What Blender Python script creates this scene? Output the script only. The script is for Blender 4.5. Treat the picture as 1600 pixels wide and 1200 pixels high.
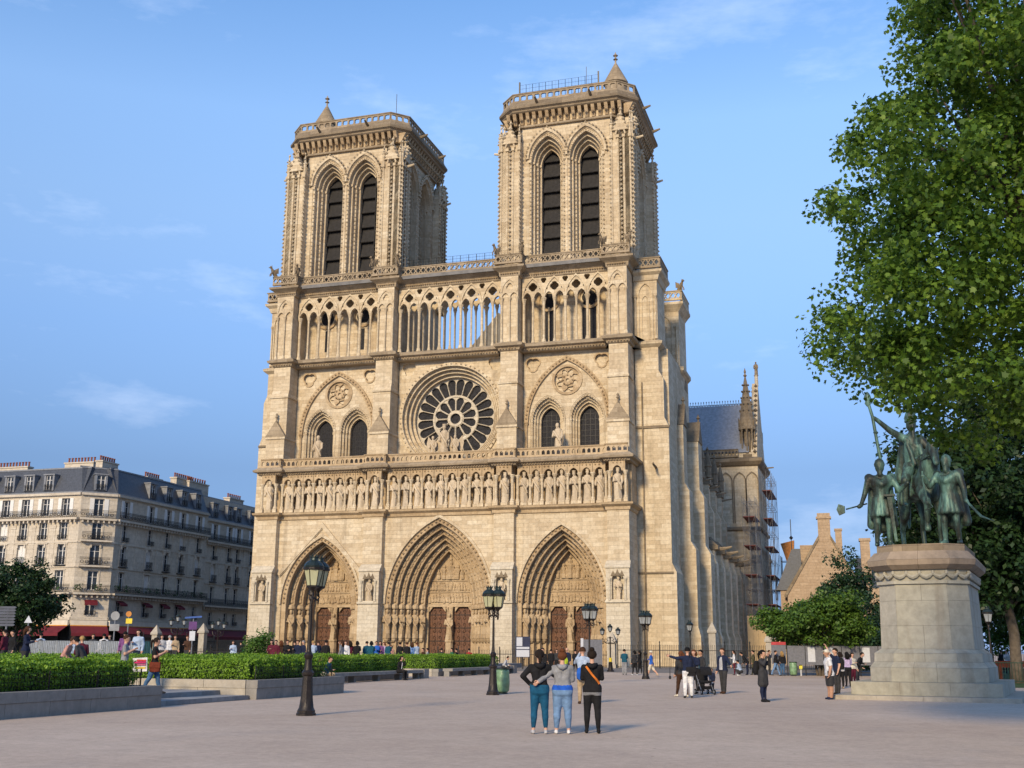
import bpy, bmesh, math, random
import numpy as np
from mathutils import Matrix, Vector, geometry
random.seed(7); RNG = np.random.default_rng(7)
for o in list(bpy.data.objects): bpy.data.objects.remove(o)
S = bpy.context.scene; COL = S.collection
PI = math.pi; R = math.radians

# ------------------------------------------------------------------ camera
CF, CYAW, CPITCH, CROLL = 1767.3, -0.3006, 0.2306, 0.0071
CPOS = Vector((65.175, -113.79, 1.65))
_w = Vector((math.sin(CYAW)*math.cos(CPITCH), math.cos(CYAW)*math.cos(CPITCH), math.sin(CPITCH)))
_r = Vector((math.cos(CYAW), -math.sin(CYAW), 0)); _u = _r.cross(_w)
_r, _u = (_r*math.cos(CROLL) + _u*math.sin(CROLL)), (_u*math.cos(CROLL) - _r*math.sin(CROLL))
cd = bpy.data.cameras.new('camera'); cam = bpy.data.objects.new('camera', cd); COL.objects.link(cam)
cd.sensor_width = 36; cd.lens = CF/1600*36; cd.clip_start = 0.1; cd.clip_end = 6000
M3 = Matrix((_r, _u, -_w)).transposed().to_4x4(); M3.translation = CPOS; cam.matrix_world = M3
S.camera = cam
S.render.resolution_x, S.render.resolution_y = 1024, 768

# ------------------------------------------------------------------ light
SUN_EL, SUN_AZ = 25.0, 5.5            # degrees; azimuth to the left of the facade's normal
sd = Vector((-math.sin(R(SUN_AZ))*math.cos(R(SUN_EL)), -math.cos(R(SUN_AZ))*math.cos(R(SUN_EL)), math.sin(R(SUN_EL))))
ld = bpy.data.lights.new('sun', 'SUN'); ld.energy = 2.15; ld.angle = R(9); ld.color = (1.0, 0.79, 0.50)
sun = bpy.data.objects.new('sun', ld); COL.objects.link(sun)
sun.rotation_euler = (-sd).to_track_quat('-Z', 'Y').to_euler(); sun.location = (0, -200, 120)
W = bpy.data.worlds.new('World'); S.world = W; W.use_nodes = True
nt = W.node_tree; nt.nodes.clear()
def wn(t, **k):
    n = nt.nodes.new(t)
    for a, b in k.items(): setattr(n, a, b)
    return n
sky = wn('ShaderNodeTexSky', sky_type='NISHITA', sun_disc=False); sky.sun_elevation = R(SUN_EL)
sky.sun_rotation = math.atan2(sd.x, sd.y); sky.air_density = 1.0; sky.dust_density = 0.35; sky.ozone_density = 1.4; sky.altitude = 50
bg = wn('ShaderNodeBackground'); bg.inputs['Strength'].default_value = 0.15
tc = wn('ShaderNodeTexCoord'); mp = wn('ShaderNodeMapping'); mp.inputs['Scale'].default_value = (1.6, 1.6, 5.0)
nz = wn('ShaderNodeTexNoise'); nz.inputs['Scale'].default_value = 2.3; nz.inputs['Detail'].default_value = 7; nz.inputs['Roughness'].default_value = .62
cr = wn('ShaderNodeValToRGB'); cr.color_ramp.elements[0].position = .56; cr.color_ramp.elements[1].position = .80
mul = wn('ShaderNodeMath', operation='MULTIPLY'); mul.inputs[1].default_value = .24
mx = wn('ShaderNodeMix', data_type='RGBA'); mx.inputs[7].default_value = (5.0, 5.3, 5.9, 1)
hs = wn('ShaderNodeHueSaturation'); hs.inputs['Saturation'].default_value = 1.0; hs.inputs['Value'].default_value = 1.0
L = nt.links.new
L(tc.outputs['Generated'], mp.inputs['Vector']); L(mp.outputs[0], nz.inputs['Vector']); L(nz.outputs[0], cr.inputs[0])
sx = wn('ShaderNodeSeparateXYZ'); hz_ = wn('ShaderNodeValToRGB'); he = hz_.color_ramp.elements       # blue haze low in the sky, the same all round
for _ in range(6): he.new(.5)
for e_, (p_, c_) in zip(he, ((0, (.13, .21, .55)), (.06, (.12, .17, .31)), (.15, (.21, .25, .35)), (.265, (.43, .49, .6)), (.36, (.66, .7, .76)), (.44, (.78, .85, .92)), (.56, (.58, .77, .93)), (1, (.5, .7, .9)))): e_.position = p_; e_.color = (*c_, 1)
hm = wn('ShaderNodeMix', data_type='RGBA', blend_type='MULTIPLY'); hm.inputs[0].default_value = 1
L(tc.outputs['Generated'], sx.inputs[0]); L(sx.outputs[2], hz_.inputs[0]); L(hs.outputs[0], hm.inputs[6]); L(hz_.outputs[0], hm.inputs[7])
L(cr.outputs[0], mul.inputs[0]); L(mul.outputs[0], mx.inputs[0]); L(sky.outputs[0], hs.inputs['Color']); L(hm.outputs[2], mx.inputs[6])
L(mx.outputs[2], bg.inputs['Color'])
wo = wn('ShaderNodeOutputWorld'); L(bg.outputs[0], wo.inputs['Surface'])
S.view_settings.view_transform = 'Standard'; S.view_settings.look = 'None'; S.view_settings.gamma = 1
S.view_settings.exposure = 1.0

# ------------------------------------------------------------------ pixel helpers (photo is 1600 x 1200)
def ray(px, py): return _w + _r*((px-800)/CF) + _u*((600-py)/CF)
def G(px, py, z=0):                       # the point of the ground seen at a pixel
    d = ray(px, py); return CPOS + d*((z-CPOS.z)/d.z)
def GD(px, dist, z=0):                    # ground point in the direction of a pixel column at a distance
    d = ray(px, 1016); h = math.hypot(d.x, d.y); p = CPOS + d*(dist/h); p.z = z; return p

# ------------------------------------------------------------------ materials
MATS = {}
def new_mat(name):
    m = bpy.data.materials.new(name); m.use_nodes = True; MATS[name] = m
    n = m.node_tree; b = n.nodes['Principled BSDF']; return m, n, b
def N(n, t, **k):
    x = n.nodes.new(t)
    for a, b in k.items(): setattr(x, a, b)
    return x
def ramp(n, stops):
    r = N(n, 'ShaderNodeValToRGB'); e = r.color_ramp.elements
    while len(e) < len(stops): e.new(.5)
    for i, (p, c) in enumerate(stops):
        e[i].position = p; e[i].color = (*c, 1) if len(c) == 3 else c
    return r
def noise(n, vec, scale, detail=4, rough=.55):
    x = N(n, 'ShaderNodeTexNoise'); x.inputs['Scale'].default_value = scale; x.inputs['Detail'].default_value = detail
    x.inputs['Roughness'].default_value = rough
    if vec is not None: n.links.new(vec, x.inputs['Vector'])
    return x.outputs['Fac']
def mixc(n, fac, a, b, mode='MIX'):
    x = N(n, 'ShaderNodeMix', data_type='RGBA', blend_type=mode)
    for s, v in ((0, fac), (6, a), (7, b)):
        if hasattr(v, 'is_linked'): n.links.new(v, x.inputs[s])
        elif s == 0: x.inputs[0].default_value = v
        else: x.inputs[s].default_value = (*v, 1)
    return x.outputs[2]
def bump(n, b, h, strength=.4, dist=.02):
    x = N(n, 'ShaderNodeBump'); x.inputs['Strength'].default_value = strength; x.inputs['Distance'].default_value = dist
    n.links.new(h, x.inputs['Height']); n.links.new(x.outputs[0], b.inputs['Normal'])
def mat(name, col, rough=.6, metal=0, var=.25, scale=3, bumps=0, bscale=20, spec=.4):
    """plain surface with a little uneven tone"""
    m, n, b = new_mat(name); t = N(n, 'ShaderNodeTexCoord').outputs['Object']
    f = noise(n, t, scale, 5)
    c0 = tuple(max(0, v*(1-var)) for v in col); c1 = tuple(min(1, v*(1+var)) for v in col)
    r = ramp(n, [(.3, c0), (.7, c1)]); n.links.new(f, r.inputs[0]); n.links.new(r.outputs[0], b.inputs['Base Color'])
    b.inputs['Roughness'].default_value = rough; b.inputs['Metallic'].default_value = metal
    b.inputs['Specular IOR Level'].default_value = spec
    if bumps: bump(n, b, noise(n, t, bscale, 5), bumps, .03)
    return m
def stone_mat(name, c0, c1, c2, bw=1.15, bh=.43, joint=.03, stain=(.13, .095, .065), stain_amt=.5, bumpd=.03, pos='world', streak=.5):
    """coursed ashlar: courses follow the wall whichever way it faces"""
    m, n, b = new_mat(name); lk = n.links.new
    if pos == 'world': P = N(n, 'ShaderNodeNewGeometry').outputs['Position']
    else: P = N(n, 'ShaderNodeTexCoord').outputs['Object']
    sp = N(n, 'ShaderNodeSeparateXYZ'); lk(P, sp.inputs[0])
    ge = N(n, 'ShaderNodeNewGeometry'); sn = N(n, 'ShaderNodeSeparateXYZ'); lk(ge.outputs['True Normal'], sn.inputs[0])
    ab = N(n, 'ShaderNodeMath', operation='ABSOLUTE'); lk(sn.outputs[0], ab.inputs[0])
    gt = N(n, 'ShaderNodeMath', operation='GREATER_THAN'); lk(ab.outputs[0], gt.inputs[0]); gt.inputs[1].default_value = .7
    mu = N(n, 'ShaderNodeMix', data_type='FLOAT'); lk(gt.outputs[0], mu.inputs[0]); lk(sp.outputs[0], mu.inputs[2]); lk(sp.outputs[1], mu.inputs[3])
    cb = N(n, 'ShaderNodeCombineXYZ'); lk(mu.outputs[0], cb.inputs[0]); lk(sp.outputs[2], cb.inputs[1])
    br = N(n, 'ShaderNodeTexBrick'); lk(cb.outputs[0], br.inputs['Vector']); br.offset = .47; br.squash = 1.35; br.squash_frequency = 3
    br.inputs['Scale'].default_value = 1; br.inputs['Brick Width'].default_value = bw; br.inputs['Row Height'].default_value = bh
    br.inputs['Mortar Size'].default_value = joint*.5; br.inputs['Mortar Smooth'].default_value = .3; br.inputs['Bias'].default_value = -.1
    br.inputs['Color1'].default_value = (0, 0, 0, 1); br.inputs['Color2'].default_value = (1, 1, 1, 1); br.inputs['Mortar'].default_value = (.35, .35, .35, 1)
    big = noise(n, P, .16, 5, .6); fine = noise(n, P, 3.5, 6, .65)
    rc = ramp(n, [(.05, c0), (.5, c1), (.95, c2)])
    ad = N(n, 'ShaderNodeMath', operation='MULTIPLY_ADD'); lk(br.outputs['Color'], ad.inputs[0]); ad.inputs[1].default_value = .5
    bm_ = N(n, 'ShaderNodeMath', operation='MULTIPLY_ADD'); lk(big, bm_.inputs[0]); bm_.inputs[1].default_value = .9; bm_.inputs[2].default_value = -.17
    lk(bm_.outputs[0], ad.inputs[2]); lk(ad.outputs[0], rc.inputs[0])
    # rain streaks and soot: long vertical noise
    mpv = N(n, 'ShaderNodeMapping'); mpv.inputs['Scale'].default_value = (1.1, 1.1, .09); lk(P, mpv.inputs[0])
    stv = noise(n, mpv.outputs[0], 1.0, 6, .62); sr = ramp(n, [(.52, (0, 0, 0)), (.78, (1, 1, 1))]); lk(stv, sr.inputs[0])
    sm = N(n, 'ShaderNodeMath', operation='MULTIPLY'); lk(sr.outputs[0], sm.inputs[0]); sm.inputs[1].default_value = streak
    fr = ramp(n, [(.25, (.72, .72, .72)), (.7, (1.08, 1.08, 1.08))]); lk(fine, fr.inputs[0])
    col = mixc(n, 1.0, rc.outputs[0], fr.outputs[0], 'MULTIPLY')
    col = mixc(n, sm.outputs[0], col, stain)
    mo = N(n, 'ShaderNodeMath', operation='MULTIPLY'); lk(br.outputs['Fac'], mo.inputs[0]); mo.inputs[1].default_value = stain_amt
    col = mixc(n, mo.outputs[0], col, stain)
    lk(col, b.inputs['Base Color']); b.inputs['Roughness'].default_value = .88; b.inputs['Specular IOR Level'].default_value = .2
    h = N(n, 'ShaderNodeMath', operation='SUBTRACT'); lk(fine, h.inputs[0]); lk(br.outputs['Fac'], h.inputs[1])
    bump(n, b, h.outputs[0], .55, bumpd)
    return m
LIME = stone_mat('limestone ashlar', (.45, .35, .228), (.58, .475, .328), (.70, .61, .46), joint=.022, stain_amt=.26)
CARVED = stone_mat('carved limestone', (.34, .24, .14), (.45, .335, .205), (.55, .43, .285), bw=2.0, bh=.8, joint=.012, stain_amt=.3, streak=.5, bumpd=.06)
STATUE_STONE = stone_mat('statue limestone', (.46, .365, .25), (.56, .46, .33), (.63, .53, .40), bw=9, bh=7, joint=0, stain_amt=0, streak=.5, bumpd=.05)
PALE = stone_mat('cleaned pale limestone', (.50, .43, .32), (.56, .49, .375), (.62, .56, .45), bw=1.0, bh=.42, joint=.02, streak=.15)
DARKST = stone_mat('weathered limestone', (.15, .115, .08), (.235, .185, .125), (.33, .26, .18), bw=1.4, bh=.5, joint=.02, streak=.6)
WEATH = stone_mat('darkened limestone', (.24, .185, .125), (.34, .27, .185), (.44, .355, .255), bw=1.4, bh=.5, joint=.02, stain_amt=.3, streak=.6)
LEAD = mat('lead weathering', (.14, .135, .135), .62, .0, .3, 1.2, .2, 6)
GLASS_D = mat('dark church glass', (.026, .026, .030), .6, 0, .5, 6, .3, 14, .08)
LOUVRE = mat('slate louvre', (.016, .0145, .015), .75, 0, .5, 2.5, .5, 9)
OAK = mat('oak door', (.115, .048, .022), .6, 0, .35, 4, .5, 12)
IRON_STRAP = mat('door ironwork', (.045, .026, .018), .55, .3, .3, 8)
IRON = mat('black painted iron', (.018, .017, .017), .42, .2, .3, 8, .15, 40)
SLATE = mat('blue slate', (.055, .062, .078), .5, 0, .3, 5, .4, 30)

# ------------------------------------------------------------------ mesh builder
class MB:
    def __init__(s, M=None): s.v = []; s.f = []; s.mi = []; s.M = M or Matrix(); s.k = 0
    def add(s, vs, fs):
        o = len(s.v); M = s.M
        s.v += [tuple(M @ Vector(p)) for p in vs]; s.f += [tuple(i+o for i in f) for f in fs]; s.mi += [s.k]*len(fs); return s
    def box(s, x0, x1, y0, y1, z0, z1):
        return s.add([(x0,y0,z0),(x1,y0,z0),(x1,y1,z0),(x0,y1,z0),(x0,y0,z1),(x1,y0,z1),(x1,y1,z1),(x0,y1,z1)],
                     [(0,3,2,1),(4,5,6,7),(0,1,5,4),(1,2,6,5),(2,3,7,6),(3,0,4,7)])
    def hexa(s, b, t):                    # eight corners: bottom four, top four, anticlockwise from above
        return s.add(list(b)+list(t), [(0,3,2,1),(4,5,6,7),(0,1,5,4),(1,2,6,5),(2,3,7,6),(3,0,4,7)])
    def lathe(s, c, prof, n=10, a0=0):    # prof: (radius, z) upwards
        vs = []; fs = []
        for r, z in prof:
            vs += [(c[0]+r*math.cos(a0+2*PI*k/n), c[1]+r*math.sin(a0+2*PI*k/n), c[2]+z) for k in range(n)]
        m = len(prof)
        for i in range(m-1):
            for k in range(n): fs.append((i*n+k, i*n+(k+1)%n, (i+1)*n+(k+1)%n, (i+1)*n+k))
        fs.append(tuple(reversed(range(n)))); fs.append(tuple((m-1)*n+k for k in range(n)))
        return s.add(vs, fs)
    def tube(s, pts, r, n=6, r1=None, cap=True):
        pts = [Vector(p) for p in pts]; m = len(pts); vs = []; fs = []
        rr = r if isinstance(r, (list, tuple)) else [r + ((r1 if r1 is not None else r)-r)*i/max(1, m-1) for i in range(m)]
        up = None
        for i, p in enumerate(pts):
            d = (pts[min(i+1, m-1)]-pts[max(i-1, 0)]).normalized()
            if up is None: up = Vector((0,0,1)) if abs(d.z) < .9 else Vector((1,0,0))
            a = d.cross(up).normalized(); b_ = a.cross(d).normalized(); up = b_
            vs += [tuple(p + (a*math.cos(2*PI*k/n) + b_*math.sin(2*PI*k/n))*rr[i]) for k in range(n)]
        for i in range(m-1):
            for k in range(n): fs.append((i*n+k, i*n+(k+1)%n, (i+1)*n+(k+1)%n, (i+1)*n+k))
        if cap: fs.append(tuple(reversed(range(n)))); fs.append(tuple((m-1)*n+k for k in range(n)))
        return s.add(vs, fs)
    def slab(s, outer, holes, y0, y1):    # outline in (x,z), from depth y0 to y1
        loops = [outer]+list(holes)
        tri = geometry.tessellate_polygon([[Vector((x, z, 0)) for x, z in l] for l in loops])
        flat = [p for l in loops for p in l]; n = len(flat)
        vs = [(x, y0, z) for x, z in flat]+[(x, y1, z) for x, z in flat]; fs = []
        for t in tri:
            a, b_, c = (flat[i] for i in t)
            ar = (b_[0]-a[0])*(c[1]-a[1])-(b_[1]-a[1])*(c[0]-a[0])
            t = tuple(t) if ar > 0 else tuple(reversed(t))
            fs.append(t); fs.append(tuple(i+n for i in reversed(t)))
        o = 0
        for li, l in enumerate(loops):
            m = len(l); ar = sum(l[i][0]*l[(i+1)%m][1]-l[(i+1)%m][0]*l[i][1] for i in range(m))
            ccw = (ar > 0) == (li == 0)
            for i in range(m):
                a, b_ = o+i, o+(i+1)%m
                fs.append((b_, a, a+n, b_+n) if ccw else (a, b_, b_+n, a+n))
            o += m
        return s.add(vs, fs)
    def ring(s, outer, inner, y0, y1):    # band between two open polylines of equal length (an archivolt)
        n = len(outer); vs = []
        for l, y in ((outer, y0), (inner, y0), (outer, y1), (inner, y1)): vs += [(x, y, z) for x, z in l]
        fs = []
        for i in range(n-1):
            fs += [(i, i+1, n+i+1, n+i), (3*n+i, 3*n+i+1, 2*n+i+1, 2*n+i), (n+i, n+i+1, 3*n+i+1, 3*n+i), (2*n+i, 2*n+i+1, i+1, i)]
        fs += [(0, n, 3*n, 2*n), (n-1, 3*n-1, 4*n-1, 2*n-1)]
        return s.add(vs, fs)
    def obj(s, name, mats, parent=None, smooth=None, loc=None, recalc=False):
        me = bpy.data.meshes.new(name); me.from_pydata(s.v, [], s.f)
        for m in (mats if isinstance(mats, (list, tuple)) else [mats]): me.materials.append(m)
        if any(s.mi): me.polygons.foreach_set('material_index', s.mi)
        if recalc:
            b = bmesh.new(); b.from_mesh(me); bmesh.ops.recalc_face_normals(b, faces=b.faces); b.to_mesh(me); b.free()
        if smooth is not None:
            me.shade_smooth()
            if smooth < 3: me.set_sharp_from_angle(angle=smooth)
        return link(name, me, parent, loc)
def link(name, me, parent=None, loc=None, M=None):
    o = bpy.data.objects.new(name, me); COL.objects.link(o)
    if parent: o.parent = parent
    if M is not None: o.matrix_local = M
    if loc is not None: o.location = loc
    return o
def tag(o, label=None, cat=None, group=None, kind=None):
    for k, v in (('label', label), ('category', cat), ('group', group), ('kind', kind)):
        if v: o[k] = v
    return o
def thing(name, label, cat, loc=(0,0,0), rz=0, group=None):
    o = bpy.data.objects.new(name, None); COL.objects.link(o); o.location = loc; o.rotation_euler = (0,0,rz)
    o.empty_display_size = .3
    return tag(o, label, cat, group)
def copy_tree(o, parent=None):
    c = o.copy(); COL.objects.link(c)
    if parent: c.parent = parent
    for ch in o.children: copy_tree(ch, c)
    return c
def arch(cx, hw, zs, za, n=10, z0=None):
    """pointed (or round) arch outline, left foot to right foot; z0 adds straight jambs"""
    h = za-zs
    if h <= hw*1.001: pts = [(cx-hw*math.cos(PI*i/(2*n)), zs+h*math.sin(PI*i/(2*n))) for i in range(2*n+1)]
    else:
        r = (hw*hw+h*h)/(2*hw); c = r-hw; a1 = math.atan2(h, c)
        lf = [(cx+c-r*math.cos(a1*i/n), zs+r*math.sin(a1*i/n)) for i in range(n+1)]
        pts = lf+[(2*cx-x, z) for x, z in reversed(lf[:-1])]
    if z0 is not None: pts = [(cx-hw, z0)]+pts+[(cx+hw, z0)]
    return pts
def circ(cx, cz, r, n=24, a0=0): return [(cx+r*math.cos(a0+2*PI*k/n), cz+r*math.sin(a0+2*PI*k/n)) for k in range(n)]
def foil(cx, cz, r, k=4, n=6, a0=0, rr=None):
    """lobed opening (trefoil, quatrefoil)"""
    rr = rr or r*.62; d = r-rr; pts = []; half = PI/k
    lim = math.acos(max(-1, min(1, -(d*math.cos(half)*0+d*0)/1))) if 0 else None
    # lobes meet on the rays halfway between their centres
    s_ = d*math.sin(half); c_ = d*math.cos(half)
    t = c_+math.sqrt(max(1e-9, rr*rr-s_*s_)); mx_, mz_ = t*math.cos(half), t*math.sin(half)
    am = math.atan2(mz_, mx_-d)
    for j in range(k):
        a = a0+2*PI*j/k
        for i in range(n):
            b_ = -am+2*am*i/n
            x, z = d+rr*math.cos(b_), rr*math.sin(b_)
            pts.append((cx+x*math.cos(a)-z*math.sin(a), cz+x*math.sin(a)+z*math.cos(a)))
    return pts
def face_frame(origin, ux, inward):
    """local (u, depth, z) -> world"""
    ux = Vector(ux); iw = Vector(inward)
    m = Matrix((ux, iw, Vector((0,0,1)))).transposed().to_4x4(); m.translation = Vector(origin); return m
# ================================================================== setting: ground
def ground_mat():
    m, n, b = new_mat('pale gravel'); lk = n.links.new
    P = N(n, 'ShaderNodeNewGeometry').outputs['Position']
    a = noise(n, P, .12, 5, .6); c = noise(n, P, 1.3, 6, .7); d = noise(n, P, 45, 4, .7)
    r1 = ramp(n, [(.3, (.46, .355, .275)), (.7, (.56, .45, .36))]); lk(a, r1.inputs[0])
    r2 = ramp(n, [(.28, (.86, .86, .865)), (.62, (1.03, 1.03, 1.03))]); lk(c, r2.inputs[0])
    r3 = ramp(n, [(.25, (.68, .68, .68)), (.5, (1, 1, 1)), (.8, (1.14, 1.13, 1.1))]); lk(d, r3.inputs[0])
    col = mixc(n, 1, r1.outputs[0], r2.outputs[0], 'MULTIPLY'); col = mixc(n, 1, col, r3.outputs[0], 'MULTIPLY')
    mv = N(n, 'ShaderNodeMapping'); mv.inputs['Scale'].default_value = (.35, .2, 1); mv.inputs['Rotation'].default_value = (0, 0, .5); lk(P, mv.inputs[0])
    st = noise(n, mv.outputs[0], 1.0, 5, .6); sr = ramp(n, [(.58, (0, 0, 0)), (.8, (.3, .3, .3))]); lk(st, sr.inputs[0])
    col = mixc(n, sr.outputs[0], col, (.27, .255, .25))
    e_ = noise(n, P, 7, 4, .7); r4 = ramp(n, [(.3, (.84, .84, .84)), (.65, (1.05, 1.05, 1.05))]); lk(e_, r4.inputs[0]); col = mixc(n, 1, col, r4.outputs[0], 'MULTIPLY')
    vo = N(n, 'ShaderNodeTexVoronoi'); vo.inputs['Scale'].default_value = 1.1; lk(P, vo.inputs['Vector']); r5 = ramp(n, [(.02, (.45, .43, .42)), (.05, (1, 1, 1))]); lk(vo.outputs['Distance'], r5.inputs[0]); col = mixc(n, 1, col, r5.outputs[0], 'MULTIPLY')
    lk(col, b.inputs['Base Color']); b.inputs['Roughness'].default_value = .93; b.inputs['Specular IOR Level'].default_value = .2
    bump(n, b, d, .5, .015); return m
GRAVEL = ground_mat()
PAVING = stone_mat('grey granite paving', (.22, .218, .22), (.29, .285, .28), (.35, .34, .33), bw=.9, bh=.6, joint=.015, streak=.1)
g = MB(); g.add([(-1500,-1500,0),(1500,-1500,0),(1500,2500,0),(-1500,2500,0)], [(0,1,2,3)])
tag(g.obj('ground', GRAVEL), 'pale beige gravel of the square', None, None, 'structure')
g = MB(); g.add([(-20,-26,.004),(95,-26,.004),(95,30,.004),(-20,30,.004)], [(0,1,2,3)])
tag(g.obj('pavement', PAVING), 'grey paved strip along the railings', None, None, 'structure')
g = MB(); g.add([(-150,-140,.004),(-2,-140,.004),(-2,160,.004),(-150,160,.004)], [(0,1,2,3)])
ASPH = mat('pale street paving', (.22, .215, .205), .85, 0, .3, 2, .3, 60)
tag(g.obj('road', ASPH), 'asphalt street north of the square', None, None, 'structure')

# ================================================================== cathedral
CATH = thing('cathedral', 'Gothic stone cathedral with twin square towers, three portals and a rose window', 'cathedral')
def part(mb, name, m=LIME, parent=None, smooth=None, **k): return mb.obj(name, m, parent or CATH, smooth, **k)
def moulding(mb, path, prof, closed=False):
    """sweep a profile of (outward, z) along a plan polyline; outward is to the right of travel"""
    P = [Vector((x, y)) for x, y in path]; n = len(P); m = len(prof); vs = []
    for i in range(n):
        ns = []
        for a, b_ in ((i-1, i), (i, i+1)):
            if closed or (0 <= a and b_ < n):
                d = (P[b_ % n]-P[a % n]).normalized(); ns.append(Vector((d.y, -d.x)))
        if len(ns) == 2:
            s_ = ns[0]+ns[1]; mi = s_/max(.3, (1+ns[0].dot(ns[1])))
        else: mi = ns[0]
        vs += [(P[i].x+mi.x*o, P[i].y+mi.y*o, z) for o, z in prof]
    fs = []
    for i in range(n if closed else n-1):
        j = (i+1) % n
        for k in range(m):
            l = (k+1) % m; fs.append((i*m+k, j*m+k, j*m+l, i*m+l))
    if not closed: fs += [tuple(reversed(range(m))), tuple((n-1)*m+k for k in range(m))]
    return mb.add(vs, fs)
def crockets(mb, pts, s=.13):
    for i, p in enumerate(pts):
        x, y, z = p; q = s*(.85+.3*random.random())
        mb.add([(x,y-q*1.3,z),(x+q,y,z),(x,y+q,z),(x-q,y,z),(x,y-q*.2,z+q*1.2),(x,y-q*.5,z-q*.9)],
               [(0,1,4),(1,2,4),(2,3,4),(3,0,4),(1,0,5),(2,1,5),(3,2,5),(0,3,5)])
def column(mb, x, y, z0, z1, r, n=8, base=.35, cap=.5):
    mb.lathe((x, y, z0), [(r*1.7, 0), (r*1.7, base*.4), (r*1.35, base*.6), (r*1.35, base*.85), (r, base), (r, z1-z0-cap), (r*1.25, z1-z0-cap+.05),
                          (r*1.05, z1-z0-cap+.12), (r*1.9, z1-z0-.12), (r*2.1, z1-z0-.1), (r*2.1, z1-z0)], n, PI/n)
def robed_mesh(seed, h=1.0, crown=True, wings=False):
    """a draped standing figure carved in stone, height h, facing -y"""
    rg = random.Random(seed); mb = MB(); n = 14; ph = rg.random()*6; rings = []
    prof = [(.175,0),(.18,.06),(.165,.2),(.158,.38),(.165,.5),(.15,.58),(.165,.68),(.18,.76),(.15,.805),(.06,.83),(.055,.86)]
    vs = []; fs = []; lean = rg.uniform(-.03,.03)
    for r, z in prof:
        for k in range(n):
            a = 2*PI*k/n; fold = 1+(.13 if z < .55 else .05)*math.sin(5*a+ph+z*3)*(1 if z < .7 else .2)
            rx, ry = r*.68*fold, r*.62*fold
            vs.append((rx*math.cos(a)+lean*math.sin(z*PI), ry*math.sin(a), z))
    m = len(prof)
    for i in range(m-1):
        for k in range(n): fs.append((i*n+k, i*n+(k+1)%n, (i+1)*n+(k+1)%n, (i+1)*n+k))
    fs.append(tuple(reversed(range(n)))); fs.append(tuple((m-1)*n+k for k in range(n))); mb.add(vs, fs)
    hx = rg.uniform(-.02,.02)
    mb.lathe((hx, -.015, .845), [(.02,0),(.05,.02),(.062,.06),(.06,.1),(.045,.135),(.02,.15)], 8)
    mb.lathe((hx, -.05, .835), [(.012,-.04),(.035,.0),(.03,.03)], 6)          # beard
    if crown: mb.lathe((hx, -.01, .955), [(.058,0),(.066,.02),(.07,.06),(.05,.045)], 8)
    pose = rg.randint(0, 3)
    for s in (-1, 1):
        sh = (s*.115, -.01, .745); el = (s*.14, -.06, .56)
        if pose == 0 or (pose == 1 and s < 0): ha = (s*.05, -.165, .58)
        elif pose == 2 and s > 0: ha = (s*.12, -.17, .70)
        else: ha = (s*.11, -.13, .47)
        mb.tube([sh, el, ha], [.045, .042, .034], 6)
        if s > 0: mb.tube([(ha[0], ha[1]-.01, ha[2]-.05), (ha[0]+.01, ha[1]-.02, ha[2]+(.3 if pose == 2 else .06))], .014, 5)
    mb.tube([(-.12,-.05,.74),(-.02,-.12,.6),(.09,-.11,.42),(.11,-.05,.3)], [.03,.04,.045,.03], 5)   # mantle fold
    if wings:
        for s in (-1, 1): mb.add([(s*.1,.08,.8),(s*.26,.1,1.0),(s*.33,.1,.7),(s*.24,.1,.3),(s*.12,.08,.45),(s*.2,.16,.68)], [(0,1,5),(1,2,5),(2,3,5),(3,4,5),(4,0,5),(0,4,3,2,1)])
    for i, v in enumerate(mb.v): mb.v[i] = (v[0]*h, v[1]*h, v[2]*h)
    me = bpy.data.meshes.new('robed figure'); me.from_pydata(mb.v, [], mb.f); me.materials.append(STATUE_STONE); me.shade_smooth(); me.set_sharp_from_angle(angle=R(50))
    return me
ROBED = [robed_mesh(i, 1.0, True) for i in range(7)]; SAINT = [robed_mesh(20+i, 1.0, False) for i in range(6)]; ANGEL = robed_mesh(41, 1.0, False, True)
def figure(me, parent, loc, h, name='statue', rz=0, m=None):
    o = link(name, me, parent); o.location = loc; o.scale = (h, h, h); o.rotation_euler = (0, 0, rz)
    if m: o.material_slots[0].link = 'OBJECT'; o.material_slots[0].material = m
    return o
def lump(mb, x, y, z, h, lean=0, axis=0):
    """a tiny carved figure (for archivolts and reliefs)"""
    r = h*.2; n = 6; vs = []; prof = [(.9,0),(1.05,.18),(.8,.42),(1.05,.66),(.45,.76),(.62,.84),(.55,.95),(.15,1.0)]
    ca, sa = math.cos(lean), math.sin(lean)
    for rr, t in prof:
        for k in range(n):
            a = 2*PI*k/n+axis; u = rr*r*math.cos(a)*(1+.15*math.sin(7*t+axis)); d = rr*r*.8*math.sin(a); w_ = t*h
            vs.append((x+u*ca-w_*sa, y+d, z+u*sa+w_*ca))
    fs = [(i*n+k, i*n+(k+1)%n, (i+1)*n+(k+1)%n, (i+1)*n+k) for i in range(len(prof)-1) for k in range(n)]
    fs.append(tuple((len(prof)-1)*n+k for k in range(n))); mb.add(vs, fs)

BX = [(0.0, 2.33), (13.0, 15.24), (27.98, 30.2), (40.2, 42.5)]       # the four buttresses, x ranges
BAYS = [(2.33, 13.0), (15.24, 27.98), (30.2, 40.2)]
# ---- core masses that close the building behind the front
c = MB(); c.box(-2.9, 45.9, 6.2, 21, 0, 34); part(c, 'core_wall')
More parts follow.
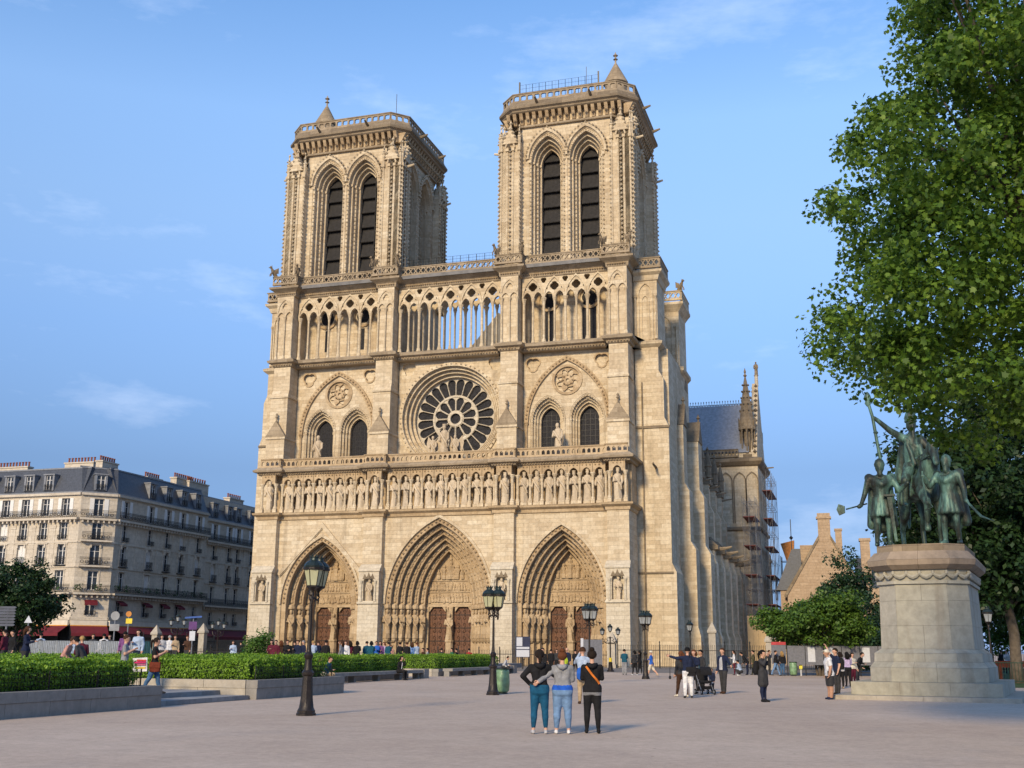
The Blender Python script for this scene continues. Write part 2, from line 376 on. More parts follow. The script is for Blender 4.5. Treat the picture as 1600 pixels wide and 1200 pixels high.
# ---- portals
def portal(i, cx, hw, apex, ihw, iapex, orders, seed, gable=None, statues=4):
    x0, x1 = BAYS[i]; yw = .7; yi = 4.5; zs = 6.35
    w = MB(); outer = [(x0, 0), (x1, 0), (x1, 15.75), (x0, 15.75)]
    ho = arch(cx, hw, zs, apex, 12, .02)
    pts = [(x0, 0), (cx-hw, 0)]+ho[1:-1]+[(cx+hw, 0), (x1, 0), (x1, 15.75), (x0, 15.75)]
    w.slab(pts, [], yw, yw+.9); pw = part(w, 'portal', LIME)
    rg = random.Random(seed)
    n = orders
    for k in range(n):
        t0, t1 = k/n, (k+1)/n
        lerp = lambda a, b_, t: a+(b_-a)*t
        o = arch(cx, lerp(hw, ihw, t0), zs, lerp(apex, iapex, t0), 14, 0)
        q = arch(cx, lerp(hw, ihw, t1), zs, lerp(apex, iapex, t1), 14, 0)
        y0 = lerp(yw+.12, yi, t0); y1 = lerp(yw+.12, yi, t1)+.25
        a = MB(); a.ring(o, q, y0, y1)
        mid = [((p[0]+r_[0])/2, (p[1]+r_[1])/2) for p, r_ in zip(o, q)]
        a.tube([(x, y0-.02, z) for x, z in q[1:-1]], .085, 6)          # roll on the inner edge
        # carved figures climbing the order
        L_ = 0; step = .78 if k else .5; nxt = .2
        for p, r_ in zip(mid[1:-2], mid[2:-1]):
            seg = math.hypot(r_[0]-p[0], r_[1]-p[1])
            while nxt < L_+seg:
                t = (nxt-L_)/seg; x, z = lerp(p[0], r_[0], t), lerp(p[1], r_[1], t)
                dx, dz = r_[0]-p[0], r_[1]-p[1]
                up = math.atan2(dz, dx) if x < cx else math.atan2(-dz, -dx)
                if k == 0 or (i == 2 and k % 2 == 0): crockets(a, [(x, y0-.05, z)], .16)
                else: lump(a, x, y0-.06, z, step*.98, up-PI/2 if x < cx else up-PI/2, rg.random()*6)
                nxt += step
            L_ += seg
        part(a, 'archivolt', CARVED, pw)
        # jamb statues, one on each step and side, under little canopies
        if k >= (n-statues):
            for s in (-1, 1):
                xm = cx+s*(lerp(hw, ihw, (t0+t1)/2)); y_ = y0-.12
                me = SAINT[(k*2+(s > 0)+seed) % 6]
                figure(me, pw, (xm, y_, 2.75), 3.05, 'jamb_statue', 0, CARVED)
                cb = MB(); cb.lathe((xm, y_+.05, 2.35), [(.16,0),(.3,.2),(.34,.38)], 8); cb.lathe((xm, y_+.05, 5.85), [(.36,0),(.4,.15),(.34,.4),(.2,.5)], 6)
                part(cb, 'canopy', CARVED, pw)
    # plinth arcade below the jamb statues
    for s in (-1, 1):
        pl = MB(); xa, xb = cx+s*hw*.985, cx+s*(ihw+.1)
        ya, yb = yw+.0, yi-.15
        d = Vector((xb-xa, yb-ya)).normalized(); nrm = Vector((d.y, -d.x))
        if nrm.y > 0: nrm = -nrm
        m_ = 7
        pl.hexa([(xa,ya,0),(xb,yb,0),(xb,yb+.5,0),(xa,ya+.5,0)] if s < 0 else [(xb,yb,0),(xa,ya,0),(xa,ya+.5,0),(xb,yb+.5,0)],
                [(xa,ya,2.3),(xb,yb,2.3),(xb,yb+.5,2.3),(xa,ya+.5,2.3)] if s < 0 else [(xb,yb,2.3),(xa,ya,2.3),(xa,ya+.5,2.3),(xb,yb+.5,2.3)])
        for j in range(m_):
            t = (j+.5)/m_; x, y_ = xa+(xb-xa)*t, ya+(yb-ya)*t
            M_ = face_frame((x, y_, 0), (d.x*(1 if s < 0 else -1), d.y*(1 if s < 0 else -1), 0), (-nrm.x, -nrm.y, 0)); pl.M = M_
            wd = Vector((xb-xa, yb-ya)).length/m_/2
            pl.ring(arch(0, wd, 1.55, 2.2, 5, .1), arch(0, wd-.1, 1.55, 2.05, 5, .1), -.1, .05)
            lump(pl, 0, -.03, .7, .7, 0, j); pl.M = Matrix()
        moulding(pl, [(xa, ya-.02), (xb, yb-.02)] if s < 0 else [(xb, yb-.02), (xa, ya-.02)], [(0,2.28),(.12,2.34),(.12,2.46),(0,2.5),(-.3,2.5),(-.3,2.28)])
        part(pl, 'plinth', CARVED, pw)
    # tympanum
    t = MB(); t.slab([(cx-ihw, 6.45)]+arch(cx, ihw, zs+.12, iapex, 12)+[(cx+ihw, 6.45)], [], yi+.1, yi+.6)
    zz = [6.5, 7.75, 9.0]
    for z in zz[1:]: t.box(cx-ihw*.98, cx+ihw*.98, yi-.02, yi+.12, z-.07, z+.06)
    for lv, (za, hh) in enumerate(((6.6, 1.0), (7.85, 1.02))):
        m_ = int(2*ihw/.36)
        for j in range(m_):
            x = cx-ihw*.93+2*ihw*.93*(j+.5)/m_; lump(t, x, yi+.06, za+rg.uniform(-.05,.08), hh*rg.uniform(.8,1), rg.uniform(-.25,.25), rg.random()*6)
    for dx, hh in ((0, 2.1), (-.75, 1.6), (.75, 1.6), (-1.4, 1.15), (1.4, 1.15), (-.38, 1.2), (.38, 1.2)):
        lump(t, cx+dx, yi, 9.1, hh, rg.uniform(-.08,.08), rg.random()*6)
    lump(t, cx, yi, 11.2, .8)
    part(t, 'tympanum', CARVED, pw)
    # doors and trumeau
    lin = MB(); lin.box(cx-ihw, cx+ihw, yi+.02, yi+.7, 6.15, 6.45)
    for s in (-1, 1): lin.box(cx+s*ihw-.28, cx+s*ihw+.28, yi-.05, yi+.6, 0, 6.15)
    for s in (-1, 1):
        for q in (-1, 1):
            xq = cx+s*(ihw/2+.12)+q*(ihw/2-.42); lin.add([(xq-q*.0,yi+.1,6.15),(xq-q*.42,yi+.1,6.15),(xq,yi+.1,5.6),(xq,yi+.5,6.15),(xq-q*.42,yi+.5,6.15),(xq,yi+.5,5.6)],[(0,1,2),(3,5,4),(1,4,5,2),(0,2,5,3),(0,3,4,1)])
    part(lin, 'lintel', CARVED, pw)
    tr = MB(); tr.box(cx-.3, cx+.3, yi+.0, yi+.7, 0, 6.15); tr.lathe((cx, yi-.1, 0), [(.5,0),(.5,.5),(.4,.7),(.42,2.3),(.5,2.45),(.5,2.6)], 8)
    column(tr, cx-.27, yi-.06, 2.6, 6.1, .07); column(tr, cx+.27, yi-.06, 2.6, 6.1, .07)
    part(tr, 'trumeau', CARVED, pw); figure(SAINT[seed % 6], pw, (cx, yi-.22, 2.6), 2.9, 'trumeau_statue', 0, CARVED)
    for s in (-1, 1):
        d0, d1 = sorted((cx+s*.3, cx+s*(ihw-.26)))
        d = MB(); nb = 7
        for j in range(nb):
            xa = d0+(d1-d0)*j/nb; d.box(xa+.012, xa+(d1-d0)/nb-.012, yi+.42, yi+.55, .05, 6.14)
        dd = part(d, 'door', OAK, pw)
        ir = MB()
        for z in (1.1, 2.5, 3.9, 5.3):
            ir.box(d0+.05, d1-.05, yi+.385, yi+.42, z-.06, z+.06)
            for q in (.25, .55, .85):
                for sg in (-1, 1):
                    x = d0+(d1-d0)*q
                    ir.tube([(x+.34*(1-a/9)*math.cos(sg*a*.75-PI/2*sg)*.8, yi+.395, z+sg*.33+.32*(1-a/9)*math.sin(sg*a*.75-PI/2*sg)) for a in range(9)], .028, 4)
        part(ir, 'ironwork', IRON_STRAP, dd)
    # hood mould round the outer arch
    h_ = MB(); o = arch(cx, hw+.22, zs, apex+.3, 14); h_.ring(o, arch(cx, hw-.02, zs, apex-.03, 14), yw-.16, yw+.1)
    part(h_, 'hood_mould', LIME, pw)
    if gable:
        ga, gx = gable; gm = MB()
        L0, R0 = (x0+.1, 9.7), (x1-.1, 9.7)
        q = [L0, (gx, ga), R0]; i_ = [(L0[0]+.32, L0[1]-.25), (gx, ga-.62), (R0[0]-.32, R0[1]-.25)]
        gm.ring(q, i_, yw-.22, yw+.02); gm.ring([(a+(.16 if a < gx else -.16 if a > gx else 0), b_-.2) for a, b_ in q], [(a, b_-.12) for a, b_ in i_], yw-.12, yw+.02)
        part(gm, 'gable_mould', LIME, pw)
    return pw
portal(0, 7.75, 4.75, 13.7, 2.5, 11.9, 4, 3, gable=(15.3, 7.75), statues=3)
portal(1, 21.6, 6.05, 15.5, 2.75, 12.2, 6, 5, statues=6)
portal(2, 35.2, 4.8, 14.4, 2.5, 12.0, 5, 8, statues=4)

# ---- lower buttresses with statue niches
for bi, (x0, x1) in enumerate(BX):
    b = MB(); cx = (x0+x1)/2
    b.box(x0, x1, .0, 6.3, 0, 15.7)
    bo = part(b, 'buttress', LIME)
    n_ = MB(); hw = .62
    n_.slab([(x0-.06, 0), (x1+.06, 0), (x1+.06, 9.75), (x0-.06, 9.75)], [arch(cx, hw, 8.55, 9.25, 6, 6.62)], -.62, -.002)
    n_.slab([(cx-hw-.02, 6.5), (cx+hw+.02, 6.5), (cx+hw+.02, 9.4), (cx-hw-.02, 9.4)], [], -.06, -.004)
    n_.add([(x0-.16,-.72,9.75),(x1+.16,-.72,9.75),(x1+.16,0,9.75),(x0-.16,0,9.75),(x0-.16,-.72,9.87),(x1+.16,-.72,9.87),(x1+.1,-.02,10.55),(x0-.1,-.02,10.55)],
           [(0,3,2,1),(4,5,6,7),(0,1,5,4),(1,2,6,5),(3,0,4,7),(2,3,7,6)])
    n_.box(x0-.14, x1+.14, -.78, -.05, 6.3, 6.52)
    part(n_, 'niche', PALE, bo)
    for s in (-1, 1):
        cc = MB(); column(cc, cx+s*(hw+.2), -.7, 6.52, 8.75, .085); part(cc, 'niche_column', PALE, bo)
    ca = MB()
    for s in (-1, 0, 1): ca.add([(cx+s*.45-.26,-.68,8.95),(cx+s*.45+.26,-.68,8.95),(cx+s*.45,-.7,9.5+(.15 if s == 0 else 0)),(cx+s*.45,-.45,9.3)],[(0,1,2),(1,3,2),(3,0,2)])
    part(ca, 'niche_canopy', DARKST, bo)
    figure(SAINT[bi], bo, (cx, -.36, 6.55), 2.35, 'niche_statue')

# ---- gallery of kings
def front_path(yb, yw, ends=(0, 0), ext=.0, back=4.5):
    p = [(BX[0][0]-ext, back)]
    for k, (a, b_) in enumerate(BX):
        p += [(a-ext, yb), (b_+ext, yb)]
        if k < 3: p += [(b_+ext, yw), (BX[k+1][0]-ext, yw)]
    p += [(BX[3][1]+ext, back)]; return p
m_ = MB(); moulding(m_, front_path(0, .66, ext=.02), [(0,15.62),(.12,15.7),(.16,16.0),(.5,16.22),(.55,16.42),(0,16.5),(-1.2,16.5),(-1.2,15.62)]); part(m_, 'string_course', CARVED)
lv = MB(); moulding(lv, front_path(0, .66, ext=.02), [(0,16.06),(.3,16.08),(.3,16.18),(0,16.2)])
k_ = MB(); k_.box(-.0, 42.5, 1.75, 6.3, 16.4, 21.4)
for (a, b_) in BX: k_.box(a+.25, b_-.25, 1.2, 1.9, 16.4, 21.2)
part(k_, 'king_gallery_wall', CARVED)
KX = []
def spread(a, b_, n): return [a+(b_-a)*(j+.5)/n for j in range(n)]
KX += [(1.1, 0)]+[(x, 1) for x in spread(2.55, 12.85, 8)]+[(x, 0) for x in spread(13.15, 15.1, 1)]
KX += [(x, 1) for x in spread(15.45, 27.8, 9)]+[(x, 0) for x in spread(28.1, 30.1, 1)]
KX += [(x, 1) for x in spread(30.4, 40.0, 7)]+[(41.35, 0)]
random.seed(11)
ar = MB(); cols = set()
for j, (x, bay) in enumerate(KX):
    yb = .5 if bay else -.12
    figure(ROBED[j*3 % 7], CATH, (x, yb+.42, 16.86), 3.22*random.uniform(.97,1.02), 'king_statue', random.uniform(-.2,.2))
    w_ = {1: 1.33, 0: 1.7}[bay]/2
    st = MB(); st.lathe((x, yb+.45, 16.5), [(.5,0),(.5,.3),(.42,.36)], 8); part(st, 'statue_base', LIME)
    o = [(x-w_, 19.72)]+arch(x, .46, 19.72, 20.28, 5)[0:]+[(x+w_, 19.72), (x+w_, 20.75), (x-w_, 20.75)]
    ar.slab(o, [], yb-.02, yb+.34)
    for s in (-1, 1): cols.add((round(x+s*w_, 1), yb))
    crockets(ar, [(x+dx, yb-.02, 20.55) for dx in (-.4, 0, .4)], .12)
part(ar, 'king_arcade', CARVED)
kept = []
for (x, yb) in sorted(cols):
    if kept and abs(x-kept[-1][0]) < .47 and kept[-1][1] == yb: continue
    kept.append((x, yb))
    cc = MB(); column(cc, x, yb+.16, 16.9, 19.74, .14); cc.box(x-.22, x+.22, yb-.04, yb+.36, 16.5, 16.9); part(cc, 'king_column', LIME)
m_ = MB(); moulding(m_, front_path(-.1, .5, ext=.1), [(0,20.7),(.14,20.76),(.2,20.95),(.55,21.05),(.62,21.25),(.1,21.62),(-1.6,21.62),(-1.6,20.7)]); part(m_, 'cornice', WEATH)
m_ = MB(); crk = front_path(-.1, .5, ext=.1)
for (p, q) in zip(crk[1:-2], crk[2:-1]):
    if abs(p[1]-q[1]) < .01: crockets(m_, [(x, p[1]-.22, 20.86) for x in np.arange(p[0]+.1, q[0], .3)], .1)
part(m_, 'cornice_foliage', CARVED)
def balustrade(name, segs, z0, z1, kind, m=LIME, parent=None, th=.2, step=.6, rail=.16, close=False):
    """segs: plan polyline; pierced panel with rails"""
    mb = MB()
    n_pts = len(segs); rng_ = range(n_pts if close else n_pts-1)
    for i in rng_:
        p, q = Vector((*segs[i], 0)), Vector((*segs[(i+1) % n_pts], 0)); Ln = (q-p).length
        if Ln < .3: continue
        u = (q-p)/Ln; iw = Vector((-u.y, u.x, 0)); mb.M = face_frame(p, u, iw)
        n = max(1, int(round(Ln/step))); w_ = Ln/n; holes = []
        for j in range(n):
            c_ = w_*(j+.5); hz = (z0+z1)/2
            if kind == 'arch': holes.append(arch(c_, w_*.32, z1-.42, z1-.2, 4, z0+.16))
            elif kind == 'quatrefoil': holes.append(foil(c_, hz, min(w_*.44, (z1-z0)*.36), 4, 4, PI/4))
            elif kind == 'lattice':
                r_ = w_*.40; h2 = (z1-z0)*.33; holes.append([(c_-r_, hz), (c_, hz-h2), (c_+r_, hz), (c_, hz+h2)])
                if j: 
                    e = w_*j; holes += [[(e-r_*.55, hz+h2), (e, hz+h2*.32), (e+r_*.55, hz+h2)], [(e-r_*.55, hz-h2), (e+r_*.55, hz-h2), (e, hz-h2*.32)]]
        for j0 in range(0, n, 12):                                # in stretches so the triangulation stays small
            j1 = min(n, j0+12); a, b_ = w_*j0, w_*j1; hs_ = [h for h in holes if a < sum(t[0] for t in h)/len(h) < b_-1e-6]
            mb.slab([(a, z0), (b_, z0), (b_, z1), (a, z1)], [h for h in hs_ if min(t[0] for t in h) > a and max(t[0] for t in h) < b_], -th/2, th/2)
        mb.M = Matrix()
    moulding(mb, segs, [(-th*.5-.04, z1-.01), (th*.5+.06, z1-.01), (th*.5+.09, z1+rail*.6), (0, z1+rail), (-th*.5-.07, z1+rail*.6)], close)
    moulding(mb, segs, [(-th*.5-.03, z0-.1), (th*.5+.05, z0-.1), (th*.5+.05, z0+.05), (-th*.5-.03, z0+.05)], close)
    return part(mb, name, m, parent)
balustrade('balustrade', front_path(-.02, .62, ext=.02)[1:-1], 21.66, 22.5, 'arch', CARVED, step=.56)

# ---- upper buttresses
for bi, (x0, x1) in enumerate(BX):
    b = MB(); cx = (x0+x1)/2
    b.box(x0, x1, .75, 6.2, 21.3, 25.3); b.box(x0+.06, x1-.06, 1.15, 6.2, 25.3, 30.2); b.box(x0+.1, x1-.1, 1.5, 6.2, 30.2, 34.3)
    b.hexa([(x0+.04,1.13,30.2),(x1-.04,1.13,30.2),(x1-.04,3,30.2),(x0+.04,3,30.2)], [(x0+.1,1.48,30.95),(x1-.1,1.48,30.95),(x1-.1,3,30.95),(x0+.1,3,30.95)])
    b.box(x0-.1, x1+.1, .62, 3.4, 25.05, 25.3)
    b.box(x0-.05, x1+.05, 1.02, 3.4, 29.98, 30.2)
    bo = part(b, 'upper_buttress', LIME)
    gm = MB(); gm.add([(x0-.12,.6,25.3),(x1+.12,.6,25.3),(cx,.6,27.2),(x0-.12,1.2,25.3),(x1+.12,1.2,25.3),(cx,1.2,27.2)], [(0,1,2),(5,4,3),(0,2,5,3),(1,4,5,2),(0,3,4,1)])
    gm.lathe((cx, .8, 27.1), [(.1,0),(.08,.4),(.2,.55),(.1,.7),(.16,.85),(.03,1.05)], 6)
    part(gm, 'gablet', WEATH, bo)
# ---- side bays: blind arch, two lancets, rosette
def lancet_bay(i, cx):
    x0, x1 = BAYS[i]; w = MB(); yw = 3.4; zb = 21.4
    L_ = [arch(cx+s*2.2, 1.98, 26.2, 28.95, 9, zb+.05) for s in (-1, 1)]
    w.slab([(x0, zb), (x1, zb), (x1, 34.3), (x0, 34.3)], L_+[circ(cx, 30.55, 1.55, 28), foil(cx-3.9, 32.55, .95, 3, 6, PI/6), foil(cx+3.9, 32.55, .95, 3, 6, PI/6)], yw, yw+.7)
    w.slab([(x0, zb+7), (x1, zb+7), (x1, 34.3), (x0, 34.3)], [], yw+.32, yw+.95)
    wall = part(w, 'bay_wall', LIME)
    h = MB(); h.ring(arch(cx, 4.85, 25.9, 33.25, 14), arch(cx, 4.4, 25.9, 32.75, 14), yw-.28, yw+.05)
    crockets(h, [(x, yw-.3, z) for x, z in arch(cx, 4.62, 25.9, 33.0, 20)], .13)
    for s in (-1, 1): column(h, cx+s*4.62, yw-.12, zb, 25.95, .13)
    part(h, 'relieving_arch', CARVED, wall)
    for s in (-1, 1):
        c_ = cx+s*2.2; a = MB(); n = 4
        for k in range(n):
            o = arch(c_, 1.98-.22*k, 26.2, 28.95-.3*k, 9, zb); q = arch(c_, 1.98-.22*(k+1), 26.2, 28.95-.3*(k+1), 9, zb)
            a.ring(o, q, yw+.06+.36*k, yw+.6+.36*k)
            a.tube([(x, yw+.05+.36*k, z) for x, z in arch(c_, 1.9-.22*k, 26.2, 28.85-.3*k, 9, zb)], .07, 5)
            a.box(c_-2.02+.22*k, c_-1.72+.22*k, yw+.0+.36*k, yw+.2+.36*k, 26.0, 26.3); a.box(c_+1.72-.22*k, c_+2.02-.22*k, yw+.0+.36*k, yw+.2+.36*k, 26.0, 26.3)
        crockets(a, [(x, yw+.05, z) for x, z in arch(c_, 1.75, 26.2, 28.7, 10)], .11)
        part(a, 'window_arch', LIME, wall)
        gl = MB(); gl.slab(arch(c_, 1.12, 26.2, 27.8, 8, zb), [], yw+1.6, yw+1.66); gw = part(gl, 'window', GLASS_D, wall)
        ba = MB()
        for z in np.arange(zb+.6, 27.6, .62): ba.box(c_-1.1, c_+1.1, yw+1.56, yw+1.6, z-.02, z+.02)
        for x in (-.55, 0, .55): ba.box(c_+x-.02, c_+x+.02, yw+1.565, yw+1.595, zb, 27.3-abs(x)*.8)
        part(ba, 'glazing_bar', IRON, gw)
    rs = MB(); rs.slab(circ(cx, 30.55, 1.55, 28), [foil(cx+.92*math.cos(a), 30.55+.92*math.sin(a), .36, 3, 4, a) for a in [2*PI*k/8+PI/8 for k in range(8)]]+[circ(cx, 30.55, .2, 10)], yw+.12, yw+.33)
    rs.ring(circ(cx, 30.55, 1.72, 28)+[circ(cx, 30.55, 1.72, 28)[0]], circ(cx, 30.55, 1.45, 28)+[circ(cx, 30.55, 1.45, 28)[0]], yw-.12, yw+.2)
    crockets(rs, [(x, yw+.06, z) for x, z in circ(cx, 30.55, .55, 8)], .13)
    part(rs, 'rosette', CARVED, wall)
    for s in (-1, 1):
        f = MB(); p = foil(cx+s*3.9, 32.55, .95, 3, 6, PI/6); p2 = foil(cx+s*3.9, 32.55, .78, 3, 6, PI/6); f.ring(p+[p[0]], p2+[p2[0]], yw-.1, yw+.1); part(f, 'trefoil', CARVED, wall)
    return wall
lancet_bay(0, 7.7); lancet_bay(2, 35.2)
figure(SAINT[2], CATH, (6.3, 1.6, 21.9), 3.5, 'parapet_statue'); figure(SAINT[4], CATH, (34.6, 1.6, 21.9), 3.5, 'parapet_statue')
for x in (6.3, 34.6):
    pd = MB(); pd.lathe((x, 1.6, 21.2), [(.5,0),(.5,.55),(.4,.72)], 8); part(pd, 'statue_base', LIME)
# ---- rose
RC, RZ, RR = 21.65, 27.2, 4.8
w = MB(); x0, x1 = BAYS[1]
w.slab([(x0, 21.4), (x1, 21.4), (x1, 34.3), (x0, 34.3)], [circ(RC, RZ, 5.75, 56), foil(16.45, 33.0, .85, 3, 6, PI/6), foil(26.85, 33.0, .85, 3, 6, PI/6)], 3.4, 4.1)
w.slab([(x0, 31.8), (x1, 31.8), (x1, 34.3), (x0, 34.3)], [], 4.02, 4.2) if 0 else None
for s in (-1, 1): w.box(RC+s*5.2-.95, RC+s*5.2+.95, 3.75, 4.1, 32.0, 34.0)
rw = part(w, 'rose_wall', LIME)
cl = lambda r, n=56: circ(RC, RZ, r, n)+[circ(RC, RZ, r, n)[0]]
a = MB()
for k in range(4):
    ro = 6.2-.34*k
    a.ring(cl(ro), cl(ro-.36), 3.22+.46*k, 3.75+.5*k)
    a.tube([(x, 3.2+.46*k, z) for x, z in cl(ro-.36)], .09, 5, cap=False)
crockets(a, [(x, 3.2, z) for x, z in circ(RC, RZ, 6.03, 64) if z > 22], .13)
crockets(a, [(x, 3.66, z) for x, z in circ(RC, RZ, 5.6, 60)], .1)
a.ring(cl(4.98), cl(4.7), 5.0, 5.6)
part(a, 'rose_surround', LIME, rw)
def petal(a0, half, r1, r2, bar):
    w2 = (r2*math.sin(half)-bar)/(1+math.sin(half)); w1 = max(.04, r1*math.sin(half)-bar); rc = r2-w2; p = [(r1, -w1), (rc, -w2)]
    p += [(rc+w2*math.sin(PI*t/6), -w2*math.cos(PI*t/6)) for t in range(1, 6)]+[(rc, w2), (r1, w1)]
    return [(RC+x*math.cos(a0)-y*math.sin(a0), RZ+x*math.sin(a0)+y*math.cos(a0)) for x, y in p]
pets = [petal(2*PI*(k+.5)/24, PI/24, 2.75, 4.62, .052) for k in range(24)]+[petal(2*PI*(k+.5)/12, PI/12, .98, 2.5, .075) for k in range(12)]+[circ(RC, RZ, .62, 16)]
t = MB()
def wedge(k, n, r1, r2): return [(RC+r*math.cos(a), RZ+r*math.sin(a)) for r, a in [(r1, 2*PI*(k+j/4)/n) for j in (4, 3, 2, 1, 0)]+[(r2, 2*PI*(k+j/4)/n) for j in (0, 1, 2, 3, 4)]]
for k in range(24): t.slab(wedge(k, 24, 2.62, 4.86), [pets[k]], 5.02, 5.3)
for k in range(12): t.slab(wedge(k, 12, .8, 2.62), [pets[24+k]], 5.02, 5.3)
t.ring(cl(.8, 24), cl(.62, 24), 5.02, 5.3); tr_ = part(t, 'rose_tracery', PALE, rw)
for p in pets:
    q = MB(); q.slab(p, [], 5.24, 5.27); part(q, 'pane', GLASS_D, rw)
part(MB().slab(circ(RC, RZ, 4.85, 48), [], 5.5, 5.6), 'rose_backing', GLASS_D, rw)
t = MB(); t.ring(cl(2.72, 36), cl(2.5, 36), 4.94, 5.02); t.ring(cl(.9, 16), cl(.62, 16), 4.92, 5.02)
for k in range(24):
    an = 2*PI*k/24; t.tube([(RC+r_*math.cos(an), 4.98, RZ+r_*math.sin(an)) for r_ in (2.7, 4.1)], .052, 5)
for k in range(12):
    an = 2*PI*k/12; t.tube([(RC+r_*math.cos(an), 4.98, RZ+r_*math.sin(an)) for r_ in (.9, 2.2)], .058, 5)
part(t, 'rose_spokes', PALE, rw)
for x, me, h in ((21.75, ROBED[3], 3.6), (20.45, ANGEL, 2.7), (23.05, ANGEL, 2.7)):
    figure(me, CATH, (x, 1.3, 21.9 if me is ANGEL else 22.2), h, 'parapet_statue')
pd = MB(); pd.box(19.9, 23.6, .85, 1.75, 21.3, 21.95); part(pd, 'statue_base', LIME)
# ---- open gallery
m_ = MB(); moulding(m_, front_path(1.45, 2.5, ext=-.04), [(0,33.75),(.15,33.85),(.2,34.1),(.55,34.25),(.62,34.5),(.15,34.75),(-3.5,34.75),(-3.5,33.75)]); part(m_, 'string_course', WEATH)
for (x0, x1) in BX:
    b = MB(); cx = (x0+x1)/2; b.box(x0+.12, x1-.12, 1.62, 5, 34.6, 42.4); bo = part(b, 'gallery_buttress', LIME)
    f = MB(); f.slab([(x0+.1, 39.9)]+arch((x0+cx)/2+.06, .42, 39.9, 40.5, 4)+arch((x1+cx)/2-.06, .42, 39.9, 40.5, 4)+[(x1-.1, 39.9), (x1-.1, 42.4), (x0+.1, 42.4)], [foil(cx, 41.2, .42, 3, 5, PI/2)], 1.42, 1.62)
    f.ring(arch(cx, .95, 40.6, 42.2, 8), arch(cx, .82, 40.6, 42.0, 8), 1.32, 1.44)
    part(f, 'blind_tracery', LIME, bo)
    for x in (x0+.22, cx, x1-.22):
        q = MB(); column(q, x, 1.48, 34.75, 39.95, .1); part(q, 'shaft', LIME, bo)
for i, (x0, x1) in enumerate(BAYS):
    nb = [8, 10, 8][i]; w_ = (x1-x0)/nb; rows = ((2.75, 1), (4.3, 0)) if i == 1 else ((2.75, 1),)
    for y, main in rows:
        for j in range(0, nb+1):
            if main == 0 and j in (0, nb): continue
            x = x0+w_*j; q = MB(); r_ = .16 if j % 2 == 0 else .115
            if j in (0, nb): x += .2 if j == 0 else -.2
            column(q, x, y, 34.75, 39.95, r_, 8, .5, .65); part(q, 'gallery_column', LIME)
        o = [(x0, 39.93)]; holes = []
        for j in range(nb):
            c_ = x0+w_*(j+.5); o += foil_arch(c_, w_*.36, 39.93, .78) if 0 else arch(c_, w_*.37, 39.93, 40.62, 4)
        o += [(x1, 39.93), (x1, 42.5), (x0, 42.5)]
        for j in range(nb//2):
            c_ = x0+w_*(2*j+1); holes.append(foil(c_, 41.28, .52, 4, 4, 0))
            if j: holes.append(foil(x0+w_*2*j, 42.02, .36, 3, 4, -PI/2))
            for s in (-1, 1): holes.append(circ(c_+s*w_*.72, 41.05, .15, 6))
        tr = MB(); tr.slab(o, holes, y-.12, y+.14)
        if main:
            for j in range(nb//2):
                c_ = x0+w_*(2*j+1); tr.ring(arch(c_, w_*1.0, 40.0, 42.45, 8), arch(c_, w_*.88, 40.0, 42.22, 8), y-.24, y-.1)
            for j in range(nb): c_ = x0+w_*(j+.5); tr.ring(arch(c_, w_*.45, 39.95, 40.78, 5), arch(c_, w_*.36, 39.95, 40.64, 5), y-.2, y-.1)
        part(tr, 'gallery_tracery', LIME)
m_ = MB(); moulding(m_, front_path(1.5, 2.6, ext=-.02), [(0,42.35),(.12,42.45),(.16,42.9),(.35,43.05),(.75,43.3),(.8,43.52),(.3,43.72),(-2.2,43.72),(-2.2,42.35)]); part(m_, 'cornice', WEATH)
m_ = MB(); fp = front_path(1.5, 2.6, ext=-.02)
for (p, q) in zip(fp[1:-2], fp[2:-1]):
    if abs(p[1]-q[1]) < .01: crockets(m_, [(x, p[1]-.22, 42.72) for x in np.arange(p[0]+.1, q[0], .27)], .13); crockets(m_, [(x, p[1]-.22, 34.02-0*1) for x in ()], .1)
part(m_, 'cornice_foliage', CARVED)
m_ = MB(); fp = front_path(1.45, 2.5, ext=-.04)
for (p, q) in zip(fp[1:-2], fp[2:-1]):
    if abs(p[1]-q[1]) < .01: crockets(m_, [(x, p[1]-.25, 33.98) for x in np.arange(p[0]+.1, q[0], .34)], .12)
part(m_, 'string_foliage', CARVED)
balustrade('balustrade', front_path(.95, 2.05, ext=.38)[1:-1], 43.85, 44.75, 'lattice', WEATH, step=.62)
tf = MB(); tf.box(-.2, 42.7, 1.6, 7, 43.3, 43.7); part(tf, 'gallery_floor', LEAD)
# chimera beasts on the balustrade corners
def chimera(p, rz, s=1.0):
    b = MB(); b.tube([(0,.35,.0),(0,.12,.35),(0,-.1,.62),(0,-.22,.85)], [.2,.22,.16,.12], 7); b.lathe((0,-.3,.82), [(.05,0),(.14,.06),(.15,.16),(.06,.26)], 7)
    b.tube([(0,-.34,.9),(0,-.55,.86)], .06, 5, .03)
    for q in (-1, 1):
        b.tube([(q*.12,-.1,.5),(q*.14,-.28,.2),(q*.12,-.3,0)], .06, 5); b.add([(q*.08,.1,.75),(q*.3,.45,.95),(q*.22,.5,.35),(q*.1,.2,.3),(q*.2,.2,.6)], [(0,1,4),(1,2,4),(2,3,4),(3,0,4)])
        b.tube([(q*.07,-.26,1.0),(q*.1,-.2,1.16)], .035, 4, .01)
    o = part(b, 'chimera', DARKST); o.location = p; o.rotation_euler = (0,0,rz); o.scale = (s,)*3
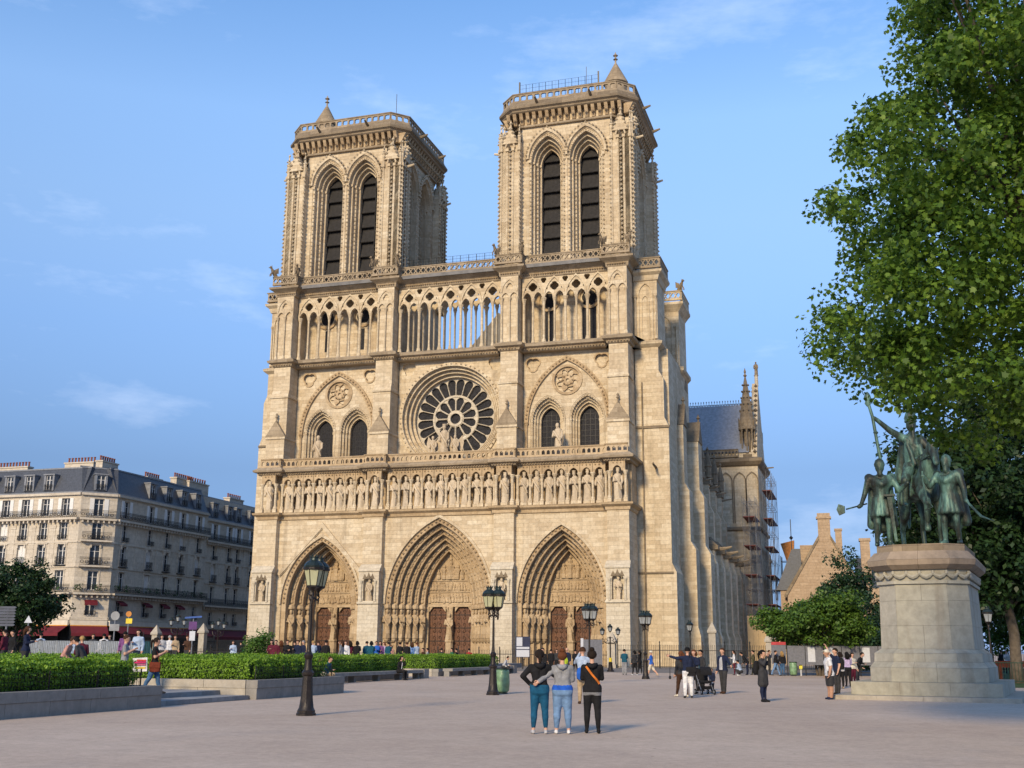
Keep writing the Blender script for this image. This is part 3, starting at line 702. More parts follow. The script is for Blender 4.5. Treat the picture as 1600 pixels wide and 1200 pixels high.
for p, rz in (((-.3,.7,44.85),-.6),((2.8,.8,44.85),.4),((12.6,.8,44.85),-.4),((15.7,.8,44.85),.4),((27.6,.8,44.85),-.4),((30.7,.8,44.85),.4),((39.8,.8,44.85),-.4),((42.9,.7,44.85),.7)): chimera(p, rz, 1.15)

# ---- towers
def tower(name, X0, X1, label):
    w_ = X1-X0; Y0, Y1 = 2.7, 2.7+w_; zb = 43.6; root = MB()
    # shaft behind the open gallery
    root.box(X0+.4, X1-.4, 4.9, Y1-.4, 33.5, 44.2)
    rt = part(root, name, LIME); tag(rt, label)
    frames = [face_frame((X0, Y0, 0), (1,0,0), (0,1,0)), face_frame((X1, Y0, 0), (0,1,0), (-1,0,0)),
              face_frame((X1, Y1, 0), (-1,0,0), (0,-1,0)), face_frame((X0, Y1, 0), (0,-1,0), (1,0,0))]
    cx = w_/2; pw = 2.45; zsp = 57.0
    wall = MB(); L_ = [arch(cx+s*2.3, 2.2, zsp, 60.35, 10, zb+.02) for s in (-1, 1)]
    wall.slab([(pw-.1, zb), (w_-pw+.1, zb), (w_-pw+.1, 62.8), (pw-.1, 62.8)], L_, .8, 1.5)
    jm = MB()
    for s in (-1, 1):
        c_ = cx+s*2.3
        for k in range(4):
            o = arch(c_, 2.2-.26*k, zsp, 60.35-.36*k, 10, zb); q = arch(c_, 2.2-.26*(k+1), zsp, 60.35-.36*(k+1), 10, zb)
            jm.ring(o, q, .9+.55*k, 1.6+.55*k)
            jm.tube([(x, .9+.55*k, z) for x, z in arch(c_, 2.2-.26*(k+1)+.02, zsp, 60.35-.36*(k+1)+.02, 10, zb)], .085, 5)
            for e in (-1, 1): jm.box(c_+e*(2.06-.26*k)-.17, c_+e*(2.06-.26*k)+.17, .72+.55*k, 1.0+.55*k, zsp-.25, zsp+.08)
        jm.ring(arch(c_, 2.42, zsp+.2, 60.85, 10), arch(c_, 2.2, zsp+.2, 60.5, 10), .58, .86)
        crockets(jm, [(x, .6, z) for x, z in arch(c_, 2.52, zsp+.2, 60.98, 10)], .17)
        for k in (0, 2):
            crockets(jm, [(c_+e*(1.98-.26*k), .86+.55*k, z) for e in (-1, 1) for z in np.arange(zb+1.6, zsp-.3, .52)], .15)
            crockets(jm, [(x, .86+.55*k, z) for x, z in arch(c_, 1.98-.26*k, zsp, 60.1-.36*k, 13)], .1)
    pier = MB()
    for x0 in (0,):
        pier.box(x0, x0+pw, 0, 1.7, zb, 59.2)
        for x in (x0+.14, x0+pw*.36, x0+pw*.64, x0+pw-.14): pier.tube([(x, -.05, zb), (x, -.05, 58.3)], .13, 6)
        for x in (x0+.02, x0+pw*.5, x0+pw-.02): crockets(pier, [(x, -.12, z) for z in np.arange(zb+1.5, 58.2, .52)], .165)
        for x in (x0+.14, x0+pw*.36, x0+pw*.64, x0+pw-.14): pier.box(x-.2, x+.2, -.28, .1, 58.1, 58.45)
        # niche head with gablet and pinnacle
        pier.ring(arch(x0+pw/2, .62, 58.5, 59.5, 6), arch(x0+pw/2, .45, 58.5, 59.25, 6), -.25, .1)
        pier.add([(x0+.25,-.3,59.0),(x0+pw-.25,-.3,59.0),(x0+pw/2,-.3,61.2),(x0+.25,.9,59.0),(x0+pw-.25,.9,59.0),(x0+pw/2,.9,61.2)], [(0,1,2),(5,4,3),(0,2,5,3),(1,4,5,2),(0,3,4,1)])
        crockets(pier, [(x0+pw/2+e*t*.95, -.32, 61.1-t*2.0) for e in (-1, 1) for t in (.15,.4,.65,.9)], .19)
        for x in (x0+.15, x0+pw-.15):
            pier.lathe((x, .0, 58.5), [(.2,0),(.2,1.3),(.27,1.35),(.16,1.6),(.03,2.6),(.12,2.7),(.02,2.95)], 6); crockets(pier, [(x, -.2, z) for z in (60.1, 60.5)], .12)
        pier.lathe((x0+pw/2, .1, 61.0), [(.14,0),(.09,.5),(.24,.65),(.1,.85),(.02,1.1)], 6)
        # gargoyle
        pier.tube([(x0+pw/2, .1, 58.4), (x0+pw/2, -.7, 58.5), (x0+pw/2, -1.15, 58.62)], [.2, .15, .12], 6)
    cor = MB()
    for x in np.arange(.9, w_-.6, .78):
        cor.add([(x-.2,.5,61.5),(x+.2,.5,61.5),(x+.2,-.12,62.74),(x-.2,-.12,62.74),(x-.2,.95,61.5),(x+.2,.95,61.5),(x+.2,.95,62.74),(x-.2,.95,62.74)], [(0,1,2,3),(1,5,6,2),(4,0,3,7),(0,4,5,1),(3,2,6,7)])
        crockets(cor, [(x, .12, 61.98)], .2)
    lou = MB(); lou.hexa([(-1.2,0,0),(1.2,0,0),(1.2,.08,.04),(-1.2,.08,.04)], [(-1.2,.55,2.1),(1.2,.55,2.1),(1.2,.63,2.1),(-1.2,.63,2.1)])
    for k in range(16): lou.add([(-1.2+k*.15,-.012,.02),(-1.2+(k+1)*.15,-.012,.02),(-1.2+(k+.5)*.15,-.012,-.17)], [(0,1,2)])
    lme = None; meshes = None
    for fi, M in enumerate(frames):
        if meshes is None:
            a = part(wall, 'tower_wall', LIME, rt); b_ = part(jm, 'window_jamb', LIME, rt); c_ = part(pier, 'tower_pier', LIME, rt); d_ = part(cor, 'corbel_table', CARVED, rt)
            meshes = [a, b_, c_, d_]
            for o in meshes: o.matrix_local = M
        else:
            for o in meshes: link(o.name.split('.')[0], o.data, rt, M=M)
        link('tower_pier', c_.data, rt, M=M @ Matrix.Translation((w_-pw, 0, 0)))
        for s in (-1, 1):
            for k in range(8):
                Ml = M @ Matrix.Translation((cx+s*2.3, 3.0, 44.4+k*1.9))
                if lme is None: o = part(lou, 'louvre', LOUVRE, rt); lme = o.data; o.matrix_local = Ml
                else: link('louvre', lme, rt, M=Ml)
        if fi < 2:
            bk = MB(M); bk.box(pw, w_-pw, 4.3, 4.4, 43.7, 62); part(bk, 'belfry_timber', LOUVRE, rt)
    # cornice and parapet, chamfered corners
    ch = 1.7; e = .05
    def oct_path(o): 
        a, b_, c0, c1 = X0-o, X1+o, Y0-o, Y1+o
        return [(a+ch, c0), (b_-ch, c0), (b_, c0+ch), (b_, c1-ch), (b_-ch, c1), (a+ch, c1), (a, c1-ch), (a, c0+ch)]
    cm = MB(); moulding(cm, oct_path(.1), [(-1.4,62.75),(.05,62.75),(.2,62.85),(.25,62.98),(.46,63.1),(.5,63.35),(.12,64.0),(-1.4,64.0)], True)
    moulding(cm, oct_path(-.87), [(-.5,60.7),(0,60.7),(0,62.76),(-.5,62.76)], True); moulding(cm, oct_path(-.7), [(-.3,61.12),(.22,61.16),(.26,61.3),(.2,61.42),(-.3,61.45)], True)
    part(cm, 'tower_cornice', WEATH, rt)
    cm = MB(); moulding(cm, oct_path(.1), [(.3,63.08),(.53,63.12),(.55,63.38),(.16,64.03),(.1,64.03),(.1,63.6)], True); part(cm, 'tower_weathering', DARKST, rt)
    balustrade('tower_parapet', oct_path(.1), 64.1, 65.1, 'quatrefoil', WEATH, rt, step=.8, close=True)
    rf = MB(); rf.box(X0+1.2, X1-1.2, Y0+1.2, Y1-1.2, 63.4, 63.9); part(rf, 'tower_roof', LEAD, rt)
    for fi, M in enumerate(frames):
        for x in (cx-3.2, cx+3.2):
            gg = MB(M); gg.tube([(x, .2, 63.5), (x, -.9, 63.75), (x, -1.5, 63.95)], [.2,.17,.1], 6); part(gg, 'gargoyle', DARKST, rt)
    return rt
NT = tower('tower', -.2, 15.0, 'north tower, without netting on its parapet')
ST = tower('tower', 27.45, 42.95, 'south tower with a wire net fence on its roof')
def turret(x, y, rt):
    t = MB(); t.lathe((x, y, 63.8), [(1.3,0),(1.3,2.6),(1.45,2.7),(1.45,2.9),(.12,5.5),(.1,5.6),(.1,5.9),(.28,6.0),(.1,6.15),(.1,6.35),(.3,6.5),(.1,6.7),(.03,6.95)], 16)
    part(t, 'stair_turret', WEATH, rt, R(40))
turret(2.9, 6.2, NT); turret(40.6, 6.0, ST)
for (x, rt) in ((12.2, NT), (36.8, ST)):
    p = MB(); p.tube([(x, 7, 63.8), (x, 7, 70.0)], .035, 5); part(p, 'lightning_rod', IRON, rt)
def net(x0, x1, y, z0, z1, rt):
    p = MB()
    for x in np.linspace(x0, x1, 13): p.tube([(x, y, z0), (x, y, z1)], .03, 4)
    for z in np.linspace(z0+.2, z1, 7): p.tube([(x0, y, z), (x1, y, z)], .014, 4)
    for x in np.arange(x0, x1, .4): p.tube([(x, y, z0), (x, y, z1)], .01, 3)
    p.box(x0-.08, x0+.08, y-.08, y+.08, z0, z1+.4); p.box(x1-.08, x1+.08, y-.08, y+.08, z0, z1+.4)
    part(p, 'safety_net', IRON, rt)
net(29.3, 38.9, 4.2, 64.0, 67.2, ST)
net(15.6, 27.4, 3.4, 43.9, 46.2, CATH)
# ---- slits and lancets behind the open gallery of the two towers
for X0, k in ((-.2, 0), (27.45, 1)):
    cxs = (X0+7.6)
    for s in (-1, 1):
        q = MB(); x = cxs+s*2.35
        if k == 0: q.box(x-.22, x+.22, 4.86, 4.92, 36.2, 38.8)
        else:
            for e in (-.45, .45): q.slab(arch(x+e, .36, 39.2, 40.2, 5, 35.3), [], 4.86, 4.93)
        part(q, 'window_slit', GLASS_D, (NT, ST)[k])
        r_ = MB(); r_.ring(circ(x, 40.3, 1.35, 20)+[circ(x, 40.3, 1.35, 20)[0]], circ(x, 40.3, 1.05, 20)+[circ(x, 40.3, 1.05, 20)[0]], 4.72, 4.95); part(r_, 'roundel', CARVED, (NT, ST)[k])
        r_ = MB(); r_.slab(foil(x, 40.3, .85, 6, 4), [], 4.87, 4.925); part(r_, 'oculus', GLASS_D, (NT, ST)[k])
# ---- nave roof seen through the gallery
r_ = MB(); r_.add([(12.5,21,34),(30.5,21,34),(21.5,21,44.5),(12.5,56,34),(30.5,56,34),(21.5,56,44.5)], [(0,1,2),(5,4,3),(0,2,5,3),(1,4,5,2),(0,3,4,1)]); part(r_, 'nave_roof', LEAD)

# ---- corner buttresses beside the front, then the south side
def offset_pier(x0, x1, y0, y1, stages, parent=None, name='side_buttress', cap=True, m=LIME, west=True, gab=True):
    """stages: (z0, z1, outer x) with sloped offsets between; front face stays at y0"""
    b = MB(); prev = None; s = 1 if x1 > x0 else -1
    for (z0, z1, xo) in stages:
        a, c_ = sorted((x0, xo)); b.box(a, c_, y0, y1, z0, z1)
        if prev is not None:
            b.hexa(*[[(min(prev, xo) if False else p[0], p[1], p[2]) for p in q] for q in (
                [(xo-s*.01, y0+.01, z0-.02), (prev, y0+.01, z0-.02), (prev, y1-.01, z0-.02), (xo-s*.01, y1-.01, z0-.02)] if s > 0 else [(prev, y0+.01, z0-.02), (xo-s*.01, y0+.01, z0-.02), (xo-s*.01, y1-.01, z0-.02), (prev, y1-.01, z0-.02)],
                [(xo-s*.01, y0+.01, z0+.9), (xo+s*.02, y0+.01, z0+.9), (xo+s*.02, y1-.01, z0+.9), (xo-s*.01, y1-.01, z0+.9)] if s > 0 else [(xo+s*.02, y0+.01, z0+.9), (xo-s*.01, y0+.01, z0+.9), (xo-s*.01, y1-.01, z0+.9), (xo+s*.02, y1-.01, z0+.9)])])
        prev = xo
    return part(b, name, m, parent)
def gablet_top(x0, x1, y0, y1, z, h, parent=None, m=DARKST):
    g_ = MB(); ym = (y0+y1)/2
    g_.add([(x0,y0-.1,z),(x1+.12,y0-.1,z),(x1+.12,y1+.1,z),(x0,y1+.1,z),(x0,ym,z+h),(x1+.12,ym,z+h)], [(0,1,5,4),(2,3,4,5),(1,2,5),(3,0,4),(0,3,2,1)])
    g_.lathe((x1-.1, ym, z+h-.1), [(.12,0),(.09,.4),(.24,.55),(.1,.75),(.03,1.0)], 6); part(g_, 'gablet', m, parent)
# faces west beside the outer buttresses
for s, xa, xs in ((1, 42.5, (46.5, 46.05, 45.6, 45.1)), (-1, 0.0, (-3.3, -3.15, -2.8, -2.4))):
    o = offset_pier(xa, xa+s, 4.6, 9.0, [(0, 9.6, xs[0]), (9.6, 25.1, xs[1]), (25.1, 30.3, xs[2]), (30.3, 34.4, xs[3])])
    q = MB(); a, b_ = sorted((xa, xs[1]))
    q.box(a, b_+(.12 if s > 0 else 0), 4.45, 4.6, 9.45, 9.65); q.box(a, b_+(.1 if s > 0 else 0), 4.45, 4.6, 24.9, 25.15)
    if s > 0: q.tube([(43.25, 4.5, 0), (43.25, 4.5, 30)], .09, 6); q.tube([(44.6,4.5,20.6),(44.6,3.0,20.7),(44.7,2.3,20.75)], [.16,.12,.09], 6)
    part(q, 'side_string', DARKST, o)
    # gallery stage of the corner
    q = MB(); a, b_ = sorted((xa, xs[3])); q.box(a, b_, 4.7, 9.5, 34.4, 41.6)
    cxx = (a+b_)/2
    q.ring(arch(cxx, .85, 40.0, 41.4, 7, 34.8), arch(cxx, .7, 40.0, 41.2, 7, 34.8), 4.56, 4.72); q.ring(arch(cxx, .45, 39.2, 39.9, 5, 34.8), arch(cxx, .36, 39.2, 39.78, 5, 34.8), 4.6, 4.72)
    for x in (a+.18, b_-.18): column(q, x, 4.62, 34.8, 39.8, .1)
    part(q, 'corner_gallery', LIME, o)
    pth = [(a-.0, 4.7), (b_, 4.7), (b_, 9.5)] if s > 0 else [(a, 9.5), (a, 4.7), (b_, 4.7)]
    q = MB(); moulding(q, pth, [(0,33.8),(.15,33.9),(.5,34.2),(.55,34.45),(.05,34.7),(-1,34.7),(-1,33.8)]); part(q, 'cornice', LIME, o); q = MB(); moulding(q, pth, [(0,41.5),(.15,41.6),(.3,42.1),(.65,42.4),(.7,42.65),(.1,42.85),(-1,42.85),(-1,41.5)]); part(q, 'cornice', LIME, o)
    pt2 = [(x+(.4*s if abs(x-xs[3]) < .1 else 0), y-(.4 if y < 5 else 0)) for x, y in pth]
    balustrade('balustrade', pt2, 43.0, 44.0, 'lattice', WEATH, o, step=.62)
# the two further buttresses of the tower's south side
for (ya, yb, xo, tops) in ((11.5, 14.0, 47.6, 26.5), (17.6, 20.6, 48.4, 25.6)):
    o = offset_pier(42.5, 43.5, ya, yb, [(0, 3.2, xo+.25), (3.2, 12.5, xo), (12.5, 19, xo-.55), (19, tops, xo-1.05)])
    gablet_top(42.6, xo-1.05, ya, yb, tops, 2.6, o)
    o2 = offset_pier(42.5, 43.5, ya+.2, yb-.2, [(tops, 32, xo-2.6)]); gablet_top(42.6, xo-2.6, ya+.2, yb-.2, 32, 2.2, o2)
q = MB(); q.box(42.4, 44.6, 9, 20.5, 0, 33.8); part(q, 'tower_side_wall', LIME)
q = MB(); q.box(42.5, 45.8, 15.5, 20.8, 33.8, 41.2); q.ring(arch(44.1, 1.0, 39.0, 40.8, 7, 34.6), arch(44.1, .82, 39.0, 40.5, 7, 34.6), 15.36, 15.52)
for x in (42.9, 44.1, 45.5): column(q, x, 15.42, 34.6, 39.2, .1)
moulding(q, [(42.5,15.5),(45.8,15.5),(45.8,20.8)], [(0,33.2),(.5,33.7),(.5,34.1),(0,34.3),(-1,34.3),(-1,33.2)]); moulding(q, [(42.5,15.5),(45.8,15.5),(45.8,20.8)], [(0,41.0),(.3,41.4),(.65,41.8),(.65,42.1),(0,42.3),(-1,42.3),(-1,41.0)])
co = part(q, 'rear_corner', LIME); balustrade('balustrade', [(42.5,15.1),(46.2,15.1),(46.2,20.8)], 42.4, 43.4, 'lattice', LIME, co); chimera((46.2,15.2,43.5), .9, 1.2)
# nave chapels: wall, piers with stepped heads, pinnacles, flying buttresses
q = MB(); q.box(31, 46.4, 20.8, 55, 0, 13.2); q.box(29.8, 41, 21, 55, 13, 23); q.box(12.5, 30.5, 21, 56, 20, 34)
part(q, 'nave_wall', LIME)
q = MB(); q.add([(40.9,20.8,15.5),(46.6,20.8,13.3),(46.6,55,13.3),(40.9,55,15.5),(30.4,20.8,26.5),(41.1,20.8,23.1),(41.1,55,23.1),(30.4,55,26.5)], [(0,1,2,3),(4,5,6,7)]); part(q, 'aisle_roof', LEAD)
for j in range(5):
    ya = 22.6+j*6.9
    o = offset_pier(44.0, 45, ya, ya+1.7, [(0, 3.0, 48.75), (3.0, 11.6, 48.45), (11.6, 13.6, 48.2)], m=LIME)
    q = MB(); q.box(44, 48.7, ya-.25, ya+1.95, 13.4, 13.9); q.hexa([(45.5,ya-.2,13.9),(48.6,ya-.2,13.9),(48.6,ya+1.9,13.9),(45.5,ya+1.9,13.9)], [(45.6,ya+.3,15.6),(46.9,ya+.3,15.6),(46.9,ya+1.4,15.6),(45.6,ya+1.4,15.6)])
    q.tube([(48.4, ya+.85, 13.5), (49.6, ya+.85, 13.6), (50.2, ya+.85, 13.75)], [.25,.18,.12], 6); part(q, 'pier_head', DARKST, o)
    u = offset_pier(41.0, 42, ya+.1, ya+1.6, [(12, 19.5, 46.5), (19.5, 23.2, 46.0)], o, 'upper_pier')
    q = MB()
    for t in range(5): q.box(45.2-t*.5, 46.2-t*.5, ya-.05, ya+1.75, 23.2+t*.55, 23.9+t*.55)
    q.lathe((45.9, ya+.85, 24.2), [(.45,0),(.45,1.4),(.55,1.5),(.1,3.6),(.22,3.8),(.02,4.2)], 8); q.tube([(46, ya+.85, 22.8), (47.4, ya+.85, 23.0)], .16, 6, .1)
    part(q, 'pier_pinnacle', DARKST, o)
    f = MB(); fa = [(41.5-11*t, 23.2+8.2*t-1.5*t*t) for t in np.linspace(0, 1, 9)]; f.ring([(x, z+.9) for x, z in fa], fa, ya+.4, ya+1.2); part(f, 'flying_buttress', LIME, o)
    wn_ = MB(); wn_.slab(arch(0, 1.9, 8.2, 11.2, 8, 3.4), [], 0, .06); wo_ = part(wn_, 'chapel_window', GLASS_D, o); wo_.matrix_local = face_frame((46.46, ya+4.3, 0), (0,1,0), (-1,0,0))
# small dormer turret near the roof
q = MB(); q.box(40.6, 41.8, 25, 27.2, 22, 26.6); q.add([(40.4,24.8,26.6),(42,24.8,26.6),(42,27.4,26.6),(40.4,27.4,26.6),(41.2,26.1,30)], [(0,1,4),(1,2,4),(2,3,4),(3,0,4)]); part(q, 'turret', LEAD)
# ---- south transept
TX, TY0, TY1 = 50.6, 55.5, 69.0
q = MB(); q.box(28, TX, TY0, TY1, 0, 30.5); tw = part(q, 'transept', LIME)
q = MB(); q.add([(30,TY0-.2,30.5),(TX-.9,TY0-.2,30.5),(TX-.9,TY1,30.5),(30,TY1,30.5),(30,62.2,39.2),(TX-.9,62.2,39.2)], [(0,1,5,4),(2,3,4,5),(1,2,5),(3,0,4)])
for x in np.arange(30, TX-1, .6): q.add([(x, TY0-.22, 30.5), (x+.08, TY0-.22, 30.5), (x+.08, 62.18, 39.25), (x, 62.18, 39.25), (x+.04, 58.7, 35.05)], [(0,1,2,3)])
part(q, 'transept_roof', mat('grey lead roof', (.26, .265, .28), .5, .1, .2, 2.5, .2, 3), tw)
q = MB()
for x in np.arange(30, TX-1.2, .42): q.tube([(x, 62.2, 39.1), (x+.2, 62.2, 39.75), (x+.4, 62.2, 39.1)], .045, 4); q.lathe((x+.2, 62.2, 39.7), [(.03,0),(.1,.14),(.02,.32)], 5)
q.tube([(30, 62.2, 39.35), (TX-1, 62.2, 39.35)], .06, 4); part(q, 'ridge_cresting', LEAD, tw)
q = MB(); q.slab([(TY0+.02, .02), (TY1-.02, .02), (TY1-.02, 30.5), (62.25, 42.5), (TY0+.02, 30.5)], [], 0, .9); o = part(q, 'transept_gable', LIME, tw); o.matrix_local = face_frame((TX+.3, 0, 0), (0,1,0), (-1,0,0))
q = MB()
for e, t in [(e, t) for e in (-1, 1) for t in np.linspace(.05, 1, 14)]: crockets(q, [(TX, 62.25+e*6.8*t, 42.6-12*t)], .3)
moulding(q, [(40,TY0),(TX+.35,TY0),(TX+.35,TY1)], [(0,28.4),(.3,28.6),(.7,29.1),(.7,29.5),(0,29.8),(-.5,29.8),(-.5,28.4)])
moulding(q, [(40,TY0),(TX+.35,TY0),(TX+.35,TY1)], [(0,18.8),(.25,19.0),(.25,19.3),(0,19.5),(-.5,19.5),(-.5,18.8)])
for x in (46.2, 48.2, 50.0): q.ring(arch(x, .95, 26.2, 27.6, 6, 20), arch(x, .8, 26.2, 27.4, 6, 20), TY0-.12, TY0+.05)
q.tube([(TX, TY0+6, 28.9), (TX+2.2, TY0+6, 29.0)], .16, 6, .1); part(q, 'transept_trim', DARKST, tw)
for yy, h in ((TY0+.2, 1.0), (TY1-1, 1.02)):
    q = MB(); bx, by = TX-1.1, yy+.9
    q.lathe((bx, by, 29.6), [(1.35,0),(1.35,.6),(1.1,.7)], 8, PI/8)
    for k in range(8): column(q, bx+1.05*math.cos(PI/4*k), by+1.05*math.sin(PI/4*k), 30.2, 34.2, .12)
    q.lathe((bx, by, 30.2), [(.55,0),(.55,4)], 8)
    q.lathe((bx, by, 34.1), [(1.25,0),(1.35,.3),(1.2,.6),(1.1,1.6),(.95,2.6),(.28,7.4*h),(.12,8.2*h),(.3,8.4*h),(.1,8.7*h),(.2,9.0*h),(.02,9.6*h)], 8, PI/8)
    for k in range(8):
        an = PI/4*k+PI/8; q.add([(bx+1.3*math.cos(an-.35), by+1.3*math.sin(an-.35), 34.1), (bx+1.3*math.cos(an+.35), by+1.3*math.sin(an+.35), 34.1), (bx+1.35*math.cos(an), by+1.35*math.sin(an), 36.0), (bx+.9*math.cos(an), by+.9*math.sin(an), 35)], [(0,1,2),(1,3,2),(3,0,2)])
        crockets(q, [(bx+r_*math.cos(an), by+r_*math.sin(an), z) for r_, z in ((1.02,37),(.88,38),(.74,39),(.6,40),(.46,41))], .16)
    part(q, 'pinnacle', DARKST, tw)
q = MB(); q.lathe((TX+.1, 62.25, 42), [(.3,0),(.28,1.6),(.4,1.8)], 6); part(q, 'gable_pedestal', PALE, tw); figure(SAINT[1], tw, (TX+.1, 62.25, 43.8), 2.2, 'gable_statue', 0, DARKST)
balustrade('balustrade', [(42,TY0-.3),(TX-2.4,TY0-.3)], 29.9, 30.9, 'arch', DARKST, tw, step=.5)
# choir masses and pinnacles far behind
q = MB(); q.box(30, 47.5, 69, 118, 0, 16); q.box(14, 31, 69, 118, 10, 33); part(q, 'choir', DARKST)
for j in range(6):
    q = MB(); q.lathe((47.2, 74+j*7, 10), [(1.0,0),(1.0,8),(1.2,8.2),(.7,10),(.1,15),(.02,16)], 8); part(q, 'choir_pinnacle', DARKST)
# ================================================================== town houses to the north
CREAM = stone_mat('cream building stone', (.47, .41, .325), (.55, .485, .395), (.61, .55, .46), bw=1.6, bh=.55, joint=.018, stain=(.2, .17, .14), stain_amt=.35, streak=.3, bumpd=.02)
WHITE = mat('white painted wood', (.66, .65, .63), .5, 0, .08, 4)
WGLASS = mat('window glass', (.03, .035, .045), .12, 0, .3, .8, 0, 5, .5)
CURTAIN = mat('white curtain', (.5, .49, .47), .9, 0, .15, 3)
RED = mat('dark red awning canvas', (.12, .008, .016), .8, 0, .2, 2)
OCHRE = mat('ochre awning trim', (.55, .24, .03), .7, 0, .1, 3)
SIGN_W = mat('cream shop fascia', (.58, .52, .42), .6, 0, .1, 2)
TERRA = mat('terracotta chimney pot', (.20, .065, .042), .85, 0, .25, 6)
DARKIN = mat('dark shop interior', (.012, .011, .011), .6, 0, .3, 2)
BOXLEAF = mat('balcony plants', (.03, .075, .018), .8, 0, .5, 9)
ZINC = mat('zinc', (.20, .21, .23), .5, .2, .2, 3)
def window_mesh():
    mats = [WHITE, WGLASS, CURTAIN]
def make_window(w, h, var):
    """returns mesh list: frame, panes, shutters; local u centred, z from 0, depth 0 = wall plane"""
    f = MB(); t = .07
    f.box(-w/2, -w/2+t, .26, .34, 0, h); f.box(w/2-t, w/2, .26, .34, 0, h); f.box(-w/2+t, w/2-t, .26, .34, h-t, h); f.box(-w/2+t, w/2-t, .26, .34, 0, t*1.4)
    f.box(-.05, .05, .25, .335, t*1.4, h-t)
    for s in (-1, 1):
        a, b_ = sorted((s*.05, s*(w/2-t))); f.box(a, b_, .275, .325, h*.68, h*.68+.045)
    p = MB(); p.box(-w/2+t, -.05, .298, .31, t, h-t); q = MB(); q.box(.05, w/2-t, .298, .31, t, h-t)
    c = MB(); c.k = 0
    e = MB()
    if var == 0: c.box(-w/2+t, -w*.22, .33, .35, t, h-t); e.box(w*.22, w/2-t, .33, .35, t, h-t)
    elif var == 1: c.box(-w/2+t, w/2-t, .33, .35, t, h-t)
    elif var == 2: c.box(-w/2+.02, -.02, .18, .23, .05, h-.05); e.box(.02, w/2-.02, .18, .23, .05, h-.05)   # closed shutters
    else: c.box(-w/2-w*.46, -w/2-.02, -.06, -.01, .05, h); e.box(w/2+.02, w/2+w*.46, -.06, -.01, .05, h)     # open shutters
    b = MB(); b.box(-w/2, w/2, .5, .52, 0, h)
    out = []
    for nm, m_, mt in (('window', f, WHITE), ('pane', p, WGLASS), ('pane', q, WGLASS), ('curtain' if var < 2 else 'shutter', c, CURTAIN if var < 2 else WHITE), ('curtain' if var < 2 else 'shutter', e, CURTAIN if var < 2 else WHITE), ('dark_room', b, DARKIN)):
        if not m_.v: continue
        me = bpy.data.meshes.new(nm); me.from_pydata(m_.v, [], m_.f); me.materials.append(mt); out.append((nm, me))
    return out
WINS = {}
def put_window(M, u, z, w, h, var, parent):
    k = (round(w, 2), round(h, 2), var)
    if k not in WINS: WINS[k] = make_window(w, h, var)
    f = None
    for nm, me in WINS[k]:
        if f is None: f = link(nm, me, parent, M=M @ Matrix.Translation((u, 0, z)))
        else: link(nm, me, f)
    return f
def railing(mb, M, u0, u1, d, z, h=1.0, step=.14, scroll=True):
    mb.M = M
    for zz in (z+.06, z+h*.82, z+h): mb.box(u0, u1, d-.02, d+.02, zz-.02, zz+.02)
    for u in np.arange(u0+step/2, u1, step): mb.box(u-.012, u+.012, d-.012, d+.012, z+.06, z+h)
    if scroll:
        for u in np.arange(u0+.28, u1-.1, .56): mb.ring(circ(u, z+h*.44, .2, 8)+[circ(u, z+h*.44, .2, 8)[0]], circ(u, z+h*.44, .15, 8)+[circ(u, z+h*.44, .15, 8)[0]], d-.02, d+.02)
    mb.M = Matrix()
FLOORS = [(5.3, 1.75, 1.15), (8.3, 2.3, 1.2), (11.3, 2.45, 1.2), (14.35, 2.1, 1.15), (17.25, 2.15, 1.15)]
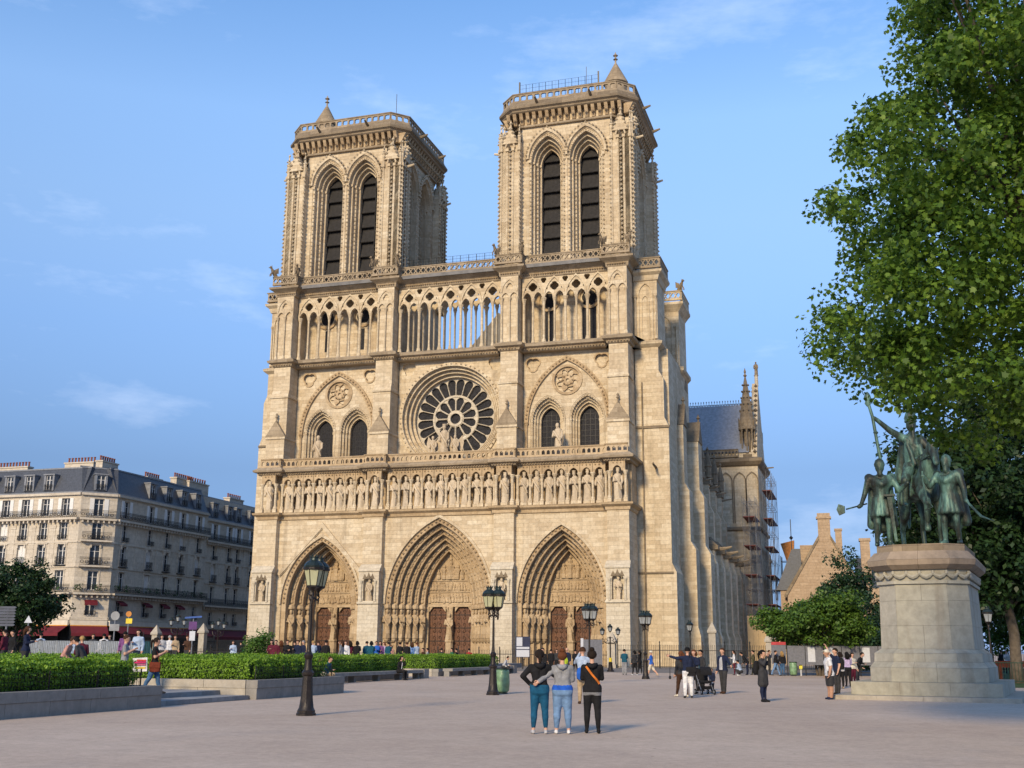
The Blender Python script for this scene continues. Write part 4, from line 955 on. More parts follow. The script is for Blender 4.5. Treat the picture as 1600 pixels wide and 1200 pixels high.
def facade(root, M, ln, cols, rg, shift=0):
    """stone front of length ln with window columns at the given u; walls leave real openings"""
    w = MB(M); zs = [4.6]
    ed = []
    for (z, h, ww) in FLOORS: ed.append((z+shift, z+h+shift, ww))
    z_prev = 4.3
    for (z0, z1, ww) in ed:
        w.box(0, ln, 0, .55, z_prev, z0)
        us = [0]
        for u in cols: us += [u-ww/2, u+ww/2]
        us.append(ln)
        for a, b_ in zip(us[::2], us[1::2]):
            if b_-a > .02: w.box(a, b_, 0, .55, z0, z1)
        z_prev = z1
    w.box(0, ln, 0, .55, z_prev, 20.1+shift)
    part_ = w.obj('wall', CREAM, root)
    # string courses, cornice, window surrounds
    t = MB(M)
    for z, p, h in ((4.75, .14, .35), (7.75, .75, .22), (10.95, .1, .16), (13.95, .1, .16), (16.72, .6, .26), (19.75, .28, .3)):
        t.box(-.0, ln, -p, .02, z+shift, z+h+shift)
    for z in (7.4, 16.4):
        for u in np.arange(.3, ln, .62): t.box(u-.1, u+.1, -.5, -.002, z+shift, z+.34+shift)
    for fi in (1, 2, 3):
        z0, z1, ww = ed[fi]
        for u in cols:
            for s in (-1, 1): t.box(u+s*(ww/2+.1)-.09, u+s*(ww/2+.1)+.09, -.06, .03, z0, z1+.1)
            t.box(u-ww/2-.25, u+ww/2+.25, -.12, .03, z1+.05, z1+.2)
            if fi == 2: t.add([(u-.75,-.16,z1+.2),(u+.75,-.16,z1+.2),(u,-.16,z1+.55),(u-.75,.02,z1+.2),(u+.75,.02,z1+.2),(u,.02,z1+.55)], [(0,1,2),(0,2,5,3),(1,4,5,2),(0,3,4,1)])
            if fi == 2:
                for s in (-.55, .55): t.box(u+s-.1, u+s+.1, -.2, .02, z1-.35, z1+.1)
    pil = [u+(cols[i+1]-u)/2 for i, u in enumerate(cols[:-1])]
    for u in pil: t.box(u-.35, u+.35, -.05, .02, 11.2+shift, 16.4+shift); t.box(u-.42, u+.42, -.1, .02, 15.75+shift, 16.1+shift)
    t.obj('trim', CREAM, root)
    for fi, (z0, z1, ww) in enumerate(ed):
        for u in cols:
            var = rg.choice([0, 0, 1, 2]) if fi < 4 else rg.choice([3, 3, 3, 2])
            if fi == 0: var = rg.choice([0, 1])
            put_window(M, u, z0, ww, z1-z0, var, root)
    rl = MB(); railing(rl, M, 0, ln, -.68, 7.97+shift, .95); railing(rl, M, 0, ln, -.52, 16.98+shift, .95); rl.obj('balcony_railing', IRON, root)
    for fi in (0, 2, 3):
        z0, z1, ww = ed[fi]
        for u in cols:
            q = MB(); hh = .95 if fi == 2 else .55; railing(q, M, u-ww/2-.12, u+ww/2+.12, -.22, z0, hh, .11)
            q.M = M; q.box(u-ww/2-.2, u+ww/2+.2, -.28, .0, z0-.12, z0-.01) if fi == 2 else None; q.obj('window_guard', IRON, root)
    return part_
def mansard(root, M, ln, cols, h=3.3, z=20.1, slope=.42, dorm=True):
    r_ = MB(M); r_.hexa([(0,.1,z),(ln,.1,z),(ln,6,z),(0,6,z)], [(0,.1+h*slope,z+h),(ln,.1+h*slope,z+h),(ln,6,z+h+.6),(0,6,z+h+.6)])
    r_.obj('roof', SLATE, root)
    t = MB(M); t.box(0, ln, -.05, .2, z-.02, z+.14); t.box(0, ln, h*slope, .25+h*slope, z+h-.1, z+h+.08); t.obj('gutter', ZINC, root)
    for u in cols:
        d = MB(M); d.box(u-.75, u-.5, .15, 1.6, z+.35, z+2.3); d.box(u+.5, u+.75, .15, 1.6, z+.35, z+2.3); d.box(u-.85, u+.85, .05, 1.7, z+2.3, z+2.45); d.box(u-.5, u+.5, .9, 1.0, z+.35, z+2.3)
        d.obj('dormer', ZINC, root)
        put_window(M @ Matrix.Translation((0, .05, 0)), u, z+.4, 1.0, 1.85, 0, root)
        q = MB(); railing(q, M, u-.6, u+.6, .02, z+.3, .8, .1, False); q.obj('window_guard', IRON, root)
def chimney(root, x, y, z, lx, ly, h, pots):
    c_ = MB(); c_.box(x-lx/2, x+lx/2, y-ly/2, y+ly/2, z, z+h); c_.box(x-lx/2-.1, x+lx/2+.1, y-ly/2-.1, y+ly/2+.1, z+h, z+h+.18)
    o = c_.obj('chimney', CREAM, root)
    for k in range(pots):
        t = (k+.5)/pots-.5; p = MB(); px_, py_ = (x+lx*t, y) if lx > ly else (x, y+ly*t)
        p.lathe((px_, py_, z+h+.18), [(.15,0),(.12,.1),(.11,.5),(.15,.55),(.14,.65)], 8); p.obj('chimney_pot', TERRA, o)
rg = random.Random(5)
H1 = thing('apartment_building', 'cream stone corner apartment building with slate mansard and red cafe awnings', 'building', (-23, 5.6, 0))
def rel(M): return Matrix.Translation((23, -5.6, 0)) @ M
MR = rel(face_frame((-23, 5.6, 0), (0,1,0), (-1,0,0))); LR = 20.7
ML = rel(face_frame((-62, 2.6, 0), (1,0,0), (0,1,0))); LL = 36.0
dch = Vector((3, 3, 0)).normalized(); MC = rel(face_frame((-26, 2.6, 0), dch, (-dch.y, dch.x, 0))); LC = 3*math.sqrt(2)
cr_ = [2.0, 7.3, 11.2, 14.6, 18.6]; cl_ = [LL-2.2-2.95*k for k in range(11)][::-1]
facade(H1, MR, LR, cr_, rg); facade(H1, ML, LL, cl_, rg); facade(H1, MC, LC, [LC/2], rg)
mansard(H1, MR, LR, [7.5, 11.2, 14.8, 18.2]); mansard(H1, ML, LL, [u for u in cl_[::1]][:-1]); mansard(H1, MC, LC, [LC/2])
b = MB(rel(Matrix())); b.add([(-26,3.8,20.1),(-24.3,5.7,20.1),(-24.3,26,20.1),(-62,26,20.1),(-62,3.8,20.1),(-27,4.6,23.5),(-25,6.6,23.5),(-25,26,23.5),(-62,26,23.5),(-62,4.6,23.5)], [(0,1,6,5),(1,2,7,6),(2,3,8,7),(4,0,5,9),(5,6,7,8,9)]); b.obj('roof', SLATE, H1)
b = MB(rel(Matrix())); b.box(-61, -24.6, 9, 26.2, 0, 20); b.obj('party_wall', CREAM, H1)
for x, y, lx, ly, h, n in ((-31.5,9,4.4,1.0,2.6,9), (-42,9,5,1.0,2.4,10), (-27.2,8.5,1,3.2,2.4,7), (-27,18,1,3.4,1.7,7), (-27,25.4,1,4.6,2.6,9), (-52,9,4,1,2.4,8)):
    chimney(H1, x+23, y-5.6, 22.8, lx, ly, h-.6, n)
for M, ln, cols in ((MR, LR, cr_), (ML, LL, cl_), (MC, LC, [LC/2])):
    gf = MB(M)
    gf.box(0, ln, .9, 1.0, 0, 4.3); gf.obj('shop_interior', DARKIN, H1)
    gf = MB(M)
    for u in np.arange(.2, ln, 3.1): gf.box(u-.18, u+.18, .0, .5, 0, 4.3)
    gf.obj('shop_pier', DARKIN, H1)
    fs_ = MB(M); fs_.box(.05, ln-.05, -.35, -.002, 4.12, 4.7); fs_.obj('shop_fascia', SIGN_W, H1)
    aw = MB(M)
    aw.add([(0.02,-.3,4.1),(ln-.02,-.3,4.1),(ln-.02,-2.0,3.2),(.02,-2.0,3.2),(.02,-2.0,2.85),(ln-.02,-2.0,2.85),(.02,-.26,4.0),(ln-.02,-.26,4.0)], [(0,3,2,1),(3,4,5,2)])
    a_ = aw.obj('awning', RED, H1)
    ot = MB(M); ot.box(.02, ln-.02, -.42, -.3, 4.02, 4.14); ot.obj('awning_trim', OCHRE, a_)
    for u in cols[:4] if M is MR else cols[-4:]:
        sa = MB(M); sa.add([(u-.75,-.02,7.15),(u+.75,-.02,7.15),(u+.75,-.75,6.75),(u-.75,-.75,6.75),(u-.75,-.75,6.5),(u+.75,-.75,6.5)], [(0,3,2,1),(3,4,5,2)]); sa.obj('window_awning', RED, H1)
    pl = MB(M)
    for u in np.arange(.5, ln-.5, 2.1):
        for _ in range(26):
            x = u+rg.uniform(-.6,.6); z = 8.2+rg.random()*.75; s = .12; y_ = -.62+rg.uniform(-.12,.1); an = rg.random()*6
            pl.add([(x-s*math.cos(an),y_-.05,z),(x+s*math.cos(an),y_,z-s*.4),(x+.03,y_+s*math.sin(an),z+s*1.5)], [(0,1,2)])
    po = pl.obj('balcony_plants', BOXLEAF, H1); po['kind'] = 'stuff'
# corner balconies on the chamfer
for z in (11.25, 14.3):
    q = MB(MC); q.box(.3, LC-.3, -.7, .0, z-.2, z); q.obj('balcony', CREAM, H1); q = MB(); railing(q, MC, .35, LC-.35, -.62, z, .95); q.obj('balcony_railing', IRON, H1)
H2 = thing('apartment_building', 'shaded grey apartment building between the corner building and the cathedral', 'building', (-23.4, 26.4, 0))
def rel2(M): return Matrix.Translation((23.4, -26.4, 0)) @ M
M2 = rel2(face_frame((-23.4, 26.4, 0), (0,1,0), (-1,0,0))); c2 = [2.6, 6.6, 9.0, 13, 17, 21, 25]
facade(H2, M2, 28, c2, rg, -.6); mansard(H2, M2, 28, c2, 3.3, 19.5)
b = MB(rel2(Matrix())); b.box(-45, -24.2, 26.6, 54, 0, 22.6); b.obj('party_wall', CREAM, H2)
chimney(H2, -3, 1.5, 21, 1, 5, 3.6, 8); chimney(H2, -3, 12, 21, 1, 4, 2.6, 7)
b = MB(M2); b.box(0, 28, .9, 1.0, 0, 4.3); b.obj('shop_interior', DARKIN, H2)
b = MB(M2); b.add([(1,-.3,4.0),(15,-.3,4.0),(15,-2.0,3.1),(1,-2.0,3.1),(1,-2.0,2.7),(15,-2.0,2.7)], [(0,3,2,1),(3,4,5,2)]); b.obj('awning', RED, H2)

# ================================================================== presbytery, crane and scaffolds to the south-east
PB = GD(1297, 168); PYAW = math.atan2((PB-CPOS).x, (PB-CPOS).y)
TAN = stone_mat('tan house stone', (.36, .26, .17), (.42, .31, .21), (.47, .36, .25), bw=.9, bh=.4, joint=.02, pos='object', streak=.3)
H3 = thing('house', 'tan stone house with steep gable, chimneys and slate roof beyond the trees', 'house', PB, -PYAW)
b = MB(); b.slab([(-5.4,0),(5.2,0),(5.2,9.5),(.95,17.2),(.95,18),(-.75,18),(-.75,17.2),(-5.4,9.5)], [], 0, .7); b.obj('gable_wall', TAN, H3)
b = MB(); b.add([(-5.6,-.15,9.3),(-.8,-.15,17.3),(-.8,-.15,17.7),(-5.8,-.15,9.6)], [(0,1,2,3)]); b.ring([(-5.9,9.3),(-.7,17.9)], [(-5.6,9.1),(-.7,17.3)], -.2, .4); b.ring([(.9,17.9),(5.6,9.3)], [(.9,17.3),(5.3,9.1)], -.2, .4); b.obj('gable_coping', DARKST, H3)
b = MB(); b.add([(-5.4,.6,9.5),(5.2,.6,9.5),(0,.6,17.6),(-5.4,14,9.5),(5.2,14,9.5),(0,14,17.6)], [(0,2,5,3),(1,4,5,2)]); b.obj('roof', SLATE, H3)
b = MB(); b.box(-.75, .95, -.05, 1.2, 17, 20.2); b.box(-.95, 1.15, -.2, 1.4, 20.2, 20.5); b.box(-.8, 1.0, -.05, 1.2, 20.5, 21.0); b.obj('chimney', TAN, H3); b = MB(); b.box(1.6, 2.5, 1.5, 2.6, 14, 18.6); b.box(1.5, 2.6, 1.4, 2.7, 18.6, 18.9); b.obj('chimney', TAN, H3)
b = MB(); b.box(-6.4, -3.4, 1.0, 5, 0, 10.3); b.obj('stair_tower', TAN, H3)
b = MB(); b.add([(-7.0,.8,10.2),(-3.2,.8,10.2),(-3.2,5.2,10.2),(-7.0,5.2,10.2),(-4.6,2.6,16.2),(-3.4,2.6,16.2)], [(0,1,5,4),(1,2,5),(2,3,4,5),(3,0,4)]); b.obj('tower_roof', SLATE, H3)
b = MB(); b.tube([(-4.6,2.6,16),(-4.6,2.6,20.5)], .06, 5); b.lathe((-4.6,2.6,17.5), [(.05,0),(.3,.3),(.05,.6)], 6); b.obj('roof_finial', IRON, H3)
b = MB(); b.box(4.2, 16, 3, 12, 0, 10.5); b.obj('wing_wall', TAN, H3); b = MB(); b.hexa([(4.2,3,10.5),(16,3,10.5),(16,12,10.5),(4.2,12,10.5)], [(4.2,6.5,15),(16,6.5,15),(16,8,15),(4.2,8,15)]); b.obj('wing_roof', SLATE, H3)
b = MB(); b.box(5.0, 6.3, 3, 4.5, 10, 17.2); b.box(4.85, 6.45, 2.9, 4.6, 17.2, 17.6); b.obj('chimney', TAN, H3); b = MB(); b.box(-3.5, -.9, 6, 8, 14, 17.0); b.obj('chimney', TAN, H3)
def lattice(mb, x0, x1, y0, y1, z0, z1, lx, ly, lz, r=.05, plats=True, rg=random.Random(2)):
    xs, ys, zs = np.linspace(x0, x1, lx), np.linspace(y0, y1, ly), np.linspace(z0, z1, lz)
    for x in xs:
        for y in ys: mb.tube([(x, y, z0), (x, y, z1+.8)], r, 4)
    for z in zs[1:]:
        for y in ys: mb.tube([(x0, y, z), (x1, y, z)], r*.8, 4)
        for x in xs: mb.tube([(x, y0, z), (x, y1, z)], r*.8, 4)
    for i in range(len(zs)-1):
        mb.tube([(x1, ys[i % (ly-1)], zs[i]), (x1, ys[i % (ly-1)+1], zs[i+1])], r*.7, 4); mb.tube([(xs[i % (lx-1)], y0, zs[i]), (xs[i % (lx-1)+1], y0, zs[i+1])], r*.7, 4)
ALU = mat('scaffold tube', (.27, .26, .25), .4, .5, .2, 4); REDP = mat('scaffold deck red', (.16, .045, .04), .7, 0, .3, 2)
for lab, (x0, x1, y0, y1, z1) in (('aluminium scaffold tower with red decks beside the nave chapels', (49.3, 51.0, 46.5, 54.0, 22)), ('aluminium scaffold standing against the end wall of the transept', (51.3, 52.6, 56.5, 67.5, 27.0))):
    sc = thing('scaffolding', lab, 'scaffold', ((x0+x1)/2, y0, 0)); mb = MB(Matrix.Translation((-(x0+x1)/2, -y0, 0))); lattice(mb, x0, x1, y0, y1, .0, z1, 3, 5, int(z1/2)+1, .035); mb.obj('frame', ALU, sc)
    for z in np.linspace(0, z1, int(z1/2)+1)[2::2]:
        d = MB(Matrix.Translation((-(x0+x1)/2, -y0, 0))); d.box(x0, x1, y0, y1, z-.12, z-.02); d.obj('deck', REDP, sc)
HB = thing('hoarding', 'tall pale plywood hoarding below the scaffold', 'hoarding', (53, 44, 0)); PLY = mat('plywood', (.50, .36, .19), .8, 0, .1, 1.5)
for k in range(10):
    b = MB(); b.box(-3.4+k*.72+.01, -3.4+(k+1)*.72-.01, 0, .05, 0, 6.3); b.obj('panel', PLY, HB)
b = MB(); b.box(-3.4, 3.8, .05, .15, .8, .95); b.box(-3.4, 3.8, .05, .15, 5.2, 5.35); b.obj('rail', PLY, HB)
CRP = GD(1240, 186); CRN = thing('construction_hoist', 'grey lattice hoist with an orange head beyond the transept', 'hoist', CRP)
b = MB(); lattice(b, -1.2, 1.2, -1.2, 1.2, 0, 15.5, 2, 2, 9, .07); lattice(b, -4, 3.5, -1, 1, 9.5, 12.5, 5, 2, 3, .05); b.obj('mast', ALU, CRN)
b = MB(); b.hexa([(-.3,-.5,15.3),(.7,-.5,15.3),(.7,.5,15.3),(-.3,.5,15.3)], [(-1.2,-.6,18.3),(.9,-.6,18.8),(.9,.6,18.8),(-1.2,.6,18.3)]); b.obj('head', mat('orange machine paint', (.40, .15, .03), .6, 0, .15, 3), CRN)
# ================================================================== planters, hedges, benches
KERB = stone_mat('grey planter stone', (.22, .205, .185), (.30, .282, .255), (.37, .35, .315), bw=30, bh=30, joint=0, stain=(.12,.11,.1), stain_amt=0, streak=.6, bumpd=.02)
KERB2 = stone_mat('pale planter stone', (.36, .32, .26), (.44, .395, .325), (.50, .46, .39), bw=30, bh=30, joint=0, stain=(.2,.17,.14), stain_amt=0, streak=.5, bumpd=.02)
SOIL = mat('dark soil', (.05, .038, .028), .95, 0, .4, 6, .6, 12)
def leaf_mat(name, c0, c1, c2, trans=.35):
    m, n, b = new_mat(name); lk = n.links.new
    P = N(n, 'ShaderNodeNewGeometry'); a = noise(n, P.outputs['Position'], .9, 4, .6)
    rnd = P.outputs['Random Per Island']
    md = N(n, 'ShaderNodeMath', operation='MULTIPLY_ADD'); lk(rnd, md.inputs[0]); md.inputs[1].default_value = .55
    m2 = N(n, 'ShaderNodeMath', operation='MULTIPLY_ADD'); lk(a, m2.inputs[0]); m2.inputs[1].default_value = .9; m2.inputs[2].default_value = -.22; lk(m2.outputs[0], md.inputs[2])
    r_ = ramp(n, [(.1, c0), (.5, c1), (.9, c2)]); lk(md.outputs[0], r_.inputs[0]); lk(r_.outputs[0], b.inputs['Base Color'])
    b.inputs['Roughness'].default_value = .5; b.inputs['Specular IOR Level'].default_value = .35
    tr = N(n, 'ShaderNodeBsdfTranslucent'); lk(r_.outputs[0], tr.inputs[0]); ms = N(n, 'ShaderNodeMixShader'); ms.inputs[0].default_value = trans
    lk(b.outputs[0], ms.inputs[1]); lk(tr.outputs[0], ms.inputs[2]); lk(ms.outputs[0], n.nodes['Material Output'].inputs['Surface']); return m
HEDGE = leaf_mat('hedge leaves', (.08, .15, .012), (.17, .31, .022), (.27, .44, .045))
def leaves_mesh(pts, nrm, size, kind='oval', spread=.9, rng=None, mats=(None,)):
    """one mesh of many small leaves: pts (n,3), nrm preferred facing (n,3)"""
    rng = rng or RNG; n = len(pts)
    d = nrm+rng.normal(0, spread, (n, 3)); d /= np.linalg.norm(d, axis=1)[:, None]+1e-9
    up = rng.normal(0, 1, (n, 3)); a = np.cross(d, up); a /= np.linalg.norm(a, axis=1)[:, None]+1e-9; b = np.cross(d, a)
    if kind == 'oval': prof = [(0, -1), (.5, -.2), (.42, .45), (0, 1), (-.42, .45), (-.5, -.2)]
    elif kind == 'star': prof = [(0, -.62), (.42, -.5), (.82, -.22), (.6, .02), (.95, .42), (.46, .42), (.1, 1.02), (-.3, .45), (-.88, .52), (-.58, .05), (-.86, -.3), (-.36, -.48)]
    else: prof = [(0, -1), (.62, 0), (0, 1), (-.62, 0)]
    s = size*(.7+.6*rng.random(n)); k = len(prof)
    P_ = np.array(prof); fold = .25*np.abs(P_[:, 0])
    V = pts[:, None, :]+s[:, None, None]*(a[:, None, :]*P_[None, :, 0, None]+b[:, None, :]*P_[None, :, 1, None]+d[:, None, :]*fold[None, :, None])
    me = bpy.data.meshes.new('leaves'); me.vertices.add(n*k); me.vertices.foreach_set('co', V.reshape(-1).astype(np.float32))
    me.loops.add(n*k); me.loops.foreach_set('vertex_index', np.arange(n*k, dtype=np.int32))
    me.polygons.add(n); me.polygons.foreach_set('loop_start', np.arange(0, n*k, k, dtype=np.int32)); me.polygons.foreach_set('loop_total', np.full(n, k, dtype=np.int32))
    me.update(calc_edges=True); me.validate()
    return me
def box_wall(root, ax, a0, a1, other, z0, z1, th, inner, step=1.55, m=KERB, coping=True):
    """stone blocks along an axis: 'y' wall runs along y at x=other, thickness goes to 'inner' side"""
    n = max(1, round((a1-a0)/step)); rows = [(z0, z0+(z1-z0)*.58, .0), (z0+(z1-z0)*.58, z1, .02)]
    for ri, (za, zb, pr) in enumerate(rows):
        k = n if ri == 0 else n+1
        for j in range(k):
            p, q = a0+(a1-a0)*j/k+.006, a0+(a1-a0)*(j+1)/k-.006; o0, o1 = sorted((other-inner*pr, other+inner*th))
            b = MB(); zz = zb-.006
            if ax == 'y': b.box(o0, o1, p, q, za, zz)
            else: b.box(p, q, o0, o1, za, zz)
            b.obj('stone_block', m, root)
def planter(x0, x1, y0, y1, h, label, hl, hz, dens, lab_m=KERB, west=KERB2, seed=1, inset=.55, bulge=.12, soil=None):
    root = thing('planter', label, 'planter', ((x0+x1)/2, (y0+y1)/2, 0), 0, 'stone planters on the square'); off = Matrix.Translation((-(x0+x1)/2, -(y0+y1)/2, 0))
    old = len(COL.objects)
    sub = []
    class _R: pass
    before = set(o.name for o in root.children)
    box_wall(root, 'y', y0, y1, x1, 0, h, .4, -1, 1.6, lab_m); box_wall(root, 'x', x0, x1-.41, y0, 0, h, .4, 1, 1.7, west); box_wall(root, 'x', x0, x1-.41, y1, 0, h, .4, -1, 1.7, lab_m)
    s = MB(); s.box(x0, x1-.4, y0+.4, y1-.4, 0, h-.08); s.obj('soil', SOIL, root)
    for o in root.children: o.location = off.translation
    # hedge
    rng = np.random.default_rng(seed); hx0, hx1, hy0, hy1 = x0, x1-inset, y0+inset, y1-inset; zt = hz
    area_t = (hx1-hx0)*(hy1-hy0); fr = [(area_t, 't'), ((hy1-hy0)*(zt-h), 'e'), ((hx1-hx0)*(zt-h), 'w'), ((hx1-hx0)*(zt-h)*.4, 'n')]
    P_, Nn = [], []
    for ar_, f in fr:
        n = int(ar_*dens); u, v = rng.random(n), rng.random(n); dp = np.abs(rng.normal(0, .06, n))
        wob = .05*np.sin(u*37+seed)+.04*np.sin(v*23+2*seed)
        if f == 't': p = np.stack([hx0+(hx1-hx0)*u, hy0+(hy1-hy0)*v, zt+wob-dp+.035*rng.normal(0,1,n)+.05*np.sin(u*9+seed)*np.sin(v*13)+np.where(rng.random(n) < .04, .12*rng.random(n), 0)], 1); nn = np.tile((0,0,1.), (n,1))
        elif f == 'e': p = np.stack([hx1+wob-dp+bulge*np.sin(v*PI), hy0+(hy1-hy0)*u, h+(zt-h)*v], 1); nn = np.tile((1.,0,.3), (n,1))
        elif f == 'w': p = np.stack([hx0+(hx1-hx0)*u, hy0-wob+dp-bulge*np.sin(v*PI), h+(zt-h)*v], 1); nn = np.tile((0,-1.,.3), (n,1))
        else: p = np.stack([hx0+(hx1-hx0)*u, hy1+wob-dp, h+(zt-h)*v], 1); nn = np.tile((0,1.,.3), (n,1))
        P_.append(p); Nn.append(nn)
    c = np.array([(x0+x1)/2, (y0+y1)/2, 0]); me = leaves_mesh(np.concatenate(P_)-c, np.concatenate(Nn), .041, 'oval', .75, rng); me.materials.append(HEDGE)
    hd = thing('hedge', hl, 'hedge', tuple(c[:2])+(h-.1,)); lf = link('foliage', me, hd); lf['kind'] = 'stuff'; lf.location = (0,0,-(h-.1))
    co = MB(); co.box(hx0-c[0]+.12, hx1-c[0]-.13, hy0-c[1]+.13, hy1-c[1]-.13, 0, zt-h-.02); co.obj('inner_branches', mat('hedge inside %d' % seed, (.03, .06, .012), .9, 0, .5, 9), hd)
    return root
planter(36.5, 46.0, -97.5, -85.1, .60, 'nearest stone planter at the left edge of the square', 'nearest clipped green hedge with wire mesh along its front', 1.27, 850, seed=1)
planter(33.0, 45.95, -79.7, -73.1, .62, 'stone planter behind the front lamp post', 'clipped hedge behind the front lamp post, beyond the paved gap', 1.27, 720, seed=2)
planter(33.5, 39.7, -66.2, -51.3, .45, 'stone planter with a long bench where the person in black sits', 'clipped hedge behind the long stone bench', 1.22, 520, seed=3, inset=.25)
planter(35.0, 39.5, -46.0, -33.0, .45, 'farthest stone planter with a bench near the second lamp post', 'farthest clipped hedge near the second lamp post', 1.2, 450, seed=4, inset=.25)
# wire mesh in front of the two near hedges
WIRE = mat('dark wire mesh', (.012, .013, .012), .6, .3, .2, 9)
for (x, y0, y1, lab) in ((45.62, -97, -85.6, 'low dark wire mesh fence before the nearest hedge'), (45.6, -79.2, -73.4, 'low dark wire mesh fence before the hedge by the front lamp')):
    b = MB(Matrix.Translation((-x, -y0, -.56)))
    for y in np.arange(y0, y1, .11): b.box(x-.004, x+.004, y-.004, y+.004, .56, 1.02)
    for z in np.arange(.6, 1.03, .1): b.box(x-.004, x+.004, y0, y1, z-.004, z+.004)
    for y in np.arange(y0, y1, 1.9): b.box(x-.015, x+.015, y-.015, y+.015, .5, 1.06)
    o = b.obj('wire_fence', WIRE, None, loc=(x, y0, .56)); tag(o, lab, 'fence')
# raised paving left of the planters
b = MB(); b.box(20, 44.6, -85.1, -79.7, 0, .28); b.box(44.6, 45.7, -85.0, -79.75, 0, .14); tag(b.obj('path', PAVING), 'raised paving between two planters', None, None, 'structure')
b = MB(); b.box(-40, 32.5, -140, -66.3, 0, .62); b.box(-40, 33.4, -66.3, -7.5, 0, .40) ; tag(b.obj('terrace', PAVING), 'raised terrace behind the planters', None, None, 'structure')
# benches
for (x, y0, y1, lab) in ((40.0, -66.2, -51.4, 'long grey stone bench where the person in black sits'), (39.8, -46.0, -33.2, 'grey stone bench where the reader sits, beside the second lamp post')):
    B_ = thing('bench', lab, 'bench', (x+.3, y0, 0)); n = 5
    for j in range(n):
        a, c = (y1-y0)*j/n+.008, (y1-y0)*(j+1)/n-.008; b = MB(); b.box(-.3, .35, a, c, .32, .48); b.obj('seat_slab', KERB, B_)
    for j in range(n+1):
        a = min((y1-y0)*j/n, y1-y0-.3); b = MB(); b.box(-.22, .12, a+.02, a+.28, 0, .32); b.obj('support', KERB, B_)
    b = MB(); b.box(-.32, .4, y1-y0, y1-y0+.75, 0, .52); b.obj('end_block', KERB, B_)

# ================================================================== street lamps
LGREEN = mat('dark green lamp paint', (.018, .03, .03), .38, .3, .35, 6, .15, 30)
LGLASS = mat('cream lamp glass', (.42, .42, .26), .25, 0, .12, 3, 0, 5, .5)
LGLASS2 = mat('clear grey lamp glass', (.28, .30, .31), .15, 0, .2, 3, 0, 5, .6)
LBLACK = mat('brown black cast iron', (.022, .017, .015), .45, .3, .35, 5, .25, 25)
def lantern_parts(glass):
    out = []
    g_ = MB(); g_.lathe((0,0,0), [(.21,0),(.34,.52)], 6, PI/6); out.append(('glass', g_, glass))
    f = MB()
    for k in range(6):
        a = PI/6+PI/3*k; f.tube([(.215*math.cos(a), .215*math.sin(a), -.01), (.345*math.cos(a), .345*math.sin(a), .53)], .016, 5)
    f.lathe((0,0,0), [(.06,-.14),(.13,-.08),(.22,-.04),(.225,.02),(.2,.02)], 6, PI/6); f.lathe((0,0,.5), [(.35,0),(.39,.02),(.39,.07),(.33,.1)], 12)
    f.lathe((0,0,-.32), [(.02,0),(.05,.06),(.03,.12),(.07,.2)], 6); out.append(('frame', f, LBLACK))
    r_ = MB(); r_.lathe((0,0,.58), [(.36,0),(.37,.05),(.3,.14),(.22,.2),(.15,.23),(.14,.3),(.17,.31),(.17,.34)], 12)
    for k in range(8): a = PI/4*k; r_.add([(.17*math.cos(a-.25),.17*math.sin(a-.25),.9),(.17*math.cos(a+.25),.17*math.sin(a+.25),.9),(.21*math.cos(a),.21*math.sin(a),1.02)], [(0,1,2)])
    out.append(('roof', r_, LGREEN)); return out
LP = {}
def lamp_post(px, py, label, angs, glass=LGLASS, scale=1.0, pos=None, rad=.46, arms3=False):
    p = pos or G(px, py); root = thing('street_lamp', label, 'street lamp', p, 0, 'lamp posts on the square')
    if 'post' not in LP:
        b = MB(); b.lathe((0,0,0), [(.44,0),(.44,.06),(.40,.08),(.40,.13),(.33,.2),(.27,.45),(.235,.8),(.22,1.02),(.27,1.06),(.28,1.12),(.2,1.18)], 8, PI/8); LP['base'] = b
        s = MB(); s.lathe((0,0,1.16), [(.2,0),(.16,.1),(.15,.3),(.2,.36),(.21,.42),(.12,.5),(.1,.6),(.085,.8),(.07,1.85),(.11,1.9),(.11,1.95),(.08,2.0)], 12); LP['shaft'] = s
        LP['post'] = 1
    for nm in ('base', 'shaft'):
        if nm+'_me' not in LP: LP[nm+'_me'] = LP[nm].obj(nm, LBLACK, root, R(35)).data
        else: link(nm, LP[nm+'_me'], root)
    top = 3.1
    br = MB(); br.lathe((0,0,top), [(.07,0),(.13,.08),(.1,.2),(.16,.28),(.06,.42),(.05,.6)], 10)
    for a in angs:
        c, s = math.cos(a), math.sin(a)
        br.tube([(c*.08, s*.08, top+.02), (c*rad*.9, s*rad*.9, top-.06), (c*rad*1.15, s*rad*1.15, top+.02), (c*rad, s*rad, top+.12)], .03, 6)
        br.tube([(c*.1, s*.1, top+.3), (c*rad*.5, s*rad*.5, top+.18), (c*rad*.7, s*rad*.7, top+.0), (c*rad*.45, s*rad*.45, top-.1)], .02, 5)
        br.lathe((c*rad, s*rad, top-.2), [(.01,0),(.04,.06),(.05,.12),(.03,.2)], 6)
    br.obj('bracket', LBLACK, root, R(40))
    key = 'lan'+glass.name
    for a in angs:
        if key not in LP:
            lan = None; LP[key] = []
            for nm, mb, m_ in lantern_parts(glass):
                me = bpy.data.meshes.new(nm); me.from_pydata(mb.v, [], mb.f); me.materials.append(m_); LP[key].append((nm, me))
        ln = bpy.data.objects.new('lantern', LP[key][1][1]); COL.objects.link(ln); ln.parent = root; ln.location = (math.cos(a)*rad, math.sin(a)*rad, top+.3); ln.scale = (1.25,1.25,.86)
        for nm, me in (LP[key][0], LP[key][2]): link(nm, me, ln)
    root.scale = (.56, .56, .94)
    return root
def toward(p): d = CPOS-p; return math.atan2(d.y, d.x)
